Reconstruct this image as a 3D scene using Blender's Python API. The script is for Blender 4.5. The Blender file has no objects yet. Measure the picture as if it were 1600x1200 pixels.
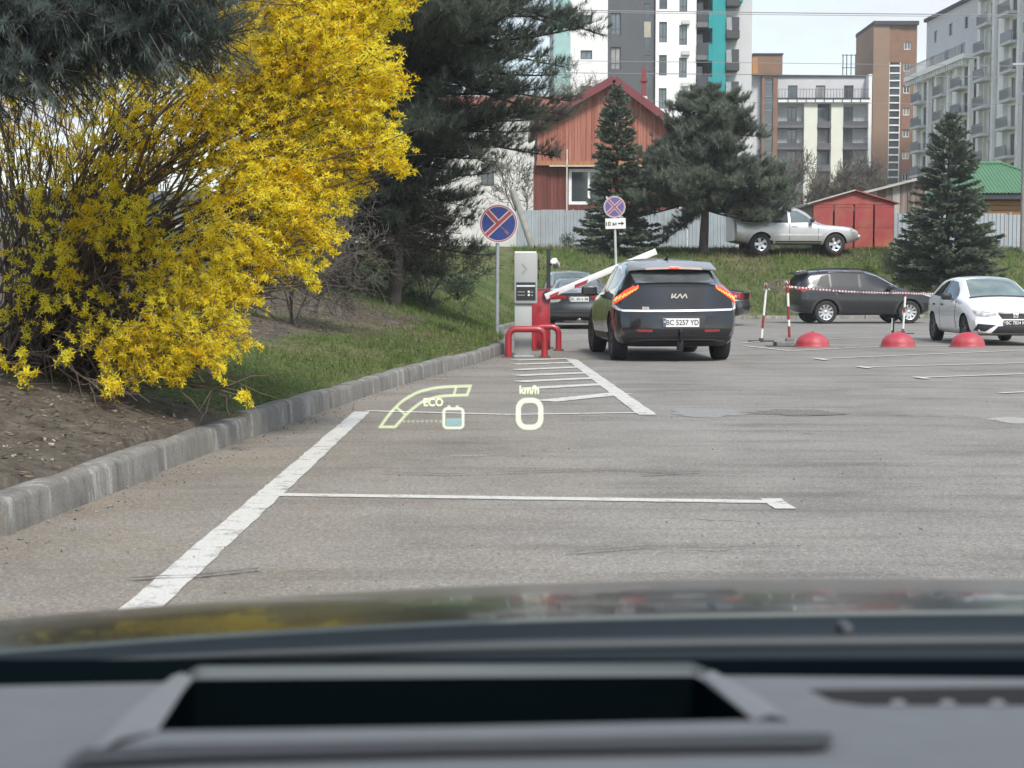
import bpy, bmesh, math, random
import numpy as np
from mathutils import Vector, Matrix
from mathutils.bvhtree import BVHTree
from mathutils.geometry import delaunay_2d_cdt

random.seed(7)
RNG = np.random.default_rng(11)
SC = bpy.context.scene
COL = SC.collection
PI = math.pi

# ------------------------------------------------------------------ camera
FPX = 2400.0                      # focal length in pixels of the 1600 wide photograph
EYE = Vector((0.0, 0.0, 1.2))
PITCH = math.atan((600 - 446) / FPX)
cam_d = bpy.data.cameras.new('camera')
cam_d.sensor_width = 36.0
cam_d.lens = 36.0 * FPX / 1600
cam_d.clip_start = 0.02
cam_d.clip_end = 4000
cam_d.dof.use_dof = True
cam_d.dof.focus_distance = 27.0
cam_d.dof.aperture_fstop = 8.0
cam = bpy.data.objects.new('camera', cam_d)
COL.objects.link(cam)
cam.location = EYE
cam.rotation_euler = (PI / 2 - PITCH, 0, 0)
SC.camera = cam

# ------------------------------------------------------------------ sky, sun, exposure
SUN_EL, SUN_DIR = math.radians(48), Vector((0.34, -1.0, 0))   # from behind the camera, a little to its right
SUN_DIR.normalize()
world = bpy.data.worlds.new('World')
SC.world = world
world.use_nodes = True
wn, wl = world.node_tree.nodes, world.node_tree.links
wn.clear()
w_out = wn.new('ShaderNodeOutputWorld')
w_bg = wn.new('ShaderNodeBackground')
w_bg.inputs['Strength'].default_value = 0.085
w_sky = wn.new('ShaderNodeTexSky')
w_sky.sky_type = 'NISHITA'
w_sky.sun_disc = False
w_sky.sun_elevation = SUN_EL
w_sky.sun_rotation = math.atan2(SUN_DIR.x, SUN_DIR.y) % (2 * PI)
w_sky.air_density = 1.2
w_sky.dust_density = 0.6
w_tc = wn.new('ShaderNodeTexCoord')
w_map = wn.new('ShaderNodeMapping')
w_map.inputs['Scale'].default_value = (1.0, 1.0, 2.6)
w_map.inputs['Location'].default_value = (0.35, 0.1, 0.15)
w_no = wn.new('ShaderNodeTexNoise')
w_no.inputs['Scale'].default_value = 3.2
w_no.inputs['Detail'].default_value = 8
w_no.inputs['Roughness'].default_value = 0.55
w_cr = wn.new('ShaderNodeValToRGB')
w_cr.color_ramp.elements[0].position = 0.40
w_cr.color_ramp.elements[0].color = (0.10, 0.10, 0.10, 1)
w_cr.color_ramp.elements[1].position = 0.61
w_cr.color_ramp.elements[1].color = (1, 1, 1, 1)
w_mix = wn.new('ShaderNodeMix')
w_mix.data_type = 'RGBA'
w_mix.inputs['B'].default_value = (3.7, 3.85, 4.0, 1)            # bright white cloud
wl.new(w_tc.outputs['Generated'], w_map.inputs['Vector'])
wl.new(w_map.outputs['Vector'], w_no.inputs['Vector'])
wl.new(w_no.outputs['Fac'], w_cr.inputs['Fac'])
wl.new(w_cr.outputs['Color'], w_mix.inputs['Factor'])
wl.new(w_sky.outputs['Color'], w_mix.inputs['A'])
wl.new(w_mix.outputs['Result'], w_bg.inputs['Color'])
wl.new(w_bg.outputs['Background'], w_out.inputs['Surface'])

sun_d = bpy.data.lights.new('sun', 'SUN')
sun_d.energy = 1.5
sun_d.angle = math.radians(14)
sun_d.color = (1.0, 0.95, 0.87)
sun = bpy.data.objects.new('sun', sun_d)
COL.objects.link(sun)
_to_sun = Vector((SUN_DIR.x * math.cos(SUN_EL), SUN_DIR.y * math.cos(SUN_EL), math.sin(SUN_EL)))
sun.rotation_euler = (-_to_sun).to_track_quat('-Z', 'Y').to_euler()

SC.view_settings.view_transform = 'Standard'
SC.view_settings.look = 'None'
SC.view_settings.gamma = 1.0
SC.view_settings.use_curve_mapping = False
SC.view_settings.exposure = 1.52
SC.render.engine = 'CYCLES'
SC.cycles.max_bounces = 14
SC.cycles.diffuse_bounces = 10
SC.cycles.transmission_bounces = 12
SC.cycles.volume_bounces = 0
SC.cycles.transparent_max_bounces = 12
SC.cycles.caustics_reflective = False
SC.cycles.caustics_refractive = False
SC.cycles.use_denoising = True

# ------------------------------------------------------------------ where a pixel of the photograph lies
_F = Vector((0, math.cos(PITCH), -math.sin(PITCH)))
_U = Vector((0, math.sin(PITCH), math.cos(PITCH)))

def pix(px, py, Y):
    d = _F + Vector(((px - 800) / FPX, 0, 0)) + _U * ((600 - py) / FPX)
    return EYE + d * (Y / d.y)

def gnd(px, py, z=0.0):
    d = _F + Vector(((px - 800) / FPX, 0, 0)) + _U * ((600 - py) / FPX)
    return EYE + d * ((z - EYE.z) / d.z)

def fx(px, Y): return pix(px, 446, Y).x
def fz(py, Y): return pix(800, py, Y).z

# ------------------------------------------------------------------ materials
MATS = {}

def _nodes(name):
    m = bpy.data.materials.new(name)
    m.use_nodes = True
    n, l = m.node_tree.nodes, m.node_tree.links
    return m, n, l, n['Principled BSDF']

def _coord(n, l, scale=(1, 1, 1), kind='Object'):
    t = n.new('ShaderNodeTexCoord')
    mp = n.new('ShaderNodeMapping')
    mp.inputs['Scale'].default_value = scale
    l.new(t.outputs[kind], mp.inputs['Vector'])
    return mp.outputs['Vector']

def _noise(n, l, vec, scale, detail=4, rough=0.55):
    t = n.new('ShaderNodeTexNoise')
    t.inputs['Scale'].default_value = scale
    t.inputs['Detail'].default_value = detail
    t.inputs['Roughness'].default_value = rough
    l.new(vec, t.inputs['Vector'])
    return t.outputs['Fac']

def _ramp(n, l, fac, stops):
    r = n.new('ShaderNodeValToRGB')
    e = r.color_ramp.elements
    while len(e) < len(stops): e.new(0.5)
    for k, (p, c) in enumerate(stops):
        e[k].position = p
        e[k].color = (c, c, c, 1) if isinstance(c, (int, float)) else (*c[:3], 1)
    l.new(fac, r.inputs['Fac'])
    return r.outputs['Color']

def _mix(n, l, fac, a, b, mode='MIX'):
    m = n.new('ShaderNodeMix')
    m.data_type = 'RGBA'
    m.blend_type = mode
    for key, v in (('Factor', fac), ('A', a), ('B', b)):
        if isinstance(v, bpy.types.NodeSocket): l.new(v, m.inputs[key])
        elif isinstance(v, (int, float)): m.inputs[key].default_value = v
        else: m.inputs[key].default_value = (*v[:3], 1)
    return m.outputs['Result']

def _bump(n, l, h, strength, dist, bsdf):
    b = n.new('ShaderNodeBump')
    b.inputs['Strength'].default_value = strength
    b.inputs['Distance'].default_value = dist
    l.new(h, b.inputs['Height'])
    l.new(b.outputs['Normal'], bsdf.inputs['Normal'])

def mat(name, col, rough=0.6, metal=0.0, var=0.12, scale=4.0, stretch=(1, 1, 1), coat=0.0, bump=0.0, dirt=None, dirt_amt=0.3, dirt_scale=1.5, spec=0.5, emit=None, emit_s=0):
    if name in MATS: return MATS[name]
    m, n, l, b = _nodes(name)
    v = _coord(n, l, stretch)
    f = _noise(n, l, v, scale)
    lo = tuple(max(0, c * (1 - var)) for c in col); hi = tuple(min(1, c * (1 + var)) for c in col)
    c = _ramp(n, l, f, [(0.3, lo), (0.7, hi)])
    if dirt:
        f2 = _noise(n, l, v, dirt_scale, 6, 0.65)
        c = _mix(n, l, _ramp(n, l, f2, [(0.45, 0.0), (0.72, dirt_amt)]), c, dirt)
    l.new(c, b.inputs['Base Color'])
    b.inputs['Roughness'].default_value = rough
    b.inputs['Metallic'].default_value = metal
    b.inputs['Specular IOR Level'].default_value = spec
    if coat:
        b.inputs['Coat Weight'].default_value = coat
        b.inputs['Coat Roughness'].default_value = 0.05
    if bump: _bump(n, l, _noise(n, l, v, scale * 6), bump, 0.01, b)
    if emit:
        b.inputs['Emission Color'].default_value = (*emit, 1)
        b.inputs['Emission Strength'].default_value = emit_s
    MATS[name] = m
    return m

def leaf_mat(name, a, b_, scale=3.0, trans=0.35):
    if name in MATS: return MATS[name]
    m, n, l, b = _nodes(name)
    v = _coord(n, l)
    f = _noise(n, l, v, scale, 3)
    c = _ramp(n, l, f, [(0.32, a), (0.68, b_)])
    l.new(c, b.inputs['Base Color'])
    b.inputs['Roughness'].default_value = 0.65
    b.inputs['Specular IOR Level'].default_value = 0.25
    t = n.new('ShaderNodeBsdfTranslucent')
    l.new(c, t.inputs['Color'])
    mx = n.new('ShaderNodeMixShader')
    mx.inputs[0].default_value = trans
    l.new(b.outputs[0], mx.inputs[1]); l.new(t.outputs[0], mx.inputs[2])
    l.new(mx.outputs[0], n['Material Output'].inputs['Surface'])
    MATS[name] = m
    return m

# ------------------------------------------------------------------ mesh helpers
class MB:
    """collects shapes; build() links them as ONE mesh object"""
    def __init__(s): s.v, s.f, s.mi = [], [], []
    def add(s, verts, faces, mi=0):
        o = len(s.v)
        s.v += [tuple(p) for p in verts]
        s.f += [tuple(o + i for i in f) for f in faces]
        s.mi += [mi] * len(faces)
    def box(s, c, size, rot=None, mi=0, bevel=0.0):
        x, y, z = (d / 2 for d in size)
        if bevel:
            b = min(bevel, x * .9, y * .9, z * .9)
            bm = bmesh.new()
            bmesh.ops.create_cube(bm, size=1.0)
            for p in bm.verts: p.co = Vector((p.co.x * 2 * x, p.co.y * 2 * y, p.co.z * 2 * z))
            bmesh.ops.bevel(bm, geom=bm.edges[:], offset=b, segments=2, affect='EDGES', profile=0.5)
            bm.verts.index_update()
            vs = [p.co.copy() for p in bm.verts]; fs = [[p.index for p in f.verts] for f in bm.faces]
            bm.free()
        else:
            vs = [Vector((a, b_, c_)) for a in (-x, x) for b_ in (-y, y) for c_ in (-z, z)]
            fs = [(0, 1, 3, 2), (4, 6, 7, 5), (0, 4, 5, 1), (2, 3, 7, 6), (0, 2, 6, 4), (1, 5, 7, 3)]
        R = rot if rot is not None else Matrix.Identity(3)
        s.add([R @ p + Vector(c) for p in vs], fs, mi)
    def tube(s, pts, r, n=8, mi=0, cap=True):
        pts = [Vector(p) for p in pts]
        rs = r if isinstance(r, (list, tuple)) else [r] * len(pts)
        vs, fs, ref = [], [], None
        for k, p in enumerate(pts):
            t = (pts[min(k + 1, len(pts) - 1)] - pts[max(k - 1, 0)]).normalized()
            if ref is None: ref = t.orthogonal().normalized()
            ref = (ref - t * ref.dot(t)).normalized()
            q = t.cross(ref)
            for j in range(n):
                a = 2 * PI * j / n
                vs.append(p + (ref * math.cos(a) + q * math.sin(a)) * rs[k])
        for k in range(len(pts) - 1):
            for j in range(n):
                fs.append((k * n + j, k * n + (j + 1) % n, (k + 1) * n + (j + 1) % n, (k + 1) * n + j))
        if cap:
            fs.append(tuple(reversed(range(n)))); fs.append(tuple((len(pts) - 1) * n + j for j in range(n)))
        s.add(vs, fs, mi)
    def lathe(s, prof, n=24, M=None, mi=0):
        """prof: (radius, height) about local z; M places it"""
        M = M or Matrix.Identity(4)
        vs, fs = [], []
        for r, h in prof:
            for j in range(n):
                a = 2 * PI * j / n
                vs.append(M @ Vector((r * math.cos(a), r * math.sin(a), h)))
        for k in range(len(prof) - 1):
            for j in range(n):
                fs.append((k * n + j, k * n + (j + 1) % n, (k + 1) * n + (j + 1) % n, (k + 1) * n + j))
        s.add(vs, fs, mi)
    def prism(s, poly, d, M=None, mi=0):
        """2D polygon (counter-clockwise) extruded by d along local z"""
        M = M or Matrix.Identity(4)
        n = len(poly)
        vs = [M @ Vector((x, y, 0)) for x, y in poly] + [M @ Vector((x, y, d)) for x, y in poly]
        fs = [tuple(reversed(range(n))), tuple(range(n, 2 * n))] + [(i, (i + 1) % n, n + (i + 1) % n, n + i) for i in range(n)]
        s.add(vs, fs, mi)
    def grid(s, P, mi=0, wrap=False):
        """P[i][j] points"""
        a, b = len(P), len(P[0])
        fs = [(i * b + j, i * b + j + 1, (i + 1) * b + j + 1, (i + 1) * b + j) for i in range(a - 1) for j in range(b - 1)]
        s.add([p for row in P for p in row], fs, mi)
    def mesh(s, name, mats, smooth=None):
        me = bpy.data.meshes.new(name)
        me.from_pydata(s.v, [], s.f)
        for m in (mats if isinstance(mats, (list, tuple)) else [mats]): me.materials.append(m)
        if any(s.mi): me.polygons.foreach_set('material_index', s.mi)
        if smooth is not None: smooth_mesh(me, smooth)
        me.update()
        return me
    def build(s, name, mats, parent=None, off=None, smooth=None):
        if off is not None: s.v = [(p[0] - off[0], p[1] - off[1], p[2] - off[2]) for p in s.v]
        return link(name, s.mesh(name, mats, smooth), parent)

def smooth_mesh(me, ang):
    bm = bmesh.new(); bm.from_mesh(me)
    bmesh.ops.recalc_face_normals(bm, faces=bm.faces[:])
    for f in bm.faces: f.smooth = True
    a = math.radians(ang)
    for e in bm.edges:
        if len(e.link_faces) != 2 or e.calc_face_angle(0) > a: e.smooth = False
    bm.to_mesh(me); bm.free()

def link(name, data, parent=None):
    o = bpy.data.objects.new(name, data)
    COL.objects.link(o)
    if parent is not None: o.parent = parent
    return o

def fast_mesh(name, V, F, mats, parent=None, mi=None, off=None, smooth=False):
    """V: n x 3, F: m x k (k corners each)"""
    V = np.asarray(V, np.float32)
    if off is not None: V = V - np.array(off, np.float32)
    F = np.asarray(F, np.int32)
    me = bpy.data.meshes.new(name)
    me.vertices.add(len(V)); me.vertices.foreach_set('co', V.ravel())
    k = F.shape[1]
    me.loops.add(F.size); me.loops.foreach_set('vertex_index', F.ravel())
    me.polygons.add(len(F)); me.polygons.foreach_set('loop_start', np.arange(0, F.size, k, dtype=np.int32))
    for m in (mats if isinstance(mats, (list, tuple)) else [mats]): me.materials.append(m)
    if mi is not None: me.polygons.foreach_set('material_index', np.asarray(mi, np.int32))
    if smooth: me.polygons.foreach_set('use_smooth', np.ones(len(F), bool))
    me.update(calc_edges=True)
    return link(name, me, parent)

def tag(o, label=None, cat=None, group=None, kind=None):
    if label: o['label'] = label
    if cat: o['category'] = cat
    if group: o['group'] = group
    if kind: o['kind'] = kind
    return o

def thing(name, label, cat, loc=(0, 0, 0), rotz=0.0, group=None, scale=1.0):
    o = bpy.data.objects.new(name, None)
    o.empty_display_size = 0.2
    COL.objects.link(o)
    o.location = loc
    o.rotation_euler = (0, 0, rotz)
    o.scale = (scale,) * 3
    return tag(o, label, cat, group)

def text_mb(txt, size, M, depth=0.004, bold=0.0, squeeze=1.0):
    """letters as an extruded mesh, centred, placed by M (local x right, y up, z out)"""
    c = bpy.data.curves.new('lettering', 'FONT')
    c.body = txt; c.size = size; c.align_x = 'CENTER'; c.align_y = 'CENTER'; c.extrude = depth / 2; c.offset = bold
    c.resolution_u = 3
    o = bpy.data.objects.new('lettering', c)
    COL.objects.link(o)
    dg = bpy.context.evaluated_depsgraph_get()
    me = bpy.data.meshes.new_from_object(o.evaluated_get(dg))
    mb = MB()
    S = Matrix.Diagonal((squeeze, 1, 1, 1))
    mb.add([M @ S @ v.co for v in me.vertices], [tuple(p.vertices) for p in me.polygons])
    bpy.data.objects.remove(o); bpy.data.curves.remove(c); bpy.data.meshes.remove(me)
    return mb

def frame_M(origin, xdir, ydir):
    x = Vector(xdir).normalized(); y = Vector(ydir).normalized(); z = x.cross(y)
    M = Matrix((x, y, z)).transposed().to_4x4()
    M.translation = Vector(origin)
    return M

def copy_tree(o, parent=None):
    c = o.copy(); COL.objects.link(c)
    if parent is not None: c.parent = parent
    for ch in list(o.children): copy_tree(ch, c)
    return c

# ---- vectorised scatter shapes
def norm(a): return a / np.maximum(np.linalg.norm(a, axis=-1, keepdims=True), 1e-9)

def rand_dirs(n):
    return norm(RNG.normal(size=(n, 3)))

def blades(P, A, B, L, W):
    """triangles: base P, direction A, width direction B"""
    L = np.broadcast_to(np.asarray(L, float), (len(P),))[:, None]; W = np.broadcast_to(np.asarray(W, float), (len(P),))[:, None]
    V = np.stack([P - B * W / 2, P + B * W / 2, P + A * L], 1).reshape(-1, 3)
    return V, np.arange(len(V), dtype=np.int32).reshape(-1, 3)

def petals(P, A, B, L, W, bend=None):
    """kite quads: base P, direction A, width direction B"""
    L = np.broadcast_to(np.asarray(L, float), (len(P),))[:, None]; W = np.broadcast_to(np.asarray(W, float), (len(P),))[:, None]
    mid = P + A * L * 0.55
    tip = P + A * L
    if bend is not None: tip = tip + bend * L * 0.25
    V = np.stack([P, mid + B * W / 2, tip, mid - B * W / 2], 1).reshape(-1, 3)
    return V, np.arange(len(V), dtype=np.int32).reshape(-1, 4)

def sticks(P0, P1, R0, R1):
    """three-sided tapered prisms between point pairs"""
    P0, P1 = np.asarray(P0, float), np.asarray(P1, float)
    T = norm(P1 - P0)
    ref = np.where(np.abs(T[:, 2:3]) < 0.9, np.array([[0, 0, 1.0]]), np.array([[1.0, 0, 0]]))
    X = norm(np.cross(T, ref)); Y = np.cross(T, X)
    R0 = np.broadcast_to(np.asarray(R0, float), (len(P0),))[:, None]; R1 = np.broadcast_to(np.asarray(R1, float), (len(P0),))[:, None]
    rows = []
    for P, R in ((P0, R0), (P1, R1)):
        for k in range(3):
            a = 2 * PI * k / 3
            rows.append(P + (X * math.cos(a) + Y * math.sin(a)) * R)
    V = np.stack(rows, 1).reshape(-1, 3)
    q = np.array([[0, 1, 4, 3], [1, 2, 5, 4], [2, 0, 3, 5]])
    F = (np.arange(len(P0))[:, None, None] * 6 + q[None]).reshape(-1, 4)
    return V, F

def vnoise(x, y, seed=0):
    """smooth value noise, vectorised"""
    xi, yi = np.floor(x).astype(int), np.floor(y).astype(int)
    xf, yf = x - xi, y - yi
    u, v = xf * xf * (3 - 2 * xf), yf * yf * (3 - 2 * yf)
    def h(a, b): 
        n = np.sin(a * 127.1 + b * 311.7 + seed * 74.7) * 43758.5453
        return n - np.floor(n)
    return (h(xi, yi) * (1 - u) + h(xi + 1, yi) * u) * (1 - v) + (h(xi, yi + 1) * (1 - u) + h(xi + 1, yi + 1) * u) * v

def pchip(xs, ys, x):
    xs, ys, x = (np.asarray(a, float) for a in (xs, ys, x))
    h = np.diff(xs); d = np.diff(ys) / h
    m = np.zeros_like(ys)
    for k in range(1, len(xs) - 1):
        if d[k - 1] * d[k] > 0:
            w1, w2 = 2 * h[k] + h[k - 1], h[k] + 2 * h[k - 1]
            m[k] = (w1 + w2) / (w1 / d[k - 1] + w2 / d[k])
    m[0], m[-1] = d[0], d[-1]
    i = np.clip(np.searchsorted(xs, x) - 1, 0, len(xs) - 2)
    t = (x - xs[i]) / h[i]
    t = np.clip(t, 0, 1)
    return ys[i] * (2 * t**3 - 3 * t**2 + 1) + h[i] * m[i] * (t**3 - 2 * t**2 + t) + ys[i + 1] * (-2 * t**3 + 3 * t**2) + h[i] * m[i + 1] * (t**3 - t**2)

def sstep(a, b, x):
    t = np.clip((np.asarray(x, float) - a) / (b - a), 0, 1)
    return t * t * (3 - 2 * t)
# ================================================================== SETTING: ground, bank, kerb, markings
TOE = [(-2.9, -30), (-2.75, 0), (-2.62, 4), (-2.44, 7.31), (-2.29, 9.2), (-2.02, 12.3), (-1.81, 14.5), (-1.46, 17.6), (-0.9, 21.5), (-0.24, 25.9), (0.0, 29), (-0.1, 33), (-0.3, 39),
       (0.15, 45), (1.3, 50), (3.6, 53.3), (7, 54.6), (12, 55.2), (20, 55.8), (60, 60), (300, 90)]
def _toe_dense():
    t = np.array(TOE, float)
    d = np.concatenate([[0], np.cumsum(np.linalg.norm(np.diff(t, axis=0), axis=1))])
    s = np.concatenate([np.arange(0, 100, 0.1), np.arange(100, d[-1], 2.0)])
    return np.stack([pchip(d, t[:, 0], s), pchip(d, t[:, 1], s)], 1), s
TC, TS = _toe_dense()
_tt = norm(np.gradient(TC, axis=0))
TN = np.stack([-_tt[:, 1], _tt[:, 0]], 1)          # towards the bank

def bank_s(X, Y):
    X, Y = np.asarray(X, float), np.asarray(Y, float)
    sh = X.shape
    p = np.stack([X.ravel(), Y.ravel()], 1)
    out = np.empty(len(p))
    for a in range(0, len(p), 4000):
        q = p[a:a + 4000]
        d2 = ((q[:, None, :] - TC[None]) ** 2).sum(2)
        i = d2.argmin(1)
        dv = q - TC[i]
        out[a:a + 4000] = np.sqrt(d2[np.arange(len(q)), i]) * np.sign((dv * TN[i]).sum(1))
    return out.reshape(sh)

def terrain_z(X, Y, s=None):
    X, Y = np.asarray(X, float), np.asarray(Y, float)
    if s is None: s = bank_s(X, Y)
    near = 0.17 + np.interp(s, [0, 4, 8, 14, 40], [0, 0.85, 1.6, 2.1, 2.6])
    far = 0.10 + np.interp(s, [0, 1.0, 4.2, 6.0, 20, 300], [0, 0.35, 2.15, 2.48, 2.95, 3.2])
    w = sstep(24, 42, Y)
    b = (vnoise(X * .9, Y * .9, 1) - .5) * .12 + (vnoise(X * 2.7, Y * 2.7, 2) - .5) * .05
    z = near * (1 - w) + far * w + b * np.clip(s * 1.5, 0, 1)
    return np.where(s < 0.10, -0.3, z)

def tz(x, y): return float(terrain_z(np.array([x]), np.array([y]))[0])

# earth out to the horizon
mb = MB()
R_ = 280
mb.add([(-R_, -R_ + 150, -0.45), (R_ + 90, -R_ + 150, -0.45), (R_ + 90, R_ + 200, -0.45), (-R_, R_ + 200, -0.45)], [(0, 1, 2, 3)])
tag(mb.build('ground', mat('earth', (0.10, 0.10, 0.07), 0.95, scale=0.3)), kind='structure')

# asphalt of the parking lot
def asphalt_mat():
    m, n, l, b = _nodes('asphalt')
    v = _coord(n, l)
    big = _noise(n, l, v, 0.22, 5, 0.6)
    mid = _noise(n, l, v, 1.6, 5, 0.6)
    streak = _noise(n, l, _coord(n, l, (0.28, 1.9, 1)), 1.3, 6, 0.62)
    fine = _noise(n, l, v, 95, 2, 0.6)
    fine2 = _noise(n, l, v, 38, 3, 0.7)
    c = _ramp(n, l, big, [(0.30, (0.216, 0.208, 0.194)), (0.50, (0.256, 0.247, 0.232)), (0.70, (0.292, 0.286, 0.274))])
    c = _mix(n, l, _ramp(n, l, mid, [(0.40, 0.0), (0.72, 0.45)]), c, (0.305, 0.292, 0.268))
    c = _mix(n, l, _ramp(n, l, streak, [(0.50, 0.0), (0.68, 0.85)]), c, (0.165, 0.160, 0.147))
    # dusty, browner strip along the kerb
    sx = n.new('ShaderNodeSeparateXYZ'); l.new(v, sx.inputs[0])
    mr = n.new('ShaderNodeMapRange'); mr.inputs[1].default_value = 1.4; mr.inputs[2].default_value = -2.2; l.new(sx.outputs[0], mr.inputs[0])
    mm = n.new('ShaderNodeMath'); mm.operation = 'MULTIPLY'; l.new(mr.outputs[0], mm.inputs[0]); l.new(_ramp(n, l, mid, [(0.3, 0.25), (0.7, 1.0)]), mm.inputs[1])
    c = _mix(n, l, mm.outputs[0], c, (0.245, 0.213, 0.172))
    c = _mix(n, l, 1.0, c, _ramp(n, l, fine, [(0.28, 0.68), (0.50, 1.0), (0.72, 1.32)]), 'MULTIPLY')
    c = _mix(n, l, 1.0, c, _ramp(n, l, fine2, [(0.28, 0.70), (0.72, 1.30)]), 'MULTIPLY')
    ag = n.new('ShaderNodeTexVoronoi'); ag.inputs['Scale'].default_value = 85; l.new(v, ag.inputs['Vector'])
    sg = n.new('ShaderNodeSeparateColor'); l.new(ag.outputs['Color'], sg.inputs[0])
    c = _mix(n, l, 1.0, c, _ramp(n, l, sg.outputs[0], [(0.0, 0.76), (0.25, 0.97), (0.75, 1.02), (1.0, 1.35)]), 'MULTIPLY')
    blot = _noise(n, l, v, 0.75, 7, 0.72)
    c = _mix(n, l, 1.0, c, _ramp(n, l, blot, [(0.32, 0.80), (0.50, 1.0), (0.68, 1.14)]), 'MULTIPLY')
    # hairline cracks
    vo = n.new('ShaderNodeTexVoronoi'); vo.feature = 'DISTANCE_TO_EDGE'; vo.inputs['Scale'].default_value = 0.33
    wv = n.new('ShaderNodeVectorMath'); wv.operation = 'ADD'
    nz = n.new('ShaderNodeTexNoise'); nz.inputs['Scale'].default_value = 1.4; nz.inputs['Detail'].default_value = 4; l.new(v, nz.inputs['Vector'])
    sc = n.new('ShaderNodeVectorMath'); sc.operation = 'SCALE'; sc.inputs['Scale'].default_value = 0.9; l.new(nz.outputs['Color'], sc.inputs[0])
    l.new(_coord(n, l, (0.55, 1.5, 1)), wv.inputs[0]); l.new(sc.outputs[0], wv.inputs[1]); l.new(wv.outputs[0], vo.inputs['Vector'])
    crk = _ramp(n, l, vo.outputs['Distance'], [(0.0, 1.0), (0.0035, 0.0)])
    gate = _ramp(n, l, _noise(n, l, v, 0.35, 2), [(0.50, 0.0), (0.60, 0.75)])
    mm2 = n.new('ShaderNodeMath'); mm2.operation = 'MULTIPLY'; l.new(crk, mm2.inputs[0]); l.new(gate, mm2.inputs[1])
    c = _mix(n, l, mm2.outputs[0], c, (0.05, 0.046, 0.042))
    c = _mix(n, l, 1.0, c, (0.86, 0.842, 0.815), 'MULTIPLY')
    l.new(c, b.inputs['Base Color'])
    b.inputs['Roughness'].default_value = 0.88
    b.inputs['Specular IOR Level'].default_value = 0.3
    _bump(n, l, fine, 0.5, 0.004, b)
    MATS['asphalt'] = m
    return m
asphalt_mat()
mb = MB()
mb.add([(-6, -40, 0), (320, -40, 0), (320, 95, 0), (-6, 95, 0)], [(0, 1, 2, 3)])
tag(mb.build('parking_lot', MATS['asphalt']), kind='structure')

# the bank
def bank_mat():
    m, n, l, b = _nodes('bank_soil_and_turf')
    v = _coord(n, l)
    f = _noise(n, l, v, 0.55, 6, 0.65)
    f2 = _noise(n, l, v, 6.0, 6, 0.7)
    f3 = _noise(n, l, v, 40, 3, 0.7)
    soil = _ramp(n, l, f2, [(0.3, (0.058, 0.048, 0.038)), (0.55, (0.112, 0.097, 0.078)), (0.75, (0.175, 0.155, 0.128))])
    turf = _ramp(n, l, f2, [(0.28, (0.040, 0.060, 0.020)), (0.55, (0.078, 0.110, 0.036)), (0.78, (0.150, 0.150, 0.068))])
    dry = _ramp(n, l, f3, [(0.3, (0.120, 0.110, 0.055)), (0.7, (0.210, 0.190, 0.105))])
    sx = n.new('ShaderNodeSeparateXYZ'); l.new(v, sx.inputs[0])
    mr = n.new('ShaderNodeMapRange'); mr.inputs[1].default_value = 9.5; mr.inputs[2].default_value = 15.0; l.new(sx.outputs[1], mr.inputs[0])
    ad = n.new('ShaderNodeMath'); ad.operation = 'ADD'; l.new(f, ad.inputs[0]); l.new(mr.outputs[0], ad.inputs[1])
    at = n.new('ShaderNodeAttribute'); at.attribute_name = 'turf_cover'
    su = n.new('ShaderNodeMath'); su.operation = 'MULTIPLY_ADD'; su.inputs[1].default_value = 1.25; l.new(at.outputs['Fac'], su.inputs[0]); l.new(f, su.inputs[2])
    g = _ramp(n, l, su.outputs[0], [(0.72, 0.0), (1.22, 1.0)])
    c = _mix(n, l, g, soil, turf)
    c = _mix(n, l, _ramp(n, l, f, [(0.45, 0.0), (0.62, 0.7)]), c, _mix(n, l, g, soil, dry))
    c = _mix(n, l, 1.0, c, _ramp(n, l, f3, [(0.3, 0.75), (0.7, 1.25)]), 'MULTIPLY')
    l.new(c, b.inputs['Base Color'])
    b.inputs['Roughness'].default_value = 0.95
    b.inputs['Specular IOR Level'].default_value = 0.1
    _bump(n, l, f2, 0.8, 0.06, b)
    MATS['bank'] = m
    return m
bank_mat()
gx = np.concatenate([np.arange(-150, -30, 10), np.arange(-30, -14, 1.0), np.arange(-14, 3, .16), np.arange(3, 26, .45), np.arange(26, 60, 2), np.arange(60, 260, 20)])
gy = np.concatenate([np.arange(-20, 2, 2), np.arange(2, 34, .2), np.arange(34, 66, .35), np.arange(66, 110, 2.5), np.arange(110, 420, 20)])
GX, GY = np.meshgrid(gx, gy, indexing='ij')
GS = bank_s(GX, GY)
GZ = terrain_z(GX, GY, GS)
nx, ny = GX.shape
V = np.stack([GX, GY, GZ], 2).reshape(-1, 3)
i, j = np.meshgrid(np.arange(nx - 1), np.arange(ny - 1), indexing='ij')
a_ = (i * ny + j).ravel()
F = np.stack([a_, a_ + ny, a_ + ny + 1, a_ + 1], 1)
keep = (GS.ravel()[F] > -0.25).any(1)
def turf_cover(X, Y, s):
    """1 where grass grows, 0 on the bare soil under the bush and the pines"""
    n_ = vnoise(X * .8, Y * .8, 21) * .6 + vnoise(X * 2.3, Y * 2.3, 22) * .4
    bare_bush = sstep(13.8, 11.0, Y - .9 * (n_ - .5))
    bare_pine = sstep(1.0, 1.9, s + 1.6 * (n_ - .5)) * sstep(33, 28, Y) * .9
    toe_bare = sstep(.35, .1, s) * .5
    low_far = sstep(48, 52, Y) * sstep(2.6, 1.0, s + 2.0 * (n_ - .5)) * .55
    return np.clip(1 - np.maximum.reduce([bare_bush, bare_pine, toe_bare, low_far]) + .18 * (n_ > .68), 0, 1)
bank_o = tag(fast_mesh('bank', V, F[keep], MATS['bank'], smooth=True), kind='structure')
_at = bank_o.data.attributes.new('turf_cover', 'FLOAT', 'POINT')
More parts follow.
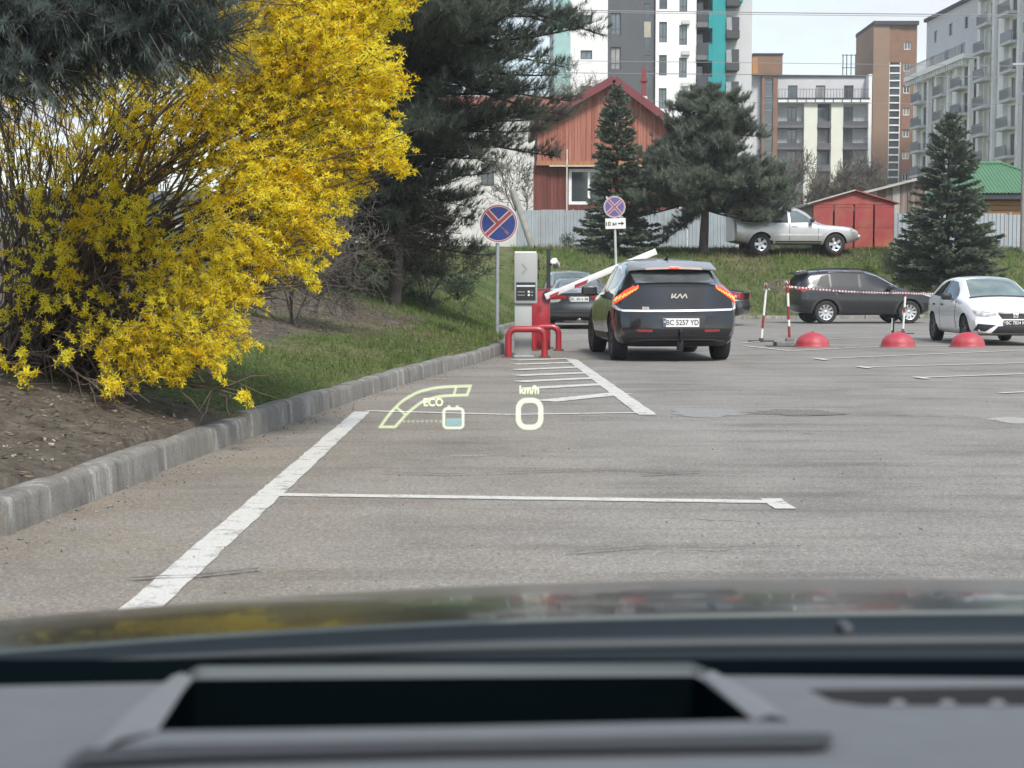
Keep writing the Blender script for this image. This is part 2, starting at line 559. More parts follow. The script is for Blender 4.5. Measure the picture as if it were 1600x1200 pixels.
_at.data.foreach_set('value', turf_cover(GX, GY, GS).ravel().astype(np.float32))

# kerb stones along the foot of the bank
def kerb_mat():
    m, n, l, b = _nodes('kerb_concrete')
    v = _coord(n, l)
    f = _noise(n, l, v, 2.2, 6, 0.65)
    f2 = _noise(n, l, v, 55, 3, 0.7)
    st = _noise(n, l, _coord(n, l, (3.6, 3.6, 0.5)), 1.6, 7, 0.75)
    c = _ramp(n, l, f, [(0.3, (0.135, 0.128, 0.115)), (0.7, (0.225, 0.215, 0.195))])
    c = _mix(n, l, _ramp(n, l, st, [(0.54, 0.0), (0.62, 0.65)]), c, (0.38, 0.375, 0.36))
    c = _mix(n, l, _ramp(n, l, st, [(0.32, 0.85), (0.45, 0.0)]), c, (0.070, 0.064, 0.056))
    c = _mix(n, l, 1.0, c, _ramp(n, l, f2, [(0.3, 0.8), (0.7, 1.2)]), 'MULTIPLY')
    l.new(c, b.inputs['Base Color'])
    b.inputs['Roughness'].default_value = 0.92
    _bump(n, l, f2, 0.5, 0.006, b)
    MATS['kerb'] = m
    return m
kerb_mat()
kerb = tag(thing('kerb', None, None), kind='structure')
def toe_at(s):
    return np.array([np.interp(s, TS, TC[:, 0]), np.interp(s, TS, TC[:, 1])]), norm(np.array([np.interp(s, TS, TN[:, 0]), np.interp(s, TS, TN[:, 1])]))
s0 = float(np.interp(2.0, TC[:1000, 1], TS[:1000]))
rk = random.Random(5)
while s0 < 112:
    p_, _ = toe_at(s0)
    nearby = p_[1] < 27.5
    ln = rk.choice([1.25, 2.4, 3.0, 1.0, 2.9]) if nearby else 2.0
    s1 = s0 + ln
    h = (0.185 if nearby else 0.13) + rk.uniform(-.012, .012)
    dn = rk.uniform(-.03, .03)
    tilt = rk.uniform(-.02, .02)
    mb = MB()
    rows = []
    for k in range(5):
        sk = s0 + 0.022 + (s1 - s0 - 0.044) * k / 4
        p_, nn = toe_at(sk)
        hh = h + tilt * (k / 4 - .5) + rk.uniform(-.004, .004)
        row = []
        for q, zz in ((0.0, -0.05), (0.012, hh - .035), (0.03, hh - .008), (0.055, hh), (0.165, hh - .003), (0.185, hh - .02), (0.185, -.05)):
            w = p_ + nn * (q + dn)
            row.append(Vector((w[0], w[1], zz)))
        rows.append(row)
    mb.grid(rows)
    o_ = 0
    mb.f.append(tuple(range(0, 7))); mb.f.append(tuple(reversed(range(28, 35)))); mb.mi += [0, 0]
    mb.build('kerb_stone', MATS['kerb'], kerb, smooth=40)
    s0 = s1

# painted lines, worn
def paint_mat():
    m, n, l, b = _nodes('road_paint')
    v = _coord(n, l)
    f = _noise(n, l, v, 7, 6, 0.75)
    f2 = _noise(n, l, v, 60, 3, 0.7)
    c = _ramp(n, l, f2, [(0.3, (0.44, 0.43, 0.395)), (0.7, (0.63, 0.62, 0.58))])
    l.new(c, b.inputs['Base Color'])
    b.inputs['Roughness'].default_value = 0.75
    tr = n.new('ShaderNodeBsdfTransparent')
    mx = n.new('ShaderNodeMixShader')
    mu = n.new('ShaderNodeMath'); mu.operation = 'MAXIMUM'
    l.new(_ramp(n, l, f, [(0.53, 0.0), (0.69, 0.8)]), mu.inputs[0]); l.new(_ramp(n, l, f2, [(0.60, 0.0), (0.68, 0.8)]), mu.inputs[1])
    l.new(mu.outputs[0], mx.inputs[0])
    l.new(b.outputs[0], mx.inputs[1]); l.new(tr.outputs[0], mx.inputs[2])
    l.new(mx.outputs[0], n['Material Output'].inputs['Surface'])
    MATS['paint'] = m
    return m
paint_mat()
_zz = [0.004]
def strip(a, b, w, z=None):
    """painted line between two ground points, ragged edges"""
    if z is None: _zz[0] += 0.0004; z = _zz[0]
    a, b = Vector((a[0], a[1], z)), Vector((b[0], b[1], z))
    t = (b - a).normalized(); q = Vector((-t.y, t.x, 0))
    n = max(2, int((b - a).length / .12))
    P = []
    for k in range(n + 1):
        p = a.lerp(b, k / n)
        P.append([p - q * (w / 2 + rk.uniform(-.006, .006)), p + q * (w / 2 + rk.uniform(-.006, .006))])
    mb = MB(); mb.grid(P)
    return mb
def line(p0, p1, w):
    g0, g1 = gnd(*p0), gnd(*p1)
    tag(strip(g0, g1, w).build('road_marking', MATS['paint']), kind='structure')
tag(strip((-1.365, 3.0), (-1.425, 14.55), .155).build('road_marking', MATS['paint']), kind='structure')
line((424, 773.5), (1206, 785), .125)
line((1204, 780), (1228, 796), .12)
line((572, 642.5), (800, 648.5), .10)
line((800, 648.5), (1022, 645), .10)
tag(strip(gnd(893, 562), gnd(1012, 649), .17).build('road_marking', MATS['paint']), kind='structure')
for a, b in (((852, 627.5), (972, 615)), ((822, 607.5), (952, 600.5)), ((808, 597), (934, 591)), ((806, 587.5), (920, 583)), ((804, 578.5), (908, 574)), ((803, 570), (898, 567)), ((803, 563.5), (890, 561))):
    g0, g1 = gnd(*a), gnd(*b)
    tag(strip(g0, g1, .29).build('road_marking', MATS['paint']), kind='structure')
for a, b in (((1275, 561.5), (1640, 546)), ((1343, 574.5), (1660, 566)), ((1432, 591), (1680, 582)), ((1563, 615), (1720, 609)),
             ((1163, 541), (1236, 549)), ((1236, 549), (1312, 545)), ((1200, 533), (1420, 526)), ((1160, 537), (1200, 533)), ((1320, 544), (1640, 537)), ((1420, 527), (1640, 522))):
    line(a, b, .10)
for a in ((1275, 561.5), (1343, 574.5), (1432, 591)):
    line((a[0] - 2, a[1] - 1), (a[0] + 16, a[1] + 2), .12)

# broken-up patches, tar seams and grit on the asphalt
rub = mat('pale_rubble', (0.34, 0.33, 0.31), 0.9, scale=20, var=.3)
def flat_patch(name, cx, cy, rx, ry, m, z=0.003, seed=1):
    rr = random.Random(seed)
    n = 36
    c = gnd(cx, cy)
    pts = []
    ph = [rr.uniform(0, 6.28) for _ in range(4)]
    for k in range(n):
        a = 2 * PI * k / n
        q = 1 + .14 * math.sin(3 * a + ph[0]) + .10 * math.sin(5 * a + ph[1]) + .07 * math.sin(9 * a + ph[2]) + rr.uniform(-.05, .05)
        pts.append((c.x + rx * q * math.cos(a), c.y + ry * q * math.sin(a), z))
    mb = MB(); mb.add(pts, [tuple(range(n))])
    return tag(mb.build(name, m), kind='structure')
flat_patch('asphalt_patch', 1105, 645, .36, .5, mat('pale_patch', (0.235, 0.23, 0.222), .85, scale=25, var=.3), seed=3)
flat_patch('pothole', 1240, 645, .42, .34, z=.0035, m= mat('pothole_gravel', (0.15, 0.14, 0.13), .95, scale=45, var=.8), seed=5)
flat_patch('pothole', 1598, 657, .30, .30, m= mat('pothole_pale', (0.32, 0.31, 0.29), .95, scale=45, var=.4), seed=8)
tar = mat('tar_seam', (0.075, 0.068, 0.060), .85, scale=30, var=.3)
def seam(pts, w, name='tar_seam'):
    mb = MB(); P = []
    g = [gnd(*p) for p in pts]
    for k in range(len(g) - 1):
        n = max(2, int((g[k + 1] - g[k]).length / .08))
        for q in range(n):
            p = g[k].lerp(g[k + 1], q / n)
            ww = w * rk.uniform(.25, 1.1); off = rk.uniform(-.008, .008)
            P.append([Vector((p.x, p.y - ww / 2 + off, .0155)), Vector((p.x, p.y + ww / 2 + off, .0155))])
    mb.grid(P)
    return tag(mb.build(name, tar), kind='structure')
seam([(203, 908), (255, 905), (300, 904), (345, 900), (385, 895), (425, 891)], .03)
seam([(1180, 643), (1240, 651), (1330, 648), (1480, 651), (1545, 656)], .035)
seam([(600, 741), (700, 744), (800, 741), (950, 735), (1090, 742)], .022)
seam([(1000, 745), (1090, 740), (1100, 741)], .022)
for a_, b_, w_ in (((690, 716), (760, 714), .012),):
    line(a_, b_, w_)
seam([(40, 760), (150, 730), (300, 712), (420, 700)], .012)
seam([(880, 868), (1010, 858), (1120, 862), (1250, 850)], .012)
seam([(1400, 700), (1470, 712), (1560, 706), (1620, 712)], .018)
seam([(640, 690), (760, 694), (900, 688)], .016)
# loose grit: lying on the lot and along the kerb
n = 700
P = np.stack([RNG.uniform(-2.3, 5.5, n), 4.5 + RNG.random(n) ** 1.6 * 22, np.full(n, .003)], 1)
P[:350, 0] = np.interp(P[:350, 1], TC[:1000, 1], TC[:1000, 0]) + np.abs(RNG.normal(0, .16, 350)) + .02
sz = RNG.uniform(.002, .006, n) * np.where(np.arange(n) < 350, 1.4, 1)
D = rand_dirs(n); D[:, 2] = np.abs(D[:, 2]) * .4
V, F = sticks(P, P + norm(D) * sz[:, None] * 2, sz, sz * .7)
tag(fast_mesh('grit', V, F, [mat('grit', (0.20, 0.18, 0.16), .9, scale=8, var=.6)]), kind='stuff')
# ================================================================== CARS
def paint(name, col, metal=0.35, rough=0.32):
    m = mat(name, col, rough, metal, var=.04, scale=2, coat=0.9)
    return m
TYRE = mat('tyre_rubber', (0.022, 0.022, 0.023), .85, var=.25, scale=9)
RIM = mat('alloy', (0.62, 0.62, 0.63), .3, .85, var=.05)
RIMG = mat('grey_alloy', (0.10, 0.10, 0.105), .4, .6, var=.05)
DARKP = mat('black_trim', (0.018, 0.018, 0.020), .5, var=.15)
GLOSSB = mat('gloss_black', (0.012, 0.012, 0.014), .12, var=.05, coat=.6)
GLASS = mat('dark_glass', (0.016, 0.020, 0.023), .06, var=.1, spec=.55)
GLASSP = mat('pale_glass', (0.085, 0.115, 0.115), .05, var=.35, scale=2.2, spec=.9, coat=.6)
CHROME = mat('chrome', (0.80, 0.80, 0.81), .18, .95, var=.03)
REDL = mat('red_lamp', (0.30, 0.012, 0.012), .15, coat=1.0, var=.1)
LITRED = mat('lit_red_lamp', (0.45, 0.02, 0.01), .2, coat=.6, emit=(1.0, 0.075, 0.025), emit_s=.5)
LITAMB = mat('lit_amber_lamp', (0.6, 0.15, 0.02), .2, emit=(1.0, 0.30, 0.05), emit_s=.95)
CLEARL = mat('clear_lamp', (0.55, 0.56, 0.57), .12, .3, coat=1.0, var=.45, scale=14)
WHITEP = mat('plate_white', (0.72, 0.72, 0.70), .5, var=.04)
INK = mat('black_ink', (0.02, 0.02, 0.022), .6)
BLUEP = mat('plate_blue', (0.03, 0.08, 0.30), .5)
YELP = mat('plate_yellow', (0.75, 0.55, 0.05), .5)

class Car:
    def __init__(c, st, L, rear=None, front=None, bow=(.16, .16), ramp=(.7, .8), chaikin=2):
        st = np.array(st, float); c.L = L
        xs = np.unique(np.concatenate([[0, .03, .08], np.arange(.14, L - .12, .07), [L - .08, L - .03, L]]))
        par = np.stack([pchip(st[:, 0], st[:, k], xs) for k in range(1, 10)], 1)
        halves = []
        for zb, ys, ym, zm, yb, zbe, yt, zt, zc in par:
            p = np.array([(0, zb), (ys - .14, zb), (ys, zb + .05), (ym, zm), (yb, zbe), (yb * .4 + yt * .6, zbe * .45 + zt * .55), (yt, zt), (yt * .6, zt + (zc - zt) * .78), (0, zc)])
            for _ in range(chaikin):
                q = [p[0]]
                for a, b in zip(p[:-1], p[1:]):
                    q += [a * .75 + b * .25, a * .25 + b * .75]
                q.append(p[-1]); q = np.array(q)
                p = np.concatenate([q[:1], q[2:-2], q[-1:]]) if False else q
            halves.append(p)
        H = np.array(halves)                      # nx, M, 2
        nxs, M, _ = H.shape
        ring = np.concatenate([H, H[:, -2:0:-1] * np.array([-1, 1])], 1)   # nx, 2M-2, 2
        R = ring.shape[1]
        V = [(xs[k], y, z) for k in range(nxs) for y, z in ring[k]]
        F = [(k * R + j, k * R + (j + 1) % R, (k + 1) * R + (j + 1) % R, (k + 1) * R + j) for k in range(nxs - 1) for j in range(R)]
        nc = 14
        for k, flip in ((0, True), (nxs - 1, False)):
            rows = []
            for m in range(1, M - 1):
                l_, r_ = k * R + m, k * R + (R - m) % R
                y, z = H[k, m]
                ids = [l_]
                for q in range(1, nc):
                    V.append((xs[k], y * (1 - 2 * q / nc), z)); ids.append(len(V) - 1)
                ids.append(r_); rows.append(ids)
            for a, b in zip(rows[:-1], rows[1:]):
                for q in range(nc):
                    f = (a[q], a[q + 1], b[q + 1], b[q]); F.append(f if flip else f[::-1])
            f = (k * R, *rows[0][::-1]); F.append(f if flip else f[::-1])
            f = (k * R + M - 1, *rows[-1]); F.append(f if flip else f[::-1])
        V = np.array(V)
        W = st[:, 3].max()
        for prof, bw, rp, sgn in ((rear, bow[0], ramp[0], 1), (front, bow[1], ramp[1], -1)):
            dist = V[:, 0] if sgn > 0 else L - V[:, 0]
            w = np.clip(1 - dist / rp, 0, 1) ** 1.5
            dx = bw * (np.abs(V[:, 1]) / W) ** 3
            if prof: dx = dx + pchip([a for a, _ in prof], [b for _, b in prof], V[:, 2])
            V[:, 0] += sgn * w * dx
        c.V, c.F = V, F
        c.vl = [Vector(p) for p in V]
        c.bvh = BVHTree.FromPolygons(c.vl, F)

    def place(c, name, label, rear_pt, heading, scale=1.0, group=None):
        c.root = thing(name, label, 'car', rear_pt, heading, group, scale)
        return c.root

    def body(c, m, wheels, Ra, inner=.34):
        me = bpy.data.meshes.new('body'); me.from_pydata(c.vl, [], c.F); me.materials.append(m)
        bm = bmesh.new(); bm.from_mesh(me); bmesh.ops.recalc_face_normals(bm, faces=bm.faces[:]); bm.to_mesh(me); bm.free()
        o = link('body', me, None)
        cut = MB()
        for x, z, tr in wheels:
            for s in (-1, 1):
                Mx = Matrix.Translation((x, s * (tr + .55), z)) @ Matrix.Rotation(PI / 2, 4, 'X')
                n = 30
                pts = [(Ra * math.cos(2 * PI * k / n), Ra * math.sin(2 * PI * k / n)) for k in range(n)]
                h = .55 + inner
                mm = Matrix.Translation((0, s * (tr - inner), 0)) @ Matrix.Translation((x, 0, z)) @ Matrix.Rotation(-s * PI / 2, 4, 'X')
                cut.prism(pts, h, mm)
        cm = cut.mesh('cutter', DARKP)
        bm = bmesh.new(); bm.from_mesh(cm); bmesh.ops.recalc_face_normals(bm, faces=bm.faces[:]); bm.to_mesh(cm); bm.free()
        co = link('cutter', cm)
        me.materials.append(DARKP)
        md = o.modifiers.new('b', 'BOOLEAN'); md.object = co; md.operation = 'DIFFERENCE'; md.solver = 'MANIFOLD'
        try: md.material_mode = 'TRANSFER'
        except Exception: pass
        dg = bpy.context.evaluated_depsgraph_get()
        new = bpy.data.meshes.new_from_object(o.evaluated_get(dg))
        o.modifiers.clear(); o.data = new
        bpy.data.objects.remove(co)
        smooth_mesh(new, 32)
        new.name = 'body'
        o.parent = c.root
        c.bodyo = o
        return o

    def wheel_set(c, wheels, R, W, rr, n_sp, rim, sp_w=.05, twin=False, steer=None):
        proto = None
        for i, (x, z, tr) in enumerate(wheels):
            for s in (-1, 1):
                if proto is None:
                    e = bpy.data.objects.new('wheel', None); COL.objects.link(e); e.parent = c.root
                    Mx = Matrix.Rotation(-PI / 2, 4, 'X')          # local z -> +y (outwards)
                    mb = MB()
                    mb.lathe([(rr * .96, -W * .40), (R * .86, -W * .5), (R * .955, -W * .47), (R, -W * .36), (R, W * .36), (R * .955, W * .47), (R * .86, W * .5), (rr, W * .43)], 32, Mx)
                    mb.build('tyre', TYRE, e, smooth=50)
                    mb = MB()
                    mb.lathe([(rr, W * .43), (rr * .985, W * .40), (rr * .92, W * .37), (rr * .88, W * .05)], 32, Mx, 0)
                    mb.lathe([(rr * .90, W * .04), (.0, W * .06)], 24, Mx, 1)
                    mb.lathe([(.0, W * .34), (.045, W * .34), (.062, W * .30), (.065, W * .1)], 16, Mx, 0)
                    for k in range(n_sp):
                        angs = (2 * PI * k / n_sp,) if not twin else (2 * PI * k / n_sp - .17, 2 * PI * k / n_sp + .17)
                        for a in angs:
                            d = Vector((math.cos(a), 0, math.sin(a)))
                            q = Vector((-math.sin(a), 0, math.cos(a)))
                            w0, w1 = sp_w * .55, sp_w * .5 * (1.25 if not twin else .8)
                            y0, y1 = W * .31, W * .40
                            p0, p1 = d * .05, d * rr * .94
                            vs = []
                            for p, w, y in ((p0, w0, y0), (p1, w1, y1)):
                                for sy in (0, -.035):
                                    for sq in (-1, 1):
                                        vs.append(p + q * w * sq + Vector((0, y + sy, 0)))
                            mb.add(vs, [(0, 1, 5, 4), (2, 6, 7, 3), (0, 4, 6, 2), (1, 3, 7, 5), (0, 2, 3, 1), (4, 5, 7, 6)], 0)
                    mb.build('rim', [rim, DARKP], e, smooth=35)
                    proto = e
                else:
                    e = copy_tree(proto, c.root)
                e.location = (x, s * (tr - W * .5), z)
                e.rotation_euler = (0, 0, (0 if s > 0 else PI) + (steer if (steer and i == len(wheels) - 1) else 0))

    def _ray(c, view, a, b):
        if view == 'L': return Vector((a, 4, b)), Vector((0, -1, 0))
        if view == 'R': return Vector((a, -4, b)), Vector((0, 1, 0))
        if view == 'B': return Vector((-4, a, b)), Vector((1, 0, 0))
        if view == 'F': return Vector((c.L + 4, a, b)), Vector((-1, 0, 0))
        return Vector((a, b, 5)), Vector((0, 0, -1))

    def hit(c, view, a, b, last=None):
        o, d = c._ray(view, a, b)
        loc, nor, _, _ = c.bvh.ray_cast(o, d)
        if loc is None:
            guess = o + d * (last if last else 4.3)
            loc, nor, _, _ = c.bvh.find_nearest(guess)
        if nor.dot(d) > 0: nor = -nor
        return loc, nor, (loc - o).dot(d)

    def patch(c, view, poly, name, m, off=.004, parent=None, step=.06, skirt=.012, label=None):
        """a panel cut to a polygon in side, rear, front or top view and laid on the body"""
        pts = []
        n = len(poly)
        for k in range(n):
            a, b = Vector(poly[k]), Vector(poly[(k + 1) % n])
            s = max(1, int((b - a).length / step))
            for q in range(s): pts.append(a.lerp(b, q / s))
        nb = len(pts)
        ed = [(k, (k + 1) % nb) for k in range(nb)]
        xs = [p.x for p in pts]; zs = [p.y for p in pts]
        g = []
        x = min(xs) + step
        while x < max(xs):
            z = min(zs) + step
            while z < max(zs):
                g.append(Vector((x, z))); z += step
            x += step
        vs, _, fs, *_ = delaunay_2d_cdt([Vector((p.x, p.y)) for p in pts] + g, ed, [], 1, 1e-5)
        used = sorted({i for f in fs for i in f})
        mp = {i: k for k, i in enumerate(used)}
        P, N, last = [], [], None
        for i in used:
            l, nr, last = c.hit(view, vs[i][0], vs[i][1], last)
            P.append(l + nr * off); N.append(nr)
        F = [tuple(mp[i] for i in f) for f in fs]
        # skirt
        cnt = {}
        for f in F:
            for a, b in zip(f, f[1:] + f[:1]): cnt[(a, b)] = 1
        be = [(a, b) for (a, b) in cnt if (b, a) not in cnt]
        low = {}
        for a, b in be:
            for i in (a, b):
                if i not in low:
                    low[i] = len(P) + len(low)
        P2 = [None] * len(low)
        for i, k in low.items(): P2[k - len(P)] = P[i] - N[i] * skirt
        mb = MB(); mb.add(P + P2, F + [(b, a, low[a], low[b]) for a, b in be])
        o = mb.build(name, m, parent or c.root, smooth=40)
        if label: o['label'] = label
        return o

    def both(c, poly, name, m, off=.004, **k):
        a = c.patch('R', poly, name, m, off, **k); b = c.patch('L', poly, name, m, off, **k)
        return a, b

    def mirror(c, view, poly, name, m, off=.004, **k):
        a = c.patch(view, poly, name, m, off, **k)
        b = c.patch(view, [(-y, z) for y, z in poly][::-1], name, m, off, **k)
        return a, b

    def trim(c, view, line_, w, name, m, off=.006, parent=None, th=.012):
        """a narrow strip following the body"""
        pts = []
        for a, b in zip(line_[:-1], line_[1:]):
            a, b = Vector(a), Vector(b)
            s = max(1, int((b - a).length / .05))
            pts += [a.lerp(b, q / s) for q in range(s)]
        pts.append(Vector(line_[-1]))
        rows, last = [], None
        for k, p in enumerate(pts):
            t = (pts[min(k + 1, len(pts) - 1)] - pts[max(k - 1, 0)]).normalized()
            q = Vector((-t.y, t.x)) * w / 2
            r = []
            for s_ in (-1, 1):
                l, nr, last = c.hit(view, *(p + q * s_), last)
                r.append((l, nr))
            rows.append([r[0][0] - r[0][1] * th, r[0][0] + r[0][1] * off, r[1][0] + r[1][1] * off, r[1][0] - r[1][1] * th])
        mb = MB(); mb.grid(rows)
        mb.f += [(0, 1, 2, 3)]; mb.mi += [0]
        k = (len(rows) - 1) * 4
        mb.f += [(k + 3, k + 2, k + 1, k)]; mb.mi += [0]
        return mb.build(name, m, parent or c.root, smooth=40)

    def mirror_pair(c, x, z, y, m, size=(.16, .24, .15), gm=None):
        for s in (-1, 1):
            mb = MB()
            mb.box((x, s * (y + .12), z), size, bevel=.05)
            mb.box((x + .03, s * (y + .0), z - .06), (.07, .1, .03), bevel=.01)
            o = mb.build('wing_mirror', m, c.root, smooth=40)
            g = MB(); g.box((x - size[0] / 2 - .002, s * (y + .125), z), (.006, size[1] * .8, size[2] * .72), bevel=.002)
            g.build('mirror_glass', gm or GLASSP, o)

    def plate(c, view, cy, cz, txt, w=.52, h=.115, dark=False, off=.012, parent=None):
        l, nr, _ = c.hit(view, cy, cz)
        x = Vector((0, -1, 0)) if view == 'B' else Vector((0, 1, 0))
        y = Vector((0, 0, 1))
        z = x.cross(y)
        M = frame_M(l + z * (off + .01), x, y)
        mb = MB()
        mb.box((0, 0, 0), (w, h, .012), bevel=.004); mb.v = [tuple(M @ Vector(p)) for p in mb.v]
        p = mb.build('number_plate', DARKP if dark else WHITEP, c.root)
        t = text_mb(txt, h * .86, M @ Matrix.Translation((w * .035, 0, .008)), .003, .0012, .98 if len(txt) < 10 else .86)
        t.build('lettering', WHITEP if dark else INK, p)
        mb = MB(); mb.box((-w / 2 + .024, 0, .0075), (.044, h * .94, .004)); mb.v = [tuple(M @ Vector(q)) for q in mb.v]
        mb.build('country_strip', BLUEP, p)
        mb = MB(); mb.box((-w / 2 + .024, h * .12, .011), (.03, h * .2, .003)); mb.v = [tuple(M @ Vector(q)) for q in mb.v]
        mb.build('flag', YELP, p)
        return p

    def slab(c, x0, x1, z0, z1, hw, th, name, m, crown=.03, rear_bow=.1, taper=1.0):
        """thin wing across the car, from (x0, z0) back edge to (x1, z1) front edge"""
        rows = []
        n = 16
        for k in range(n + 1):
            t = -1 + 2 * k / n
            y = t * hw
            dz = -crown * t * t * 1.0
            bx = rear_bow * abs(t) ** 3
            prof = [(x0 + bx, z0 - th * .3), (x0 + bx - .004, z0 + th * .1), (x0 + bx + .02, z0 + th * .5), (x1, z1 + th * .5), (x1, z1 - th * .5), (x0 + bx + .03, z0 - th * .5), (x0 + bx, z0 - th * .3)]
            rows.append([Vector((px_, y * (taper if i_ in (3, 4) else 1), pz_ + dz)) for i_, (px_, pz_) in enumerate(prof)])
        mb = MB(); mb.grid(rows)
        mb.f += [tuple(range(6)), tuple(reversed(range(n * 7, n * 7 + 6)))]; mb.mi += [0, 0]
        return mb.build(name, m, c.root, smooth=45)

# ---------------------------------------------------------------- graphite crossover passing under the barrier
GRAPH = paint('graphite_paint', (0.016, 0.017, 0.020), .40, .22)
#        x    zb   ys   ym   zm   yb   zbe  yt   zt   zc
c = Car([(0.00, .34, .82, .90, .62, .88, 1.0, .70, 1.185, 1.225),
         (0.22, .27, .90, .965, .66, .93, 1.07, .69, 1.222, 1.255),
         (0.50, .23, .92, .985, .68, .945, 1.09, .67, 1.315, 1.345),
         (0.80, .22, .92, .99, .68, .94, 1.10, .655, 1.455, 1.495),
         (1.20, .22, .92, .985, .68, .93, 1.09, .665, 1.545, 1.595),
         (2.10, .21, .91, .97, .66, .92, 1.05, .675, 1.600, 1.655),
         (2.80, .21, .91, .97, .66, .92, 1.02, .65, 1.540, 1.60),
         (3.50, .21, .91, .98, .66, .93, 1.00, .70, 1.15, 1.20),
         (3.80, .21, .90, .97, .65, .91, .96, .74, 1.03, 1.07),
         (4.50, .24, .85, .93, .60, .88, .84, .70, .88, .91),
         (4.90, .32, .70, .78, .50, .74, .66, .58, .71, .73)],
        4.9, rear=[(.2, .16), (.34, .05), (.5, .0), (.72, .02), (.85, .055), (.98, .085), (1.08, .11), (1.22, .14), (1.4, .14), (1.7, .14)], bow=(.20, .22))
KX, KY = fx(1061, 23.95), 23.95
c.place('crossover_car', 'graphite grey crossover with glowing tail lights driving under the raised barrier arm', (KX, KY, 0), PI / 2 + math.radians(3.2))
KW = [(.98, .375, .955), (3.93, .375, .955)]
c.body(GRAPH, KW, .43)
c.wheel_set(KW, .375, .25, .265, 5, RIMG, .07, True, steer=.05)
R_ = lambda px, py: ((1060 - px) / 100, 1.2 + (446 - py) / 100)
Rp = lambda pts: [R_(*p) for p in pts]
c.patch('B', Rp([(992, 421), (1114, 421), (1124, 442), (1060, 440.5), (997, 443)]), 'rear_window', mat('rear_glass', (0.13, 0.145, 0.15), .10, .25, var=.25, spec=.9, coat=.6), .006)  # glass base lifted to hold the sky it reflects
c.patch('B', Rp([(999, 444), (1060, 441.5), (1122, 443), (1128, 447), (1140, 462), (1143, 480.5), (1060, 483.5), (976, 484), (984, 466), (996, 453)]), 'tailgate', GRAPH, .006, skirt=.02)
tl = [(999, 446.5), (991, 448.5), (979, 455), (968, 464), (961.5, 472), (964.5, 475), (972, 469), (983, 461.5), (992, 455), (999.5, 450.5)]
seg = lambda: None
for sg in (1, -1):
    mir = (lambda p: p) if sg > 0 else (lambda p: [(-y, z) for y, z in p][::-1])
    lamp = c.patch('B', mir(Rp(tl)), 'tail_light', LITRED, .016, step=.03, skirt=.03)
    for k in range(7):
        t = k / 6.5
        bx, by = 965 + 30 * t, 470.5 - 17.5 * t
        q = [(bx, by), (bx + 3.6, by - 6.2 + 2 * t), (bx + 5.0, by - 6.4 + 2 * t), (bx + 1.5, by + .2)]
        c.patch('B', mir(Rp(q)), 'light_segment', LITAMB, .022, parent=lamp, step=.03, skirt=.008)
c.trim('B', Rp([(962.5, 474), (964.5, 479), (968, 483), (975, 485.6), (1010, 486), (1060, 485.8), (1110, 485), (1145, 484), (1152, 481.5), (1156.5, 473)]), .030, 'light_bar', mat('bright_trim', (0.86, 0.86, 0.87), .3, .25, var=.02), .018)
c.trim('B', Rp([(984, 534), (1010, 531), (1060, 530), (1110, 530.5), (1136, 533)]), .014, 'bumper_crease', mat('grey_trim', (0.10, 0.10, 0.105), .3, .5), .008)  # paler strip: the gloss along the crease is in its colour
c.patch('B', Rp([(974, 527), (1060, 523), (1146, 526), (1140, 541), (1118, 551), (1060, 553), (1000, 551), (982, 542)]), 'diffuser', DARKP, .010, skirt=.03)
c.patch('B', Rp([(1027, 494), (1103, 493), (1098, 512), (1034, 512)]), 'plate_recess', mat('recess_trim', (0.026, 0.027, 0.030), .45), .006)
c.mirror('B', Rp([(994, 514.5), (1020, 515), (1018, 518.5), (996, 518)]), 'reflector', mat('reflector_red', (0.25, 0.02, 0.03), .25, coat=.5), .010)
c.plate('B', *R_(1063.5, 504), 'BC 5257 YD', w=.57, h=.135, off=.01)
# emblem: the maker's joined letters, and the small model badge
l, nr, _ = c.hit('B', *R_(1062, 462.5))
M = frame_M(l + Vector((-.02, 0, 0)), (0, -1, 0), (0, .0, 1))
mb = MB()
def stroke(mb, a, b, w=.018, th=.012):
    a, b = Vector((*a, 0)), Vector((*b, 0)); t = (b - a).normalized(); q = Vector((-t.y, t.x, 0)) * w / 2
    mb.prism([tuple((a - q)[:2]), tuple((b - q)[:2]), tuple((b + q)[:2]), tuple((a + q)[:2])], th, M)
for a, b in (((-.125, -.035), (-.112, .035)), ((-.11, -.028), (-.052, .035)), ((-.088, -.004), (-.045, -.035)), ((-.045, -.035), (.015, .035)), ((.012, .035), (.040, -.035)), ((.040, -.035), (.095, .035)), ((.092, .035), (.118, -.035))):
    stroke(mb, a, b)
mb.build('emblem', CHROME, c.root)
l, nr, _ = c.hit('B', *R_(1009, 481.5))
text_mb('EV6', .055, frame_M(l + Vector((-.016, 0, 0)), (0, -1, 0), (0, 0, 1)), .006, .003, 1.2).build('model_badge', CHROME, c.root)
c.slab(.50, 1.05, 1.478, 1.580, .70, .045, 'roof_spoiler', mat('roof_sky_tone', (0.36, 0.37, 0.375), .34, .6, coat=.8), .030, .14, .97)  # same tone as the roof: reflected sky put into the colour
mb = MB(); mb.grid([[Vector((.510 + .14 * abs(t * .45 / .7) ** 3, t * .45, 1.477 - .03 * (t * .45 / .7) ** 2 + dz)) for dz in (-.018, .016)] for t in np.linspace(-1, 1, 17)])
o = mb.build('brake_light', mat('brake_lens', (0.55, 0.40, 0.38), .12, coat=1.0, var=.1), c.root)
o.location = (-.022, 0, 0)
mb = MB(); mb.box((.486, 0, 1.478), (.012, .16, .03), bevel=.003); mb.build('lit_element', LITRED, o)
c.slab(.10, .32, 1.224, 1.250, .64, .016, 'lip_spoiler', GRAPH, .02, .12, .98)
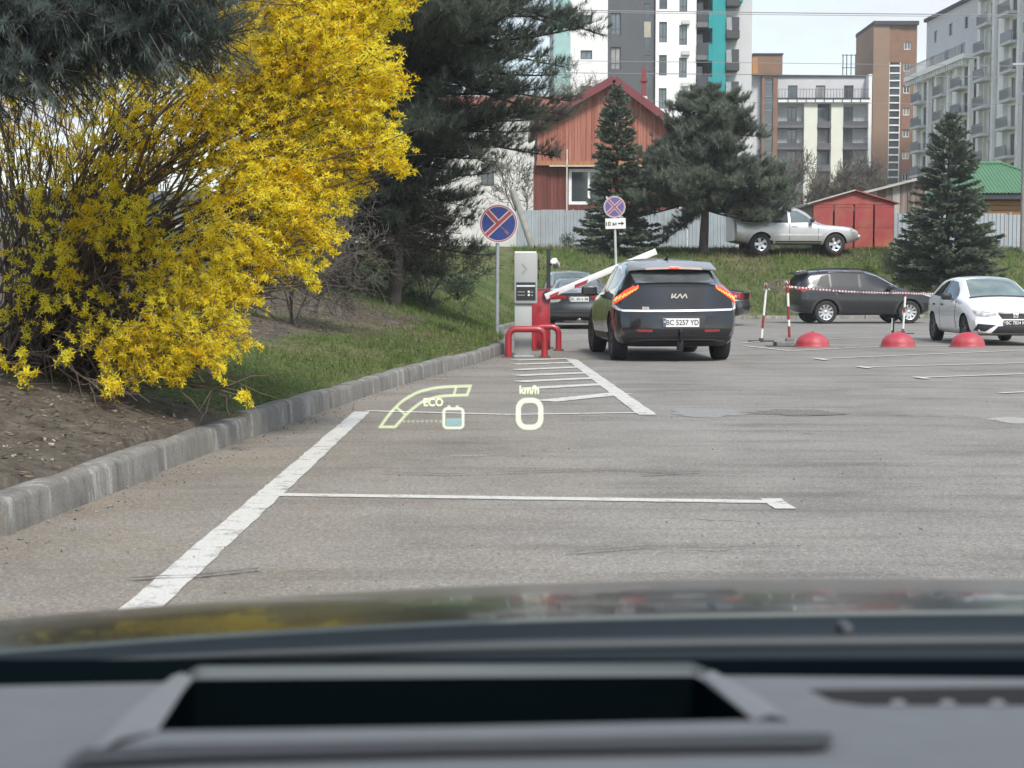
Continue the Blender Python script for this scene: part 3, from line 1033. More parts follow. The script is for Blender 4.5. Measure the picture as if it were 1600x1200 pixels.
mb = MB(); mb.grid([[Vector((x, t * .62, 1.2 + 0)) for x in (0, 1)] for t in (0, 1)])
# roof as a panel of its own, paled by a sky reflection in its colour
c.patch('T', [(1.0, -.60), (1.0, .60), (1.5, .655), (2.6, .64), (2.95, .58), (2.95, -.58), (2.6, -.64), (1.5, -.655)], 'roof_panel', mat('roof_sky_tone', (0.36, 0.37, 0.375), .34, .6, coat=.8), .004, step=.12)
mb = MB()
mb.tube([(1.32, 0, 1.60), (1.25, 0, 1.64), (1.10, 0, 1.70)], [.03, .022, .008], 8); mb.box((1.34, 0, 1.615), (.16, .06, .04), bevel=.015)
mb.build('roof_aerial', DARKP, c.root, smooth=40)
mb = MB(); mb.tube([(.25, -.03, .30), (.05, -.03, .32), (-.04, -.03, .36), (-.05, -.03, .46)], .026, 8); mb.lathe([(.0, .05), (.03, .04), (.036, .02), (.03, -.01), (.0, -.02)], 12, Matrix.Translation((-.05, -.03, .47)))
mb.box((.06, -.03, .27), (.06, .10, .16), bevel=.01)
mb.build('tow_hitch', mat('hitch_iron', (0.03, 0.03, 0.032), .5, .6), c.root, smooth=40)
KS = [(1.05, 1.13), (.80, 1.18), (1.10, 1.40), (1.45, 1.49), (2.0, 1.535), (2.55, 1.50), (3.0, 1.37), (3.35, 1.15), (3.35, 1.07), (2.2, 1.09)]
c.both([(1.00, 1.17), (1.15, 1.36), (1.45, 1.46), (1.95, 1.505), (1.95, 1.11)], 'side_window', GLASS)
c.both([(2.02, 1.505), (2.55, 1.475), (2.95, 1.35), (3.28, 1.13), (3.28, 1.08), (2.02, 1.105)], 'side_window', GLASS)
for v in 'LR':
    c.trim(v, [(.98, 1.20), (1.12, 1.39), (1.45, 1.488), (2.0, 1.535), (2.55, 1.505), (3.0, 1.375), (3.36, 1.13)], .022, 'window_trim', CHROME, .008)
    c.trim(v, [(1.50, .38), (3.42, .36)], .10, 'sill_trim', DARKP, .012)
c.both([(1.28, .45), (1.42, .78), (1.50, 1.07), (2.03, 1.06), (2.03, .42)], 'door', GRAPH, .004)
c.both([(2.05, .42), (2.05, 1.06), (3.1, 1.02), (3.28, .9), (3.30, .45)], 'door', GRAPH, .004)
c.mirror_pair(3.05, 1.11, .96, GLOSSB, (.20, .27, .18), GLASS)

# ---------------------------------------------------------------- sedan and sport utility cars
def sedan(st=None):
    return Car(st or [(0.00, .34, .76, .85, .58, .83, .84, .72, .97, .99),
                (0.35, .26, .84, .91, .60, .88, .93, .72, 1.035, 1.065),
                (0.75, .22, .86, .92, .60, .89, .96, .68, 1.10, 1.135),
                (1.35, .20, .86, .92, .60, .89, .96, .58, 1.335, 1.375),
                (2.00, .20, .86, .92, .60, .89, .95, .59, 1.40, 1.44),
                (2.60, .20, .86, .92, .60, .89, .94, .57, 1.35, 1.40),
                (3.40, .20, .86, .92, .60, .88, .91, .66, 1.00, 1.03),
                (3.65, .20, .85, .91, .60, .86, .88, .68, .94, .97),
                (4.40, .22, .80, .87, .56, .82, .74, .62, .80, .83),
                (4.75, .30, .66, .72, .48, .70, .60, .54, .65, .67)],
               4.75, rear=[(.2, .18), (.34, .06), (.55, .0), (.75, .05), (.97, .03), (1.0, 0), (1.5, 0)], bow=(.16, .22))
SW = [(.98, .33, .89), (3.80, .33, .89)]
def sedan_glass(c, g=GLASS, chrome=True):
    c.both([(1.05, 1.02), (1.45, 1.26), (1.95, 1.33), (1.95, .99)], 'side_window', g)
    c.both([(2.02, 1.33), (2.55, 1.30), (2.95, 1.13), (3.20, 1.0), (3.2, .965), (2.02, .985)], 'side_window', g)
    c.patch('T', [(.80, -.56), (.80, .56), (1.30, .50), (1.30, -.50)], 'rear_window', g, .005)
    c.patch('T', [(2.75, -.50), (2.75, .50), (3.32, .60), (3.32, -.60)], 'windscreen', g, .005)
    for v in 'LR':
        if chrome: c.trim(v, [(1.0, 1.02), (1.45, 1.295), (2.0, 1.36), (2.55, 1.33), (3.25, .99)], .02, 'window_trim', CHROME, .007)
        c.trim(v, [(2.0, .35), (2.0, .96)], .012, 'door_gap', DARKP, .004)
        c.trim(v, [(3.15, .36), (3.22, .92)], .012, 'door_gap', DARKP, .004)

GREY = paint('grey_paint', (0.060, 0.066, 0.070), .55, .34)
c = sedan()
c.place('sedan_car', 'dark grey sedan stopped nose away behind the red barrier post', (fx(905, 42.0), 42.0, 0), PI / 2 - math.radians(1.5))
c.body(GREY, SW, .385)
c.wheel_set(SW, .33, .23, .23, 10, RIM, .045)
sedan_glass(c, GLASSP)
Q = lambda px, py: ((905 - px) / 57.1, 1.2 + (446 - py) / 57.1)
Qp = lambda pts: [Q(*p) for p in pts]
c.mirror('B', Qp([(857, 459), (872, 460), (886, 463), (885, 466.5), (860, 467)]), 'tail_light', REDL, .012)
c.mirror('B', Qp([(858, 468), (878, 467.5), (872, 472), (858, 473)]), 'reversing_light', CLEARL, .010)
c.trim('B', Qp([(861, 453), (905, 452), (949, 453)]), .05, 'boot_edge', CHROME, .014)
c.plate('B', *Q(904.5, 467.5), 'BC 8016 IM', w=.54, h=.13, off=.012)
for yy, w in ((486, .03), (491.5, .035)): c.trim('B', Qp([(861, yy), (905, yy + .6), (949, yy)]), w, 'bumper_strip', mat('grey_trim', (0.1, .1, .1)), .010)
c.trim('B', Qp([(862, 504), (905, 504), (948, 504)]), .04, 'lower_trim', CHROME, .012)
c.patch('B', Qp([(860, 495), (950, 495), (946, 507), (864, 507)]), 'diffuser', DARKP, .006)
l, nr, _ = c.hit('B', *Q(905, 455.5)); mb = MB(); mb.box(l + Vector((-.012, 0, 0)), (.012, .12, .035), bevel=.005); mb.build('emblem', CHROME, c.root)
mb = MB(); mb.lathe([(.055, 0), (.062, .05), (.05, .06)], 12, Matrix.Translation((.10, -.0, .235)) @ Matrix.Rotation(-PI / 2, 4, 'Y')); mb.build('exhaust_tip', CHROME, c.root)

def suv():
    return Car([(0.00, .42, .76, .86, .64, .84, 1.03, .68, 1.17, 1.19),
                (0.20, .34, .84, .91, .66, .88, 1.07, .66, 1.40, 1.43),
                (0.48, .30, .87, .925, .68, .89, 1.09, .63, 1.60, 1.64),
                (1.40, .26, .88, .925, .68, .89, 1.08, .64, 1.655, 1.70),
                (2.20, .26, .88, .925, .68, .89, 1.06, .64, 1.635, 1.685),
                (2.75, .26, .88, .925, .68, .89, 1.05, .61, 1.50, 1.56),
                (3.45, .26, .88, .925, .68, .88, 1.02, .68, 1.12, 1.16),
                (3.70, .26, .87, .92, .66, .87, 1.00, .70, 1.06, 1.10),
                (4.30, .30, .82, .88, .62, .84, .90, .66, .97, 1.00),
                (4.60, .40, .70, .76, .58, .74, .78, .60, .86, .88)],
               4.6, rear=[(.3, .14), (.45, .03), (.6, 0), (1.0, .03), (1.2, .04), (1.7, .02)], bow=(.16, .24), front=[(.3, .16), (.5, .02), (.7, 0), (.9, .04), (1.0, .02)])
UW = [(.93, .36, .90), (3.65, .36, .90)]
def suv_glass(c, g=GLASS, trim=CHROME):
    c.both([(.62, 1.18), (.80, 1.48), (1.06, 1.54), (1.06, 1.14)], 'side_window', g)
    c.both([(1.12, 1.56), (2.0, 1.56), (2.0, 1.10), (1.12, 1.14)], 'side_window', g)
    c.both([(2.08, 1.56), (2.40, 1.53), (2.75, 1.40), (3.22, 1.13), (3.22, 1.08), (2.08, 1.10)], 'side_window', g)
    c.patch('T', [(.16, -.58), (.16, .58), (.42, .54), (.42, -.54)], 'rear_window', g, .006)
    c.patch('T', [(2.62, -.54), (2.62, .54), (3.40, .62), (3.40, -.62)], 'windscreen', g, .005)
    for v in 'LR':
        c.trim(v, [(1.05, 1.615), (1.6, 1.635), (2.2, 1.615), (2.65, 1.49), (3.30, 1.135)], .026, 'window_trim', trim, .010)
        for x0 in (2.04, 3.12): c.trim(v, [(x0, .40), (x0 + .02, 1.07)], .012, 'door_gap', DARKP, .004)
        c.trim(v, [(1.42, .42), (3.15, .40)], .14, 'sill_trim', DARKP, .012)
        for wx in (.93, 3.65):
            arc = [(wx + .47 * math.cos(a), .36 + .47 * math.sin(a)) for a in np.linspace(-.1, PI + .1, 14)]
            c.trim(v, arc, .085, 'arch_trim', mat('arch_plastic', (0.030, 0.031, 0.033), .65), .014)

BLK = paint('black_paint', (0.008, 0.009, 0.012), .1, .3)
c = suv()
c.place('suv_car', 'black suv with bright alloy wheels parked along the grass bank', (fx(1233, 49), 49.0, 0), math.radians(7))
c.body(BLK, UW, .42)
c.wheel_set(UW, .36, .235, .24, 10, RIM, .055)
suv_glass(c, mat('tinted_glass', (0.022, 0.025, 0.030), .4, spec=.25), CHROME)
c.both([(1.40, .50), (1.55, .85), (1.55, 1.05), (2.02, 1.04), (2.02, .50)], 'door', BLK, .004)
c.both([(2.06, .50), (2.06, 1.04), (3.08, 1.02), (3.12, .50)], 'door', BLK, .004)
c.both([(.02, 1.00), (.05, 1.14), (.16, 1.16), (.34, 1.06), (.22, .99)], 'tail_light', REDL, .012)
c.both([(4.02, .93), (4.20, .985), (4.36, .93), (4.50, .84), (4.36, .83)], 'headlight', CLEARL, .010)
c.both([(4.34, .60), (4.50, .62), (4.5, .52), (4.36, .48)], 'fog_light', DARKP, .008)
c.slab(-.02, .42, 1.575, 1.655, .60, .05, 'roof_spoiler', BLK, .03, .08)
for s in (-1, 1):
    mb = MB(); mb.tube([(.72, s * .60, 1.655), (.85, s * .60, 1.715), (1.4, s * .60, 1.745), (2.1, s * .60, 1.725), (2.3, s * .60, 1.67)], .018, 6); mb.build('roof_rail', DARKP, c.root, smooth=40)
    mb = MB(); mb.box((2.15, s * .905, .95), (.18, .025, .035), bevel=.008); mb.build('door_handle', DARKP, c.root)
    mb = MB(); mb.box((1.42, s * .905, .97), (.18, .025, .035), bevel=.008); mb.build('door_handle', DARKP, c.root)
c.mirror_pair(2.98, 1.14, .90, BLK, (.17, .22, .16))

GRN = paint('silver_green_paint', (0.30, 0.34, 0.33), .6, .3)
c = suv()
c.place('estate_car', 'pale silver green estate car parked beyond the dark grey sedan', (fx(893, 49.5), 49.2, 0), PI / 2 + math.radians(2))
c.body(GRN, UW, .42)
c.wheel_set(UW, .36, .235, .24, 10, RIM, .055)
suv_glass(c, GLASSP, CHROME)
c.mirror('B', [(.62, 1.0), (.84, 1.02), (.82, 1.2), (.64, 1.2)], 'tail_light', REDL, .010)
c.patch('B', [(-.58, 1.22), (.58, 1.22), (.54, 1.52), (-.54, 1.52)], 'rear_window', GLASSP, .008)

BLK2 = paint('old_black_paint', (0.016, 0.018, 0.017), .2, .3)
c = sedan()
hd = math.radians(158)
tailp = Vector((fx(1163, 47.0), 46.2, 0))
c.place('old_sedan_car', 'black sedan showing only its tail past the graphite crossover', tailp, hd)
c.body(BLK2, SW, .385)
c.wheel_set(SW, .33, .22, .23, 10, RIM, .045)
sedan_glass(c, GLASS)
c.mirror('B', [(.56, .80), (.84, .82), (.82, .98), (.58, .97)], 'tail_light', REDL, .012)
c.both([(.06, .80), (.05, .95), (.26, .95), (.24, .82)], 'tail_lamp', REDL, .010)
c.trim('B', [(-.84, .76), (.84, .76)], .035, 'bumper_strip', CHROME, .016)
for v in 'LR': c.trim(v, [(.12, .76), (.62, .76)], .035, 'bumper_strip', CHROME, .014)

# ---------------------------------------------------------------- white hatchback
WHT = paint('white_paint', (0.84, 0.84, 0.83), .0, .3)
c = Car([(0.00, .42, .70, .80, .60, .78, .92, .60, 1.06, 1.08),
         (0.25, .32, .80, .87, .62, .84, .98, .58, 1.27, 1.30),
         (0.60, .24, .83, .89, .62, .855, .99, .56, 1.375, 1.415),
         (1.30, .20, .84, .89, .62, .855, .98, .57, 1.41, 1.455),
         (2.00, .20, .84, .89, .62, .855, .96, .56, 1.36, 1.41),
         (2.45, .20, .84, .89, .62, .855, .95, .58, 1.20, 1.26),
         (2.98, .20, .84, .89, .62, .85, .93, .66, .97, 1.01),
         (3.20, .20, .84, .89, .61, .84, .90, .68, .93, .97),
         (3.75, .22, .82, .87, .58, .81, .78, .66, .80, .84),
         (4.06, .26, .74, .79, .50, .74, .62, .60, .66, .69)],
        4.06, bow=(.14, .26), front=[(.1, .14), (.24, .03), (.35, .0), (.5, .02), (.62, .05), (.75, .03), (.9, 0)], ramp=(.6, .7))
HX = 9.55
c.place('hatchback_car', 'white hatchback facing out of its bay behind the red domes', (HX + .50, 34.3, 0), -PI / 2 - math.radians(1.2), scale=.965)
HW = [(.72, .31, .87), (3.28, .31, .87)]
c.body(WHT, HW, .365)
c.wheel_set(HW, .31, .21, .205, 5, RIMG, .05, True)
f_ = lambda px, py: ((px - 1589) / 83, 1.2 + (446 - py) / 83)
fp = lambda pts: [f_(*p) for p in pts]
c.mirror('F', [(-.80, .735), (-.60, .71), (-.41, .68), (-.385, .645), (-.55, .605), (-.74, .615)], 'headlight', CLEARL, .008, step=.04)
c.patch('F', [(-.36, .685), (-.27, .555), (.27, .555), (.36, .685), (.2, .70), (-.2, .70)], 'grille', DARKP, .008, step=.05)
c.mirror('F', [(-.74, .455), (-.40, .43), (-.60, .30), (-.79, .32)], 'fog_surround', DARKP, .008, step=.05)
c.patch('F', [(-.36, .405), (-.30, .41), (.30, .41), (.36, .405), (.49, .265), (-.49, .265)], 'air_intake', DARKP, .008, step=.05)
c.trim('F', [(-.74, .205), (-.3, .19), (.3, .19), (.74, .205)], .05, 'lower_lip', DARKP, .012)
c.plate('F', 0, .475, 'BC 7834 KO', w=.52, h=.115, dark=True, off=.012)
l, nr, _ = c.hit('F', 0, .622)
mb = MB(); mb.box(l + Vector((.014, 0, 0)), (.016, .105, .095), bevel=.006); em = mb.build('emblem', CHROME, c.root)
text_mb('S', .095, frame_M(l + Vector((.024, 0, 0)), (0, 1, 0), (0, 0, 1)), .004, .004, 1.3).build('emblem_letter', mat('emblem_grey', (.25, .25, .26), .3, .6), em)
WS = mat('windscreen_glass', (0.11, 0.155, 0.150), .06, var=.3, scale=2.4, spec=.9, coat=.7)
c.patch('T', [(2.06, -.50), (2.06, .50), (2.45, .555), (2.93, .63), (2.93, -.63), (2.45, -.555)], 'windscreen', WS, .005, step=.08)
c.patch('T', [(2.91, -.66), (2.91, .66), (2.99, .66), (2.99, -.66)], 'scuttle_panel', DARKP, .007)
c.both([(.62, 1.03), (.72, 1.24), (1.05, 1.335), (1.32, 1.355), (1.32, 1.0)], 'side_window', GLASS)
c.both([(1.38, 1.355), (1.85, 1.32), (2.2, 1.18), (2.55, .985), (2.5, .95), (1.38, .985)], 'side_window', GLASS)
c.both([(1.38, .36), (1.38, .96), (2.48, .92), (2.62, .80), (2.62, .36)], 'door', WHT, .004)
c.both([(1.02, .40), (.95, .66), (.75, .80), (.70, .98), (1.35, .96), (1.35, .36)], 'door', WHT, .004)
for v in 'LR':
    for x0 in (1.365, 2.64): c.trim(v, [(x0, .34), (x0, .94)], .014, 'door_gap', mat('gap_grey', (.12, .12, .12)), .006)
    c.trim(v, [(1.05, .50), (2.75, .46)], .012, 'side_crease', mat('gap_grey', (.12, .12, .12)), .001)  # last trim: grey line drawn for the shade along the crease
for s in (-1, 1):
    for hx in (.86, 1.56):
        mb = MB(); mb.box((hx, s * .878, .83), (.16, .03, .04), bevel=.01); mb.build('door_handle', DARKP, c.root)
c.mirror_pair(2.32, 1.01, .86, DARKP, (.15, .22, .15))

# ---------------------------------------------------------------- silver off-roader on the bank
SIL = paint('silver_paint', (0.46, 0.46, 0.45), .55, .36)
c = Car([(0.00, .50, .76, .86, .70, .85, 1.06, .70, 1.60, 1.64),
         (0.30, .44, .84, .90, .72, .88, 1.08, .68, 1.70, 1.74),
         (1.40, .36, .86, .91, .72, .885, 1.08, .66, 1.73, 1.77),
         (2.25, .36, .86, .91, .72, .885, 1.07, .66, 1.70, 1.745),
         (2.70, .36, .86, .91, .72, .885, 1.06, .64, 1.54, 1.59),
         (3.15, .36, .86, .91, .72, .88, 1.05, .68, 1.19, 1.22),
         (3.35, .36, .86, .91, .72, .87, 1.04, .72, 1.11, 1.14),
         (4.40, .42, .84, .88, .70, .84, .95, .72, 1.00, 1.03),
         (4.75, .52, .72, .78, .62, .75, .80, .66, .86, .88)],
        4.75, bow=(.10, .16), front=[(.4, .10), (.55, .02), (.7, 0), (.9, .02), (1.05, 0)])
JY = 60.5
JX = fx(1137, JY)
JZ = tz(JX + 2.5, JY)
c.place('offroad_car', 'silver off-roader parked on the bank beside the red garage', (JX, JY - .2, JZ - .13), math.radians(6), scale=1.06)
JW = [(.98, .38, .88), (3.76, .38, .88)]
c.body(SIL, JW, .45)
c.wheel_set(JW, .38, .25, .235, 5, RIM, .085)
c.both([(.25, 1.20), (.30, 1.60), (1.05, 1.64), (1.05, 1.16)], 'side_window', GLASS)
c.both([(1.12, 1.64), (2.0, 1.63), (2.0, 1.15), (1.12, 1.16)], 'side_window', GLASS)
c.both([(2.08, 1.63), (2.35, 1.60), (2.72, 1.40), (2.98, 1.17), (2.08, 1.15)], 'side_window', GLASSP)
c.both([(2.06, .52), (2.06, 1.12), (3.05, 1.10), (3.18, .98), (3.2, .52)], 'door', SIL, .004)
c.both([(1.30, .52), (1.42, .90), (1.42, 1.12), (2.02, 1.12), (2.02, .52)], 'door', SIL, .004)
c.both([(4.40, .84), (4.46, .97), (4.62, .96), (4.62, .84)], 'headlight', mat('amber_clear_lamp', (.55, .42, .30), .15, coat=1), .010)
for v in 'LR':
    c.trim(v, [(1.45, .72), (3.25, .72)], .07, 'side_moulding', mat('silver_trim', (.62, .62, .62), .4, .4), .016)
    c.trim(v, [(1.45, .44), (3.25, .44)], .10, 'sill_trim', DARKP, .010)
    for x0 in (2.04, 3.12): c.trim(v, [(x0, .52), (x0, 1.12)], .016, 'door_gap', DARKP, .005)
    for wx in (.98, 3.76):
        arc = [(wx + .50 * math.cos(a), .38 + .50 * math.sin(a)) for a in np.linspace(-.1, PI + .1, 14)]
        c.trim(v, arc, .10, 'arch_trim', SIL, .03)
c.mirror_pair(2.85, 1.24, .88, DARKP, (.14, .2, .16))
for s in (-1, 1):
    mb = MB(); mb.box((2.22, s * .90, 1.03), (.18, .03, .045), bevel=.01); mb.build('door_handle', mat('silver_trim', (.62, .62, .62)), c.root)
mb = MB(); mb.box((4.70, 0, .66), (.16, 1.5, .16), bevel=.06); mb.build('bumper', SIL, c.root, smooth=40)
# ================================================================== STREET FURNITURE
GALV = mat('galvanised_steel', (0.36, 0.39, 0.41), .45, .5, var=.15, scale=6)
REDP = mat('red_enamel', (0.33, 0.022, 0.032), .38, var=.12, scale=5, coat=.3, dirt=(0.16, 0.03, 0.03), dirt_amt=.4)
PALEG = mat('pale_grey_enamel', (0.34, 0.35, 0.34), .45, var=.05, scale=3, coat=.2, dirt=(0.20, 0.19, 0.17), dirt_amt=.35)
WHITE = mat('white_enamel', (0.74, 0.74, 0.72), .4, var=.05, coat=.2, dirt=(0.45, 0.43, 0.38), dirt_amt=.3)
BLACKM = mat('black_panel', (0.014, 0.016, 0.018), .25, coat=.4)
SIGNB = mat('sign_blue', (0.020, 0.045, 0.20), .4, var=.12, scale=6)
SIGNV = mat('faded_sign_blue', (0.11, 0.10, 0.26), .45, var=.15, scale=9)
SIGNR = mat('sign_red', (0.30, 0.060, 0.065), .4, var=.12)
SIGNR2 = mat('faded_sign_red', (0.22, 0.09, 0.13), .45, var=.12)
SIGNP = mat('sign_pink_edge', (0.62, 0.42, 0.42), .5, var=.08)
SIGNW = mat('sign_white_edge', (0.70, 0.68, 0.68), .5, var=.05)

def ring(r0, r1, d, M, n=48):
    mb = MB()
    mb.lathe([(r0, 0), (r0, d), (r1, d), (r1, 0), (r0, 0)], n, M)
    return mb

def no_stopping(root, c, R, blue, red, edge, rim, pole_top, lower_arm, face_d=.012, tilt=0):
    """round sign face seen from -y, with its cross"""
    M0 = frame_M(c, (math.cos(tilt), 0, math.sin(tilt)), (-math.sin(tilt), 0, math.cos(tilt)))
    mb = MB(); mb.lathe([(0, 0), (R, 0), (R, .02), (0, .02)], 48, M0 @ Matrix.Translation((0, 0, -.022)))
    mb.build('sign_back', GALV, root, root.location, smooth=30)
    mb = MB(); mb.lathe([(R * .90, 0), (R * .90, .006), (0, .006)], 48, M0)
    f = mb.build('sign_face', blue, root, root.location)
    ring(R * .955, R, .010, M0).build('white_rim', rim, root, root.location)
    ring(R * .905, R * .953, .008, M0).build('red_ring', red, root, root.location)
    ring(R * .865, R * .903, .010, M0).build('edge_ring', edge, root, root.location)
    def bar(a, r0, r1, w, m, z, name):
        d = (math.cos(a), math.sin(a)); q = (-d[1], d[0])
        p = [(d[0] * r + q[0] * s * w / 2, d[1] * r + q[1] * s * w / 2) for r, s in ((r0, -1), (r1, -1), (r1, 1), (r0, 1))]
        mb = MB(); mb.prism(p, .003, M0 @ Matrix.Translation((0, 0, z)))
        mb.build(name, m, f, root.location)
    w = R * .17
    for a, r0, r1, z in ((math.radians(43), -R * .87, R * .87, .008), (math.radians(133), R * (.0 if lower_arm is None else -.87), R * .87, .0065)):
        bar(a, r0, r1, w * 1.75, edge, z, 'bar_edge')
        bar(a, r0, r1, w, red, z + .004, 'cross_bar')
    if lower_arm is None:      # this arm of the cross is nearly worn off
        bar(math.radians(-47), R * .1, R * .72, w * .35, mat('worn_arm', (0.16, .12, .10), .6), .0065, 'worn_bar')
        bar(math.radians(-47), R * .52, R * .74, w * .8, mat('worn_arm_end', (0.26, .10, .10), .6), .0068, 'worn_bar')

# near sign on the bank
d = 30.0
base = Vector((fx(776.5, d), d, 0)); base.z = tz(base.x, d) - .06
t = thing('road_sign', 'big round blue no-stopping sign with one worn arm of its red cross on the bank', 'road sign', base)
top = pix(777.5, 320, d)
mb = MB(); mb.tube([base, Vector((base.x + .015, d, top.z - .05))], .038, 12); mb.build('pole', GALV, t, base, smooth=40)
no_stopping(t, pix(779, 349.5, d) + Vector((0, -.045, 0)), .375, SIGNB, SIGNR, SIGNP, SIGNW, top, None)
mb = MB()
for yy in (337, 362): mb.box(pix(778, yy, d) + Vector((0, -.015, 0)), (.13, .05, .03))
mb.build('bracket', GALV, t, base)

# far sign with its distance plate
d = 53.0
base = Vector((fx(965, d), d, .0))
t = thing('road_sign', 'small faded no-stopping sign above a white arrow plate on a leaning pole', 'road sign', base)
mb = MB(); mb.tube([base, pix(959.5, 306, d)], .045, 10); mb.build('pole', mat('pale_pole', (0.52, .53, .52), .5, .3), t, base, smooth=40)
no_stopping(t, pix(960, 323.5, d) + Vector((0, -.07, 0)), .37, SIGNV, SIGNR2, SIGNP, SIGNW, None, 1, tilt=.0)
c0 = pix(961.5, 349.5, d) + Vector((0, -.07, 0))
M0 = frame_M(c0, (1, 0, .03), (-.03, 0, 1))
mb = MB(); mb.box((0, 0, 0), (.70, .36, .02), bevel=.006); mb.v = [tuple(M0 @ Vector(p)) for p in mb.v]
pl = mb.build('arrow_plate', WHITE, t, base)
text_mb('10 м', .20, M0 @ Matrix.Translation((-.16, -.01, .011)), .004, .006).build('lettering', INK, pl, base)
mb = MB(); mb.prism([(.08, -.02), (.20, -.02), (.20, -.065), (.30, .0), (.20, .065), (.20, .02), (.08, .02)], .004, M0 @ Matrix.Translation((0, 0, .011)))
mb.build('arrow', INK, pl, base)

# pay column
d = 25.9
bx = fx(818, d)
t = thing('pay_column', 'pale grey parking ticket column with a black display at the kerb end', 'ticket machine', (bx, d, 0))
u = 2400 / d
X = lambda p: (p - 818) / u
Z = lambda p: 1.2 + (446 - p) / u
mb = MB(); mb.box(((X(804) + X(831)) / 2, 0, Z(515) / 2), (X(831) - X(804), .26, Z(475)), bevel=.012); mb.v = [(x, y, z + (Z(475) - Z(515)) / 2) for x, y, z in mb.v]
mb.build('pillar', PALEG, t, smooth=40)
mb = MB(); mb.box(((X(804) + X(839)) / 2, -.01, (Z(396) + Z(474)) / 2), (X(839) - X(803), .34, Z(396) - Z(474)), bevel=.018)
mb.build('cabinet', PALEG, t, smooth=40)
mb = MB(); mb.box((X(821), 0, Z(395)), (X(838) - X(804), .36, .03), bevel=.01); mb.build('lid', WHITE, t)
mb = MB(); mb.box((X(821.5), -.183, (Z(441) + Z(469)) / 2), (X(836.5) - X(806.5), .012, Z(441) - Z(469)), bevel=.004)
dp = mb.build('display_panel', BLACKM, t)
mb = MB(); mb.box((X(821.5), -.191, Z(446.8)), (X(835.5) - X(807), .006, .028)); mb.build('light_strip', mat('strip_pale', (.55, .6, .6), .3), dp)
for row in (456, 461):
    mb = MB()
    for k in range(7):
        mb.box((X(809.5 + k * 1.6), -.1915, Z(row)), (.012, .005, .016))
    mb.build('small_lettering', mat('faint_print', (.28, .3, .3), .5), dp)
    mb = MB(); mb.box((X(826), -.1915, Z(row - .2)), (.034, .006, .034), bevel=.003); mb.build('button', WHITE, dp)
    mb = MB(); mb.box((X(831), -.1915, Z(row + .3)), (.03, .005, .018)); mb.build('small_lettering', mat('faint_print', (.28, .3, .3), .5), dp)
mb = MB(); mb.prism([(-.03, -.09), (.045, 0), (-.03, .09), (-.055, .075), (.005, 0), (-.055, -.075)], .006, frame_M((X(820), -.181, Z(420)), (1, 0, 0), (0, 0, 1)))
mb.build('embossed_arrow', mat('embossed_grey', (.27, .285, .275), .5), t)
mb = MB(); mb.box((X(841), -.02, Z(412)), (.03, .10, .16), bevel=.01); mb.box((X(841), -.02, Z(432)), (.025, .08, .10), bevel=.01)
mb.build('side_reader', DARKP, t)
mb = MB(); mb.box((X(817.5), 0, .012), (.37, .34, .024), bevel=.005)
for sx in (-.16, .16):
    for sy in (-.15, .15): mb.lathe([(.012, 0), (.012, .02), (0, .02)], 8, Matrix.Translation((X(817.5) + sx, sy, .02)))
mb.build('base_plate', GALV, t)

# barrier cabinet with its arm
d = 28.8
bx = fx(845, d)
u = 2400 / d
t = thing('parking_barrier', 'red parking barrier with its white arm raised part way over the crossover', 'barrier', (bx, d, 0))
X = lambda p: (p - 845) / u
mb = MB(); mb.box((0, 0, .56), (.335, .34, 1.12), bevel=.015); mb.build('housing', REDP, t, smooth=40)
mb = MB(); mb.box((0, 0, 1.125), (.35, .36, .025), bevel=.008); mb.build('lid', mat('dark_red', (.20, .016, .022), .4), t)
mb = MB()
for k in range(4): mb.box((-.03, -.172, .80 - k * .03), (.09, .006, .012))
mb.build('vent', mat('dark_red', (.20, .016, .022), .4), t)
mb = MB(); mb.lathe([(.07, 0), (.07, .07), (0, .07)], 16, Matrix.Translation((.10, -.17, 1.03)) @ Matrix.Rotation(PI / 2, 4, 'X')); mb.build('pivot_hub', BLACKM, t)
a0, a1 = pix(852, 464, d - .24), pix(1025, 393, d - .24)
a0, a1 = a0 - Vector((bx, d, 0)), a1 - Vector((bx, d, 0))
ad = (a1 - a0).normalized(); al = (a1 - a0).length
Ma = frame_M(a0, ad, Vector((-ad.z, 0, ad.x)))
mb = MB(); mb.box((al / 2, 0, 0), (al, .115, .05), bevel=.012); mb.v = [tuple(Ma @ Vector(p)) for p in mb.v]
arm = mb.build('barrier_arm', WHITE, t, smooth=40)
for s0_, s1_ in ((.06, .22), (.56, .80)):
    mb = MB(); mb.prism([(s0_, -.058), (s1_, -.058), (s1_ + .06, .0), (s1_, .0), (s0_ + .03, .0)], .0545, Ma @ Matrix.Translation((0, 0, -.0272)))
    mb.build('red_stripe', REDP, arm)
mb = MB(); mb.box((al - .01, 0, 0), (.03, .125, .056), bevel=.01); mb.v = [tuple(Ma @ Vector(p)) for p in mb.v]; mb.build('end_cap', WHITE, arm)

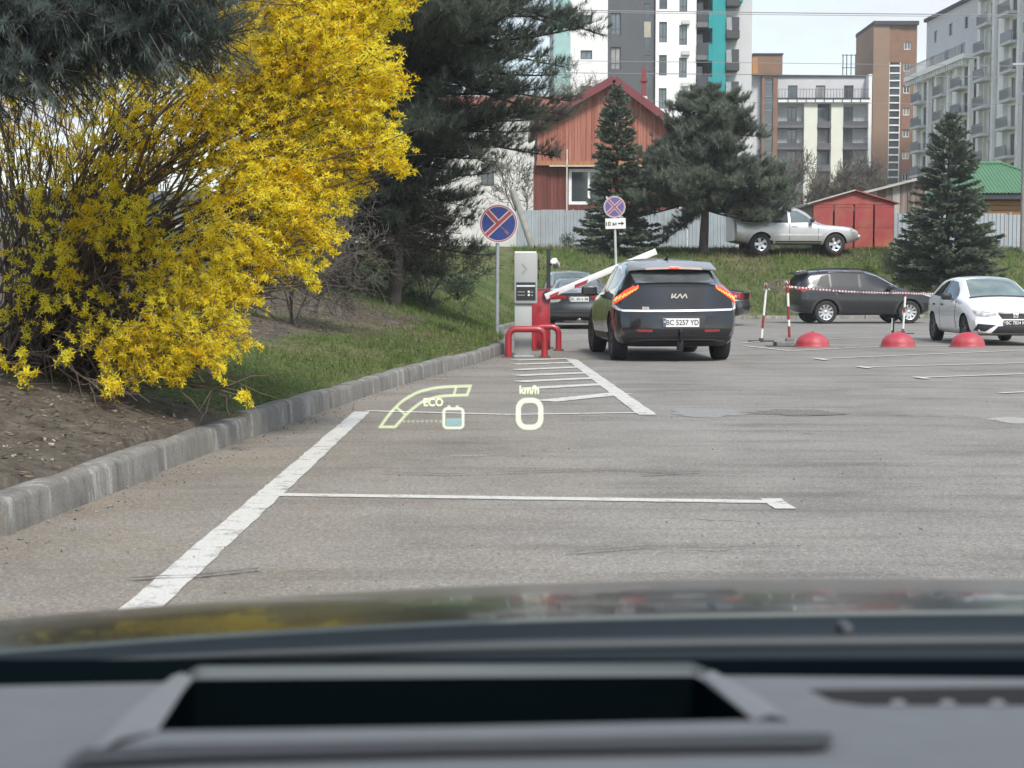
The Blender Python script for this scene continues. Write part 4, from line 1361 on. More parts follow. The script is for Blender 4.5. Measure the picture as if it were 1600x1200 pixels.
# camera post behind the barrier
d = 29.3
bx = fx(857, d)
t = thing('camera_post', 'slim dark green post rising behind the red barrier', 'post', (bx, d, 0))
mb = MB(); mb.box((0, 0, .94), (.075, .075, 1.88), bevel=.006); mb.build('pole', mat('dark_green_steel', (.018, .032, .028), .45), t)
mb = MB(); mb.box((0, 0, .01), (.2, .2, .02)); mb.build('foot', DARKP, t)
mb = MB(); mb.box((0, 0, 1.885), (.085, .085, .012)); mb.build('cap', DARKP, t)
t = thing('security_camera', 'white security camera bracketed to the dark green post', 'camera', (bx, d, 1.6))
Mc = Matrix.Translation((.125, -.06, .025)) @ Matrix.Rotation(math.radians(55), 4, 'X') @ Matrix.Rotation(math.radians(-25), 4, 'Y')
mb = MB(); mb.lathe([(0, -.11), (.05, -.105), (.068, -.07), (.07, .06), (.075, .07), (.06, .085), (0, .085)], 18, Mc); mb.build('body', WHITE, t, smooth=40)
mb = MB(); mb.box((.135, -.14, -.03), (.095, .05, .085), bevel=.012); mb.build('lens_hood', BLACKM, t)
mb = MB(); mb.tube([(.03, 0, 0), (.08, -.02, 0), (.11, -.05, .02)], .018, 8); mb.build('bracket', DARKP, t)

# hoop guards
def hoop(label, x0, x1, d, h, r=.055):
    cx = (x0 + x1) / 2
    t = thing('hoop_guard', label, 'bollard', (cx, d, 0), 0, 'red tube guards round the barrier')
    a, b = x0 - cx, x1 - cx
    R_ = .13
    pts = [(a, 0, 0)] + [(a + R_ - R_ * math.cos(q), 0, h - R_ + R_ * math.sin(q)) for q in np.linspace(0, PI / 2, 7)] + [(b - R_ + R_ * math.sin(q), 0, h - R_ + R_ * math.cos(q)) for q in np.linspace(0, PI / 2, 7)] + [(b, 0, 0)]
    mb = MB(); mb.tube(pts, r, 14); mb.build('tube', REDP, t, smooth=40)
    for x in (a, b):
        mb = MB(); mb.box((x, 0, .008), (.2, .2, .016), bevel=.004)
        for sx in (-.07, .07):
            for sy in (-.07, .07): mb.lathe([(.012, 0), (.012, .016), (0, .016)], 6, Matrix.Translation((x + sx, sy, .015)))
        mb.build('foot_plate', mat('rusty_plate', (.12, .07, .06), .8, var=.4, scale=12), t)
hoop('red tube guard bent round the foot of the pay column', fx(794.5, 25.55), fx(851, 25.55), 25.55, .475)
hoop('red tube guard beside the foot of the red barrier', fx(834, 28.3), fx(873, 28.3), 28.3, .44)

# red domes
DOME = mat('dome_paint', (0.40, 0.035, 0.055), .5, var=.14, scale=6, dirt=(0.30, 0.13, 0.12), dirt_amt=.7, dirt_scale=4.5)
def dome(px, label):
    g = gnd(px, 542.5)
    t = thing('dome_bollard', label, 'bollard', (g.x, g.y, 0), 0, 'red domes in a row')
    mb = MB(); mb.lathe([(.335, .0), (.335, .035), (.325, .05)] + [(.322 * math.cos(a), .05 + .245 * math.sin(a)) for a in np.linspace(0.05, PI / 2, 14)], 40)
    mb.build('dome', DOME, t, smooth=50)
    mb = MB(); mb.lathe([(.36, 0), (.355, .018), (.335, .02)], 40); mb.build('base_rim', mat('dome_concrete', (.26, .16, .15), .85, var=.2, scale=14), t, smooth=30)
    mb = MB(); mb.lathe([(.022, .29), (.022, .302), (0, .304)], 10); mb.build('lifting_plug', DARKP, t)
dome(1269.5, 'red dome bollard next to the striped tape post')
dome(1403, 'red dome bollard in front of the black suv front wheel')
dome(1512, 'red dome bollard in front of the white hatchback')

# striped posts with warning tape
REDS = mat('stripe_red', (0.26, 0.03, 0.03), .5, var=.15, scale=9)
def tape_post(label, px0, py0, px1, py1, bands, base):
    g = gnd(px0, py0)
    t = thing('tape_post', label, 'post', (g.x, g.y, 0), 0, 'striped posts carrying warning tape')
    tp = pix(px1, py1, g.y) - g
    n = len(bands)
    mb = MB(); mb.tube([(0, 0, .02), tp], .026, 10); mb.build('pole', WHITE, t, smooth=40)
    for k, b in enumerate(bands):
        if b: 
            mb = MB(); mb.tube([tp * (k / n), tp * ((k + 1) / n)], .0275, 10); mb.build('red_band', REDS, t, smooth=40)
    mb = MB()
    if base == 'cross':
        mb.box((0, 0, .015), (.56, .06, .03)); mb.box((0, 0, .016), (.055, .5, .028)); mb.box((0, 0, .05), (.09, .09, .06), bevel=.01)
        mb.build('base', mat('base_iron', (.06, .055, .055), .7), t)
    else:
        mb.box((-.05, 0, .05), (.5, .42, .10), bevel=.02); mb.box((0, 0, .13), (.16, .16, .08), bevel=.02)
        mb.build('base', mat('base_concrete', (.20, .195, .185), .9, var=.3, scale=10), t)
        mb = MB(); mb.box((-.1, -.1, .006), (.75, .5, .012)); mb.build('base_pad', mat('base_iron', (.06, .055, .055), .7), t)
    return g + tp
pa = tape_post('striped tape post on a thin cross foot', 1189.5, 534, 1198, 441, [0, 0, 1, 1, 0, 0, 0, 0, 1], 'cross')
pb = tape_post('striped tape post on a grey block beside a red dome', 1234, 541, 1230, 437, [0, 1, 1, 0, 1, 1, 0, 0, 1, 1], 'block')
pc = tape_post('striped tape post in front of the black suv wheel', 1410.5, 522, 1415, 455, [1, 0, 0, 0, 1, 0, 0, 1], 'cross')
g = gnd(1395, 521)
t = thing('stub_post', 'short black post with a white edge behind a red dome', 'post', (g.x, g.y, 0))
mb = MB(); mb.tube([(0, 0, 0), (0, 0, .40)], .035, 10); mb.build('stub', BLACKM, t, smooth=40)
mb = MB(); mb.box((-.03, -.02, .23), (.02, .03, .30)); mb.build('white_edge', WHITE, t)

TAPEW = mat('tape_white', (0.66, 0.64, 0.60), .5); TAPER = mat('tape_red', (0.34, 0.05, 0.05), .5)
def tape(a, b, sag, mb, w=.045, step=.11, seed=1):
    rr = random.Random(seed)
    L = (b - a).length; n = max(3, int(L / step))
    rows = []
    for k in range(n + 1):
        q = k / n
        p = a.lerp(b, q); p.z -= sag * 4 * q * (1 - q)
        an = rr.uniform(-.9, .9)
        rows.append((p, Vector((0, math.sin(an), math.cos(an))) * w / 2))
    for k in range(n):
        (p, u_), (q_, v_) = rows[k], rows[k + 1]
        mb.add([p - u_, q_ - v_, q_ + v_, p + u_], [(0, 1, 2, 3)], k % 2)
mb = MB()
o_ = Vector((0, -.03, 0))
tape(pa + o_ - Vector((0, 0, .05)), pb + o_ - Vector((0, 0, .02)), -.05, mb, seed=2)
tape(pa + o_ - Vector((0, 0, .02)), pb + o_ - Vector((0, 0, .14)), .05, mb, seed=3)
tape(pa + o_ - Vector((0, 0, .10)), pb + o_ - Vector((0, 0, .13)), .02, mb, seed=4)
tape(pb + o_ - Vector((0, 0, .13)), pc + o_ - Vector((0, 0, .04)), .04, mb, seed=5)
pe = pix(1474, 458, 41.0)
tape(pc + o_ - Vector((0, 0, .04)), pe, .02, mb, seed=6)
for p_ in (pa, pb):
    for k in range(6):
        a = k * 1.05
        tape(p_ + Vector((math.cos(a) * .05, math.sin(a) * .05, -.02)), p_ + Vector((math.cos(a + 1.5) * .07, math.sin(a + 1.5) * .07, -.16)), .0, mb, w=.05, step=.06, seed=20 + k)
p_ = pb.lerp(pc, .36) + o_
tape(p_ - Vector((0, 0, .12)), p_ + Vector((.02, 0, -.22)), 0, mb, seed=9)
tag(mb.build('warning_tape', [TAPEW, TAPER]), 'red and white warning tape strung between the striped posts', 'tape')
# far end of the tape is tied to a post hidden by the white car
t = thing('tape_post', 'tape post standing behind the white hatchback', 'post', (pe.x, pe.y, 0), 0, 'striped posts carrying warning tape')
mb = MB(); mb.tube([(0, 0, 0), (0, 0, pe.z + .06)], .026, 10); mb.build('pole', WHITE, t)
# ================================================================== BUILDINGS
def noise_wall(name, col, var=.06, scale=.6, dirt=None, amt=.3):
    return mat(name, col, .9, var=var, scale=scale, dirt=dirt, dirt_amt=amt, dirt_scale=.35, spec=.2)
PANE = mat('window_pane', (0.045, 0.055, 0.060), .06, var=.5, scale=.35, spec=.9)
PANE2 = mat('pale_blind', (.24, .235, .22), .25, var=.3, scale=.8, coat=.8)
PANE3 = mat('sky_pane', (.115, .14, .155), .05, var=.4, scale=.5, spec=.9)
_rw = random.Random(3)
FRAMEG = mat('window_frame_grey', (0.06, 0.06, 0.065), .5)
FRAMEW = mat('window_frame_white', (0.70, 0.70, 0.69), .5)

class Face:
    """a vertical wall plane: x along u, y up, outwards n"""
    def __init__(f, O, u, root):
        f.O = Vector(O); f.u = Vector(u).normalized(); f.n = f.u.cross(Vector((0, 0, 1))).normalized(); f.root = root
    def P(f, x, z, d=0): return f.O + f.u * x + f.n * d + Vector((0, 0, z))
    def wall(f, x0, x1, z0, z1, holes, m, d=0.0, reveal=.22, name='wall', rev_m=None):
        xs = sorted({x0, x1, *[v for h in holes for v in h[:2] if x0 < v < x1]})
        zs = sorted({z0, z1, *[v for h in holes for v in h[2:4] if z0 < v < z1]})
        mb = MB()
        for a, b in zip(xs[:-1], xs[1:]):
            for c_, e in zip(zs[:-1], zs[1:]):
                mx, mz = (a + b) / 2, (c_ + e) / 2
                if any(h[0] < mx < h[1] and h[2] < mz < h[3] for h in holes): continue
                mb.add([f.P(a, c_, d), f.P(b, c_, d), f.P(b, e, d), f.P(a, e, d)], [(0, 1, 2, 3)])
        for a, b, c_, e in [h[:4] for h in holes]:
            q = [(a, c_), (b, c_), (b, e), (a, e)]
            for k in range(4):
                (xa, za), (xb, zb) = q[k], q[(k + 1) % 4]
                mb.add([f.P(xa, za, d), f.P(xb, zb, d), f.P(xb, zb, d - reveal), f.P(xa, za, d - reveal)], [(0, 1, 2, 3)])
        return mb.build(name, m, f.root, f.root.location)
    def block(f, x0, x1, z0, z1, d0, d1, m, name, parent=None):
        mb = MB()
        vs = [f.P(x, z, d) for x in (x0, x1) for z in (z0, z1) for d in (d0, d1)]
        mb.add(vs, [(0, 1, 3, 2), (4, 6, 7, 5), (0, 4, 5, 1), (2, 3, 7, 6), (0, 2, 6, 4), (1, 5, 7, 3)])
        return mb.build(name, m, parent or f.root, f.root.location)
    def bars(f, boxes, m, name, parent=None):
        mb = MB()
        for x0, x1, z0, z1, d0, d1 in boxes:
            vs = [f.P(x, z, d) for x in (x0, x1) for z in (z0, z1) for d in (d0, d1)]
            mb.add(vs, [(0, 1, 3, 2), (4, 6, 7, 5), (0, 4, 5, 1), (2, 3, 7, 6), (0, 2, 6, 4), (1, 5, 7, 3)])
        return mb.build(name, m, parent or f.root, f.root.location)
    def window(f, x0, x1, z0, z1, d=0.0, fm=None, pm=None, mull=1, trans=0, fw=.07, recess=.14):
        fm, pm = fm or FRAMEG, pm or _rw.choice([PANE, PANE, PANE, PANE3, PANE3, PANE2])
        e = .004
        x0, x1, z0, z1 = x0 + e, x1 - e, z0 + e, z1 - e
        da, db = d - recess - .06, d - recess
        b = [(x0, x0 + fw, z0, z1, da, db), (x1 - fw, x1, z0, z1, da, db), (x0 + fw, x1 - fw, z0, z0 + fw, da, db), (x0 + fw, x1 - fw, z1 - fw, z1, da, db)]
        for k in range(mull):
            xm = x0 + (x1 - x0) * (k + 1) / (mull + 1)
            b.append((xm - fw * .4, xm + fw * .4, z0 + fw, z1 - fw, da, db - .005))
        if trans:
            zm = z0 + (z1 - z0) * trans
            b.append((x0 + fw, x1 - fw, zm - fw * .4, zm + fw * .4, da, db - .008))
        w = f.bars(b, fm, 'window')
        f.block(x0 + fw * .5, x1 - fw * .5, z0 + fw * .5, z1 - fw * .5, d - recess - .10, d - recess - .035, pm, 'pane', w)
        return w

def front(Y, root):
    """a wall plane facing the camera at depth Y; x in photograph-derived metres"""
    return Face((0, Y, 0), (1, 0, 0), root)

# ---------------------------------------------------------------- tall tower block
WHT_R = noise_wall('white_render', (0.77, 0.77, 0.76), dirt=(.42, .42, .41), amt=.3)
GRY_R = noise_wall('dark_grey_render', (0.105, 0.110, 0.118), var=.05)
GAB_R = noise_wall('pale_grey_render', (0.52, 0.52, 0.535), var=.04)
TEAL_R = noise_wall('teal_render', (0.03, 0.28, 0.29), var=.06)
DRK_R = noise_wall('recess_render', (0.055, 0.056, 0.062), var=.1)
BEIGE = mat('beige_panel', (.36, .33, .27), .7)
Y = 134.0
root = thing('apartment_tower', 'tall apartment tower in white and dark grey with a teal column', 'apartment block', (fx(1010, Y), Y, 3))
G0, TOP = 2.0, 34.0
F1 = front(Y, root)
def seg(px0, px1, m, wins, dy=0.0, mull=1, trans=0, top=TOP):
    x0, x1 = fx(px0, Y), fx(px1, Y)
    hs = [(fx(a, Y), fx(b, Y), fz(c_, Y), fz(e, Y)) for a, b, e, c_ in wins]
    F1.wall(x0, x1, G0, top, hs, m, dy)
    for h in hs: F1.window(*h, d=dy, mull=mull, trans=trans)
st = 51.7
seg(864, 890, noise_wall('pale_teal_render', (0.30, 0.46, 0.45), var=.15), [], .25)
seg(890.2, 948, WHT_R, [(906, 924, 24 + k * 55 - 55, 38 + k * 55 - 55) for k in range(5)], .15, 1)
seg(948.2, 1020.5, GRY_R, [(952.5, 968, 20 + k * 53.8 - 53.8, 55 + k * 53.8 - 53.8) for k in range(5)], .1, 1, .28)
for a, b, e, c_ in ((1004.5, 1014, 7, 33), (1004.5, 1014, 60, 87), (1004.5, 1014, -46, -20), (1004.5, 1014, 113, 139)):
    F1.block(fx(a, Y), fx(b, Y), fz(c_, Y), fz(e, Y), .1, .13, PANE, 'stair_window')
for e, c_ in ((34, 59), (-19, 6), (88, 112)):
    F1.block(fx(1004, Y), fx(1014.5, Y), fz(c_, Y), fz(e, Y), .1, .15, BEIGE if e == 34 else GRY_R, 'infill_panel')
seg(1020.7, 1084.5, WHT_R, [(1027, 1039, 35 + st * k - 2 * st, 67 + st * k - 2 * st) for k in range(7)] + [(1058, 1070, 40 + 51 * k - 102, 71 + 51 * k - 102) for k in range(7)], .3, 1, .3)
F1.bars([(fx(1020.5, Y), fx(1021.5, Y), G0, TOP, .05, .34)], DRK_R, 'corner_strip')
# air conditioners hung on the white part
for py in (33, 81, 130):
    F1.block(fx(1062, Y), fx(1074, Y), fz(py + 6, Y), fz(py, Y), .3, .62, mat('ac_white', (.50, .50, .49), .6), 'air_conditioner')
# recessed dark balcony bay
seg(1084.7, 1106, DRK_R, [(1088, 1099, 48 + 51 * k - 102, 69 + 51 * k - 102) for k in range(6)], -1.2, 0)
for k in range(7):
    py = 36 + k * 51 - 102
    b = F1.block(fx(1085, Y), fx(1107.5, Y), fz(py + 8, Y), fz(py, Y), -1.1, .55, mat('balcony_grey', (.14, .14, .15), .8), 'balcony')
    F1.block(fx(1085.5, Y), fx(1108, Y), fz(py - .5, Y), fz(py - 19, Y), .45, .53, mat('smoked_panel', (.045, .046, .052), .3), 'railing', b)
# teal column, stepped on its inner side
xs = fx(1129, Y)
F1.block(fx(1108.5, Y), xs, G0, TOP, -2, .7, TEAL_R, 'teal_column')
for k in range(7):
    py = 20 + k * 51 - 102
    F1.block(fx(1102.5, Y), fx(1108.4, Y), fz(py + 26, Y), fz(py, Y), -1, .68, TEAL_R, 'teal_tooth')
seg(1129.2, 1172, GAB_R, [], -.3)
for k in range(6):
    py = 50 + 50 * k - 100
    b = F1.block(fx(1129.3, Y), fx(1149.5, Y), fz(py + 12, Y), fz(py, Y), -.28, 1.0, mat('balcony_dark', (.05, .05, .055), .7), 'balcony')
    F1.block(fx(1129.5, Y), fx(1137, Y), fz(py - 1, Y), fz(py - 20, Y), .86, .9, mat('rail_glass', (.28, .29, .30), .2), 'railing', b)
    F1.block(fx(1138, Y), fx(1149, Y), fz(py - .5, Y), fz(py - 20.5, Y), .84, .92, mat('smoked_panel', (.045, .046, .052), .3), 'railing', b)
    F1.block(fx(1130, Y), fx(1136, Y), fz(py - .5, Y), fz(py - 24, Y), -.29, -.27, PANE, 'balcony_door')
F1.block(fx(1129.3, Y), fx(1155, Y), fz(5, Y), fz(-14, Y), -.28, .7, TEAL_R, 'teal_beam')
F1.block(fx(865, Y), fx(1171.5, Y), G0, TOP - .2, -16, -2.1, GAB_R, 'core')
F1.block(fx(862, Y), fx(1173, Y), TOP, TOP + .4, -16.2, 1.1, DRK_R, 'roof_slab')

# ---------------------------------------------------------------- white four-bay block with a brown stair tower
Y = 205.0
CREAM = noise_wall('cream_render', (0.66, 0.665, 0.58), var=.05)
BRN = noise_wall('brown_cladding', (0.215, 0.125, 0.082), var=.10, scale=.9)
ORG = noise_wall('lit_orange_cladding', (0.40, 0.19, 0.07), var=.08)  # side of the stair head, its sunlit brightness put into the colour
root = thing('apartment_block', 'low white apartment block with a brown stair tower and a roof terrace', 'apartment block', (fx(1260, Y), Y, 3))
F2 = front(Y, root)
X = lambda p: fx(p, Y)
Z = lambda p: fz(p, Y)
F2.wall(X(1125), X(1186), G0, Z(117), [(X(1170.5), X(1175.5), Z(174), Z(165))], GAB_R, -.6)
F2.window(X(1170.5), X(1175.5), Z(174), Z(165), -.6, mull=0)
F2.block(X(1172), X(1217), Z(117), Z(87), -5, .9, BRN, 'stair_head')
F2.block(X(1170.5), X(1179), Z(116.8), Z(91), -4.9, .95, ORG, 'lit_cheek')
F2.block(X(1171), X(1218), Z(87), Z(85), -5.2, 1.1, DRK_R, 'roof_edge')
F2.wall(X(1186.3), X(1211), G0, Z(117.2), [(X(1191), X(1204), G0 + 3, Z(123))], BRN, .5)
F2.block(X(1191), X(1204), G0 + 3, Z(123), -.3, .1, PANE, 'stair_glazing')
for k in range(14):
    py = 128 + k * 11
    if k % 2 == 0: F2.block(X(1191.1), X(1203.9), Z(py + 2.4), Z(py), .1, .2, mat('glazing_band', (.16, .17, .19), .4), 'glazing_band')
# recessed top storey and terrace
hs = [(X(a), X(a + 15), Z(153), Z(131)) for a in (1231, 1274.5, 1318.5)]
F2.wall(X(1211.2), X(1352), Z(155), Z(116.5), hs, GAB_R, -1.6)
for h in hs: F2.window(*h, d=-1.6, mull=1)
F2.block(X(1209), X(1354), Z(117), Z(115.2), -8, -1.3, DRK_R, 'roof_edge')
F2.block(X(1211.4), X(1353), Z(155.6), Z(153.8), -1.6, .8, DRK_R, 'terrace_edge')
F2.block(X(1211.4), X(1353), Z(160.5), Z(155.7), -1.6, .7, WHT_R, 'terrace_fascia')
rl = [(X(1211.4), X(1353), Z(140.6), Z(140), .68, .74)] + [(X(p), X(p + .6), Z(153.8), Z(140.6), .68, .74) for p in np.arange(1212, 1353, 4.7)]
F2.bars(rl, FRAMEG, 'railing')
F2.bars([(X(p), X(p + 1.2), Z(160.4), Z(155.8), .7, .76) for p in np.arange(1226, 1350, 14)], DRK_R, 'fascia_joint')
# bays
F2.block(X(1253), X(1273.5), G0, Z(160.6), -1.5, .15, CREAM, 'white_pier')
F2.block(X(1295), X(1313.5), G0, Z(160.6), -1.5, .15, CREAM, 'white_pier')
F2.block(X(1352.3), X(1357.5), G0, Z(116), -1.8, .2, WHT_R, 'white_pier')
for a, b in ((1211.4, 1252.8), (1273.7, 1294.8), (1313.7, 1352.1)):
    wd = b - a
    hs = []
    for k in range(7):
        p0 = 166 + k * 34
        if wd > 25: hs.append((X(a + wd * (.42 if a < 1250 else .08)), X(a + wd * (.78 if a < 1250 else .46)), Z(p0 + 27), Z(p0)))
        else: hs.append((X(a + 1), X(b - 1), Z(p0 + 29), Z(p0)))
    F2.wall(X(a), X(b), G0, Z(160.7), hs, GAB_R if wd > 25 else DRK_R, -1.0)
    for h in hs: F2.window(*h, d=-1.0, mull=1)
    for k in range(6):
        p0 = 191 + k * 34
        bl = F2.block(X(a + .2), X(b - .2), Z(p0 + 9), Z(p0 + 5), -1.0, .42, mat('balcony_grey2', (.115, .115, .125), .8), 'balcony')
        if wd > 25: F2.bars([(X(a + .3), X(b - .3), Z(p0 - 7.6), Z(p0 - 8.2), .34, .4)] + [(X(p), X(p + .5), Z(p0 + 5), Z(p0 - 7.6), .35, .39) for p in np.arange(a + .5, b - .5, 2.4)], FRAMEG, 'railing', bl)
        F2.block(X(a + .3), X(b - .3), Z(p0 + 5), Z(p0 - 1.2), .28, .34, mat('balcony_front', (.085, .087, .097), .5), 'railing', bl)
F2.block(X(1126), X(1352), G0, Z(118), -14, -1.9, GAB_R, 'core')
# roof clutter
F2.bars([(X(1212), X(1352), Z(107.6), Z(107), -7.8, -7.72)] + [(X(p), X(p + .5), Z(116), Z(107.6), -7.8, -7.72) for p in np.arange(1216, 1352, 13)], FRAMEG, 'roof_railing')
F2.bars([(X(p), X(p + 1.3), Z(116), Z(76), -5, -4.85) for p in (1324, 1330, 1337, 1344)] + [(X(1323), X(1347), Z(78), Z(77), -5, -4.9), (X(1323), X(1347), Z(98), Z(97), -5, -4.9)], FRAMEG, 'roof_mast')
F2.bars([(X(1257), X(1271), Z(115), Z(112.5), -6, -5), (X(1272), X(1293), Z(115), Z(110), -6, -5), (X(1241), X(1244), Z(115), Z(111), -6, -5.5)], DRK_R, 'roof_plant')

# ---------------------------------------------------------------- brown tower
Y = 207.0
root = thing('stair_tower', 'brown clad tower with a glazed strip and one column of small windows', 'apartment block', (fx(1390, Y), Y, 3))
F3 = front(Y, root)
tp = Z(40)
F3.block(X(1358), X(1383), G0, tp, -10, .5, noise_wall('tan_cladding', (.245, .165, .115), var=.06), 'tan_wall')
F3.block(X(1384.2), X(1400), G0, Z(98), -3, .1, PANE, 'stair_glazing')
for k in range(17):
    py = 102 + k * 11.6
    F3.block(X(1384.1), X(1400.1), Z(py + 2.2), Z(py), .1, .28, FRAMEW, 'glazing_band')
F3.bars([(X(1383.1), X(1384.3), G0, Z(98), -1, .3), (X(1399.9), X(1401), G0, Z(98), -1, .3)], FRAMEW, 'glazing_frame')
F3.block(X(1383.1), X(1401), Z(97.9), tp, -10, .3, BRN, 'brown_wall')
hs = [(X(1406), X(1416.5), Z(112 + 34.2 * k), Z(100 + 34.2 * k)) for k in range(-1, 6)]
F3.wall(X(1401.2), X(1426), G0, tp, hs, BRN, .2)
for h in hs: F3.window(*h, d=.2, fm=FRAMEW, mull=1, fw=.10)
for k in range(0, 6, 2): F3.block(X(1403), X(1416.6), Z(134 + 34.2 * k), Z(113.5 + 34.2 * k), .2, .26, mat('red_brown_cladding', (.235, .115, .085), .85), 'cladding_panel')
F3.block(X(1357.5), X(1427), tp, tp + .5, -10.2, .8, DRK_R, 'roof_edge')
F3.block(X(1358.5), X(1425.5), G0, tp - .1, -10.2, -3.2, BRN, 'core')

# ---------------------------------------------------------------- long white block running towards the camera
root = thing('long_apartment_block', 'long white apartment block with rows of grey balconies receding beside the green roof', 'apartment block', (53, 180, 3))
A = Vector((fx(1426.5, 193), 193, 0)); B = Vector((fx(1640, 152), 152, 0))
LNG = (B - A).length
F4 = Face(A, B - A, root)
floors = 12
FH = 2.95
z0 = 2.8
nb = 6
bw = LNG / nb
WHC = noise_wall('warm_white_render', (0.84, 0.84, 0.77), var=.05, scale=.5)
hs_all = []
RAILM = mat('railing_grey', (.27, .275, .28), .5)
rows_at = lambda k: 8 if k < 3 else 12
for k in range(nb):
    x = k * bw
    nf = rows_at(k)
    hs = []
    for f in range(nf):
        zf = z0 + f * FH
        hs.append((x + bw * .12, x + bw * .27, zf + .9, zf + 2.4))
        hs.append((x + bw * .54, x + bw * .72, zf + .15, zf + 2.35))
    F4.wall(x, x + bw - .01, G0, z0 + nf * FH, hs, WHC, 0 if k % 2 else .35, name='wall')
    for h in hs: F4.window(*h, d=0 if k % 2 else .35, mull=1)
    F4.block(x + bw * .30, x + bw * .42, G0, z0 + nf * FH - .05, .36, .85, WHT_R, 'white_pier')
    F4.block(x + bw * .88, x + bw * .97, G0, z0 + nf * FH - .05, .36, .75, WHT_R, 'white_pier')
    for f in range(1, nf):
        zf = z0 + f * FH
        dd = 1.7 if (k + f // 3) % 3 else 1.35
        b = F4.block(x + bw * .43, x + bw * .87, zf - .28, zf, .36, dd, mat('balcony_pale', (.55, .555, .54), .8), 'balcony')
        if (k * 5 + f * 3) % 4:
            F4.bars([(x + bw * .43, x + bw * .87, zf + 1.02, zf + 1.08, dd - .07, dd - .02), (x + bw * .43, x + bw * .87, zf + .06, zf + .11, dd - .07, dd - .02)] + [(x + bw * .43 + q, x + bw * .43 + q + .03, zf + .1, zf + 1.03, dd - .07, dd - .02) for q in np.arange(0, bw * .44, .2)], RAILM, 'railing', b)
        else:
            F4.block(x + bw * .43, x + bw * .87, zf + .02, zf + 1.05, dd - .08, dd - .03, mat('rail_panel_blue', (.10, .12, .145), .35), 'railing', b)
        F4.block(x + bw * .43, x + bw * .44, zf + .02, zf + 1.05, .4, dd - .1, RAILM, 'side_railing', b)
# terrace storey set back above the far half, taller near half behind it
zt = z0 + 8 * FH
F4.block(0, 3 * bw - .1, zt, zt + .55, -1.0, 1.6, WHC, 'terrace_fascia')
F4.bars([(q, q + .28, zt - .6, zt - .02, .9, 1.45) for q in np.arange(.2, 3 * bw - .4, .8)], WHT_R, 'terrace_bracket')['kind'] = 'stuff'
F4.bars([(0, 3 * bw, zt + 1.6, zt + 1.68, 1.4, 1.48)] + [(q, q + .06, zt + .55, zt + 1.6, 1.4, 1.48) for q in np.arange(0, 3 * bw, .45)], RAILM, 'terrace_railing')
hs = [(q, q + 1.5, zt + .9, zt + 2.9) for q in np.arange(1.5, 3 * bw - 2, 5.2)]
F4.wall(0, 3 * bw - .1, zt + .56, zt + 7.4, hs + [(q + 1.2, q + 2.4, zt + 4.4, zt + 5.8) for q in np.arange(1.5, 3 * bw - 4, 5.2)], GAB_R, -1.2)
for h in hs: F4.window(*h, d=-1.2)
for q in np.arange(1.5, 3 * bw - 4, 5.2): F4.window(q + 1.2, q + 2.4, zt + 4.4, zt + 5.8, d=-1.2, mull=0)
F4.block(-.3, 3 * bw - .05, zt + 7.4, zt + 7.8, -14, -.9, DRK_R, 'roof_edge')
F4.block(3 * bw, nb * bw + .3, z0 + 12 * FH, z0 + 12 * FH + .4, -14, .9, DRK_R, 'roof_edge')
F4.block(.1, 3 * bw - .12, G0, zt + 7.3, -14, -1.4, WHC, 'core')
F4.block(3 * bw - .1, nb * bw, G0, z0 + 12 * FH - .1, -14, -.5, WHC, 'core')

# ---------------------------------------------------------------- red wooden house
Y = 78.0
def planks_mat(name, lo, mid, hi, wear):
    m, n, l, b = _nodes(name)
    v = _coord(n, l, (5.2, 5.2, .10))
    f = _noise(n, l, v, 1.3, 2, .5)
    f2 = _noise(n, l, _coord(n, l, (9, 9, .6)), 2.2, 6, .7)
    c = _ramp(n, l, f, [(.28, lo), (.5, mid), (.72, hi)])
    c = _mix(n, l, _ramp(n, l, f2, [(.56, 0.0), (.70, .55)]), c, wear)
    l.new(c, b.inputs['Base Color']); b.inputs['Roughness'].default_value = .8
    MATS[name] = m
    return m
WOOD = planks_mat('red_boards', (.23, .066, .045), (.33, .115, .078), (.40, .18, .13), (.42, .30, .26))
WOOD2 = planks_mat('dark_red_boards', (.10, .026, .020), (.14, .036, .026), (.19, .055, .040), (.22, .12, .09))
ROOFR = mat('red_roof_metal', (.155, .030, .035), .5, var=.12, scale=2)
Xh = lambda p: fx(p, Y)
Zh = lambda p: fz(p, Y)
root = thing('wooden_house', 'red boarded wooden house with a steep red roof behind the grey fence', 'house', (Xh(945), Y, 3))
F5 = front(Y, root)
xa, xl, xr = Xh(957), Xh(838), Xh(1056)
za, zl, zr = Zh(128), Zh(196), Zh(203)
roof_z = lambda x: za + (zl - za) * (xa - x) / (xa - xl) if x < xa else za + (zr - za) * (x - xa) / (xr - xa)
bd = []
w = .145
x = Xh(839)
hx0, hx1, hz0, hz1 = Xh(943), Xh(962), Zh(196), Zh(171)
mb = MB(); mb2 = MB()
def board(mb, x0, x1, z0, z1, z1b, d0, d1):
    vs = [F5.P(x0, z0, d1), F5.P(x1, z0, d1), F5.P(x1, z1b, d1), F5.P(x0, z1, d1), F5.P(x0, z0, d0), F5.P(x1, z0, d0), F5.P(x1, z1b, d0), F5.P(x0, z1, d0)]
    mb.add(vs, [(0, 1, 2, 3), (4, 0, 3, 7), (1, 5, 6, 2), (4, 5, 1, 0)])
k = 0
while x < Xh(1053):
    x1 = x + w - .014
    d1 = .03 + .012 * (k % 2)
    if x1 > hx0 and x < hx1:
        board(mb, x, x1, Zh(252), hz0, hz0, -.02, d1); board(mb, x, x1, hz1, roof_z(x), roof_z(x1), -.02, d1)
    else:
        board(mb, x, x1, Zh(252), roof_z(x), roof_z(x1), -.02, d1)
    x += w; k += 1
tag(mb.build('plank_cladding', WOOD, root, root.location), kind='stuff')
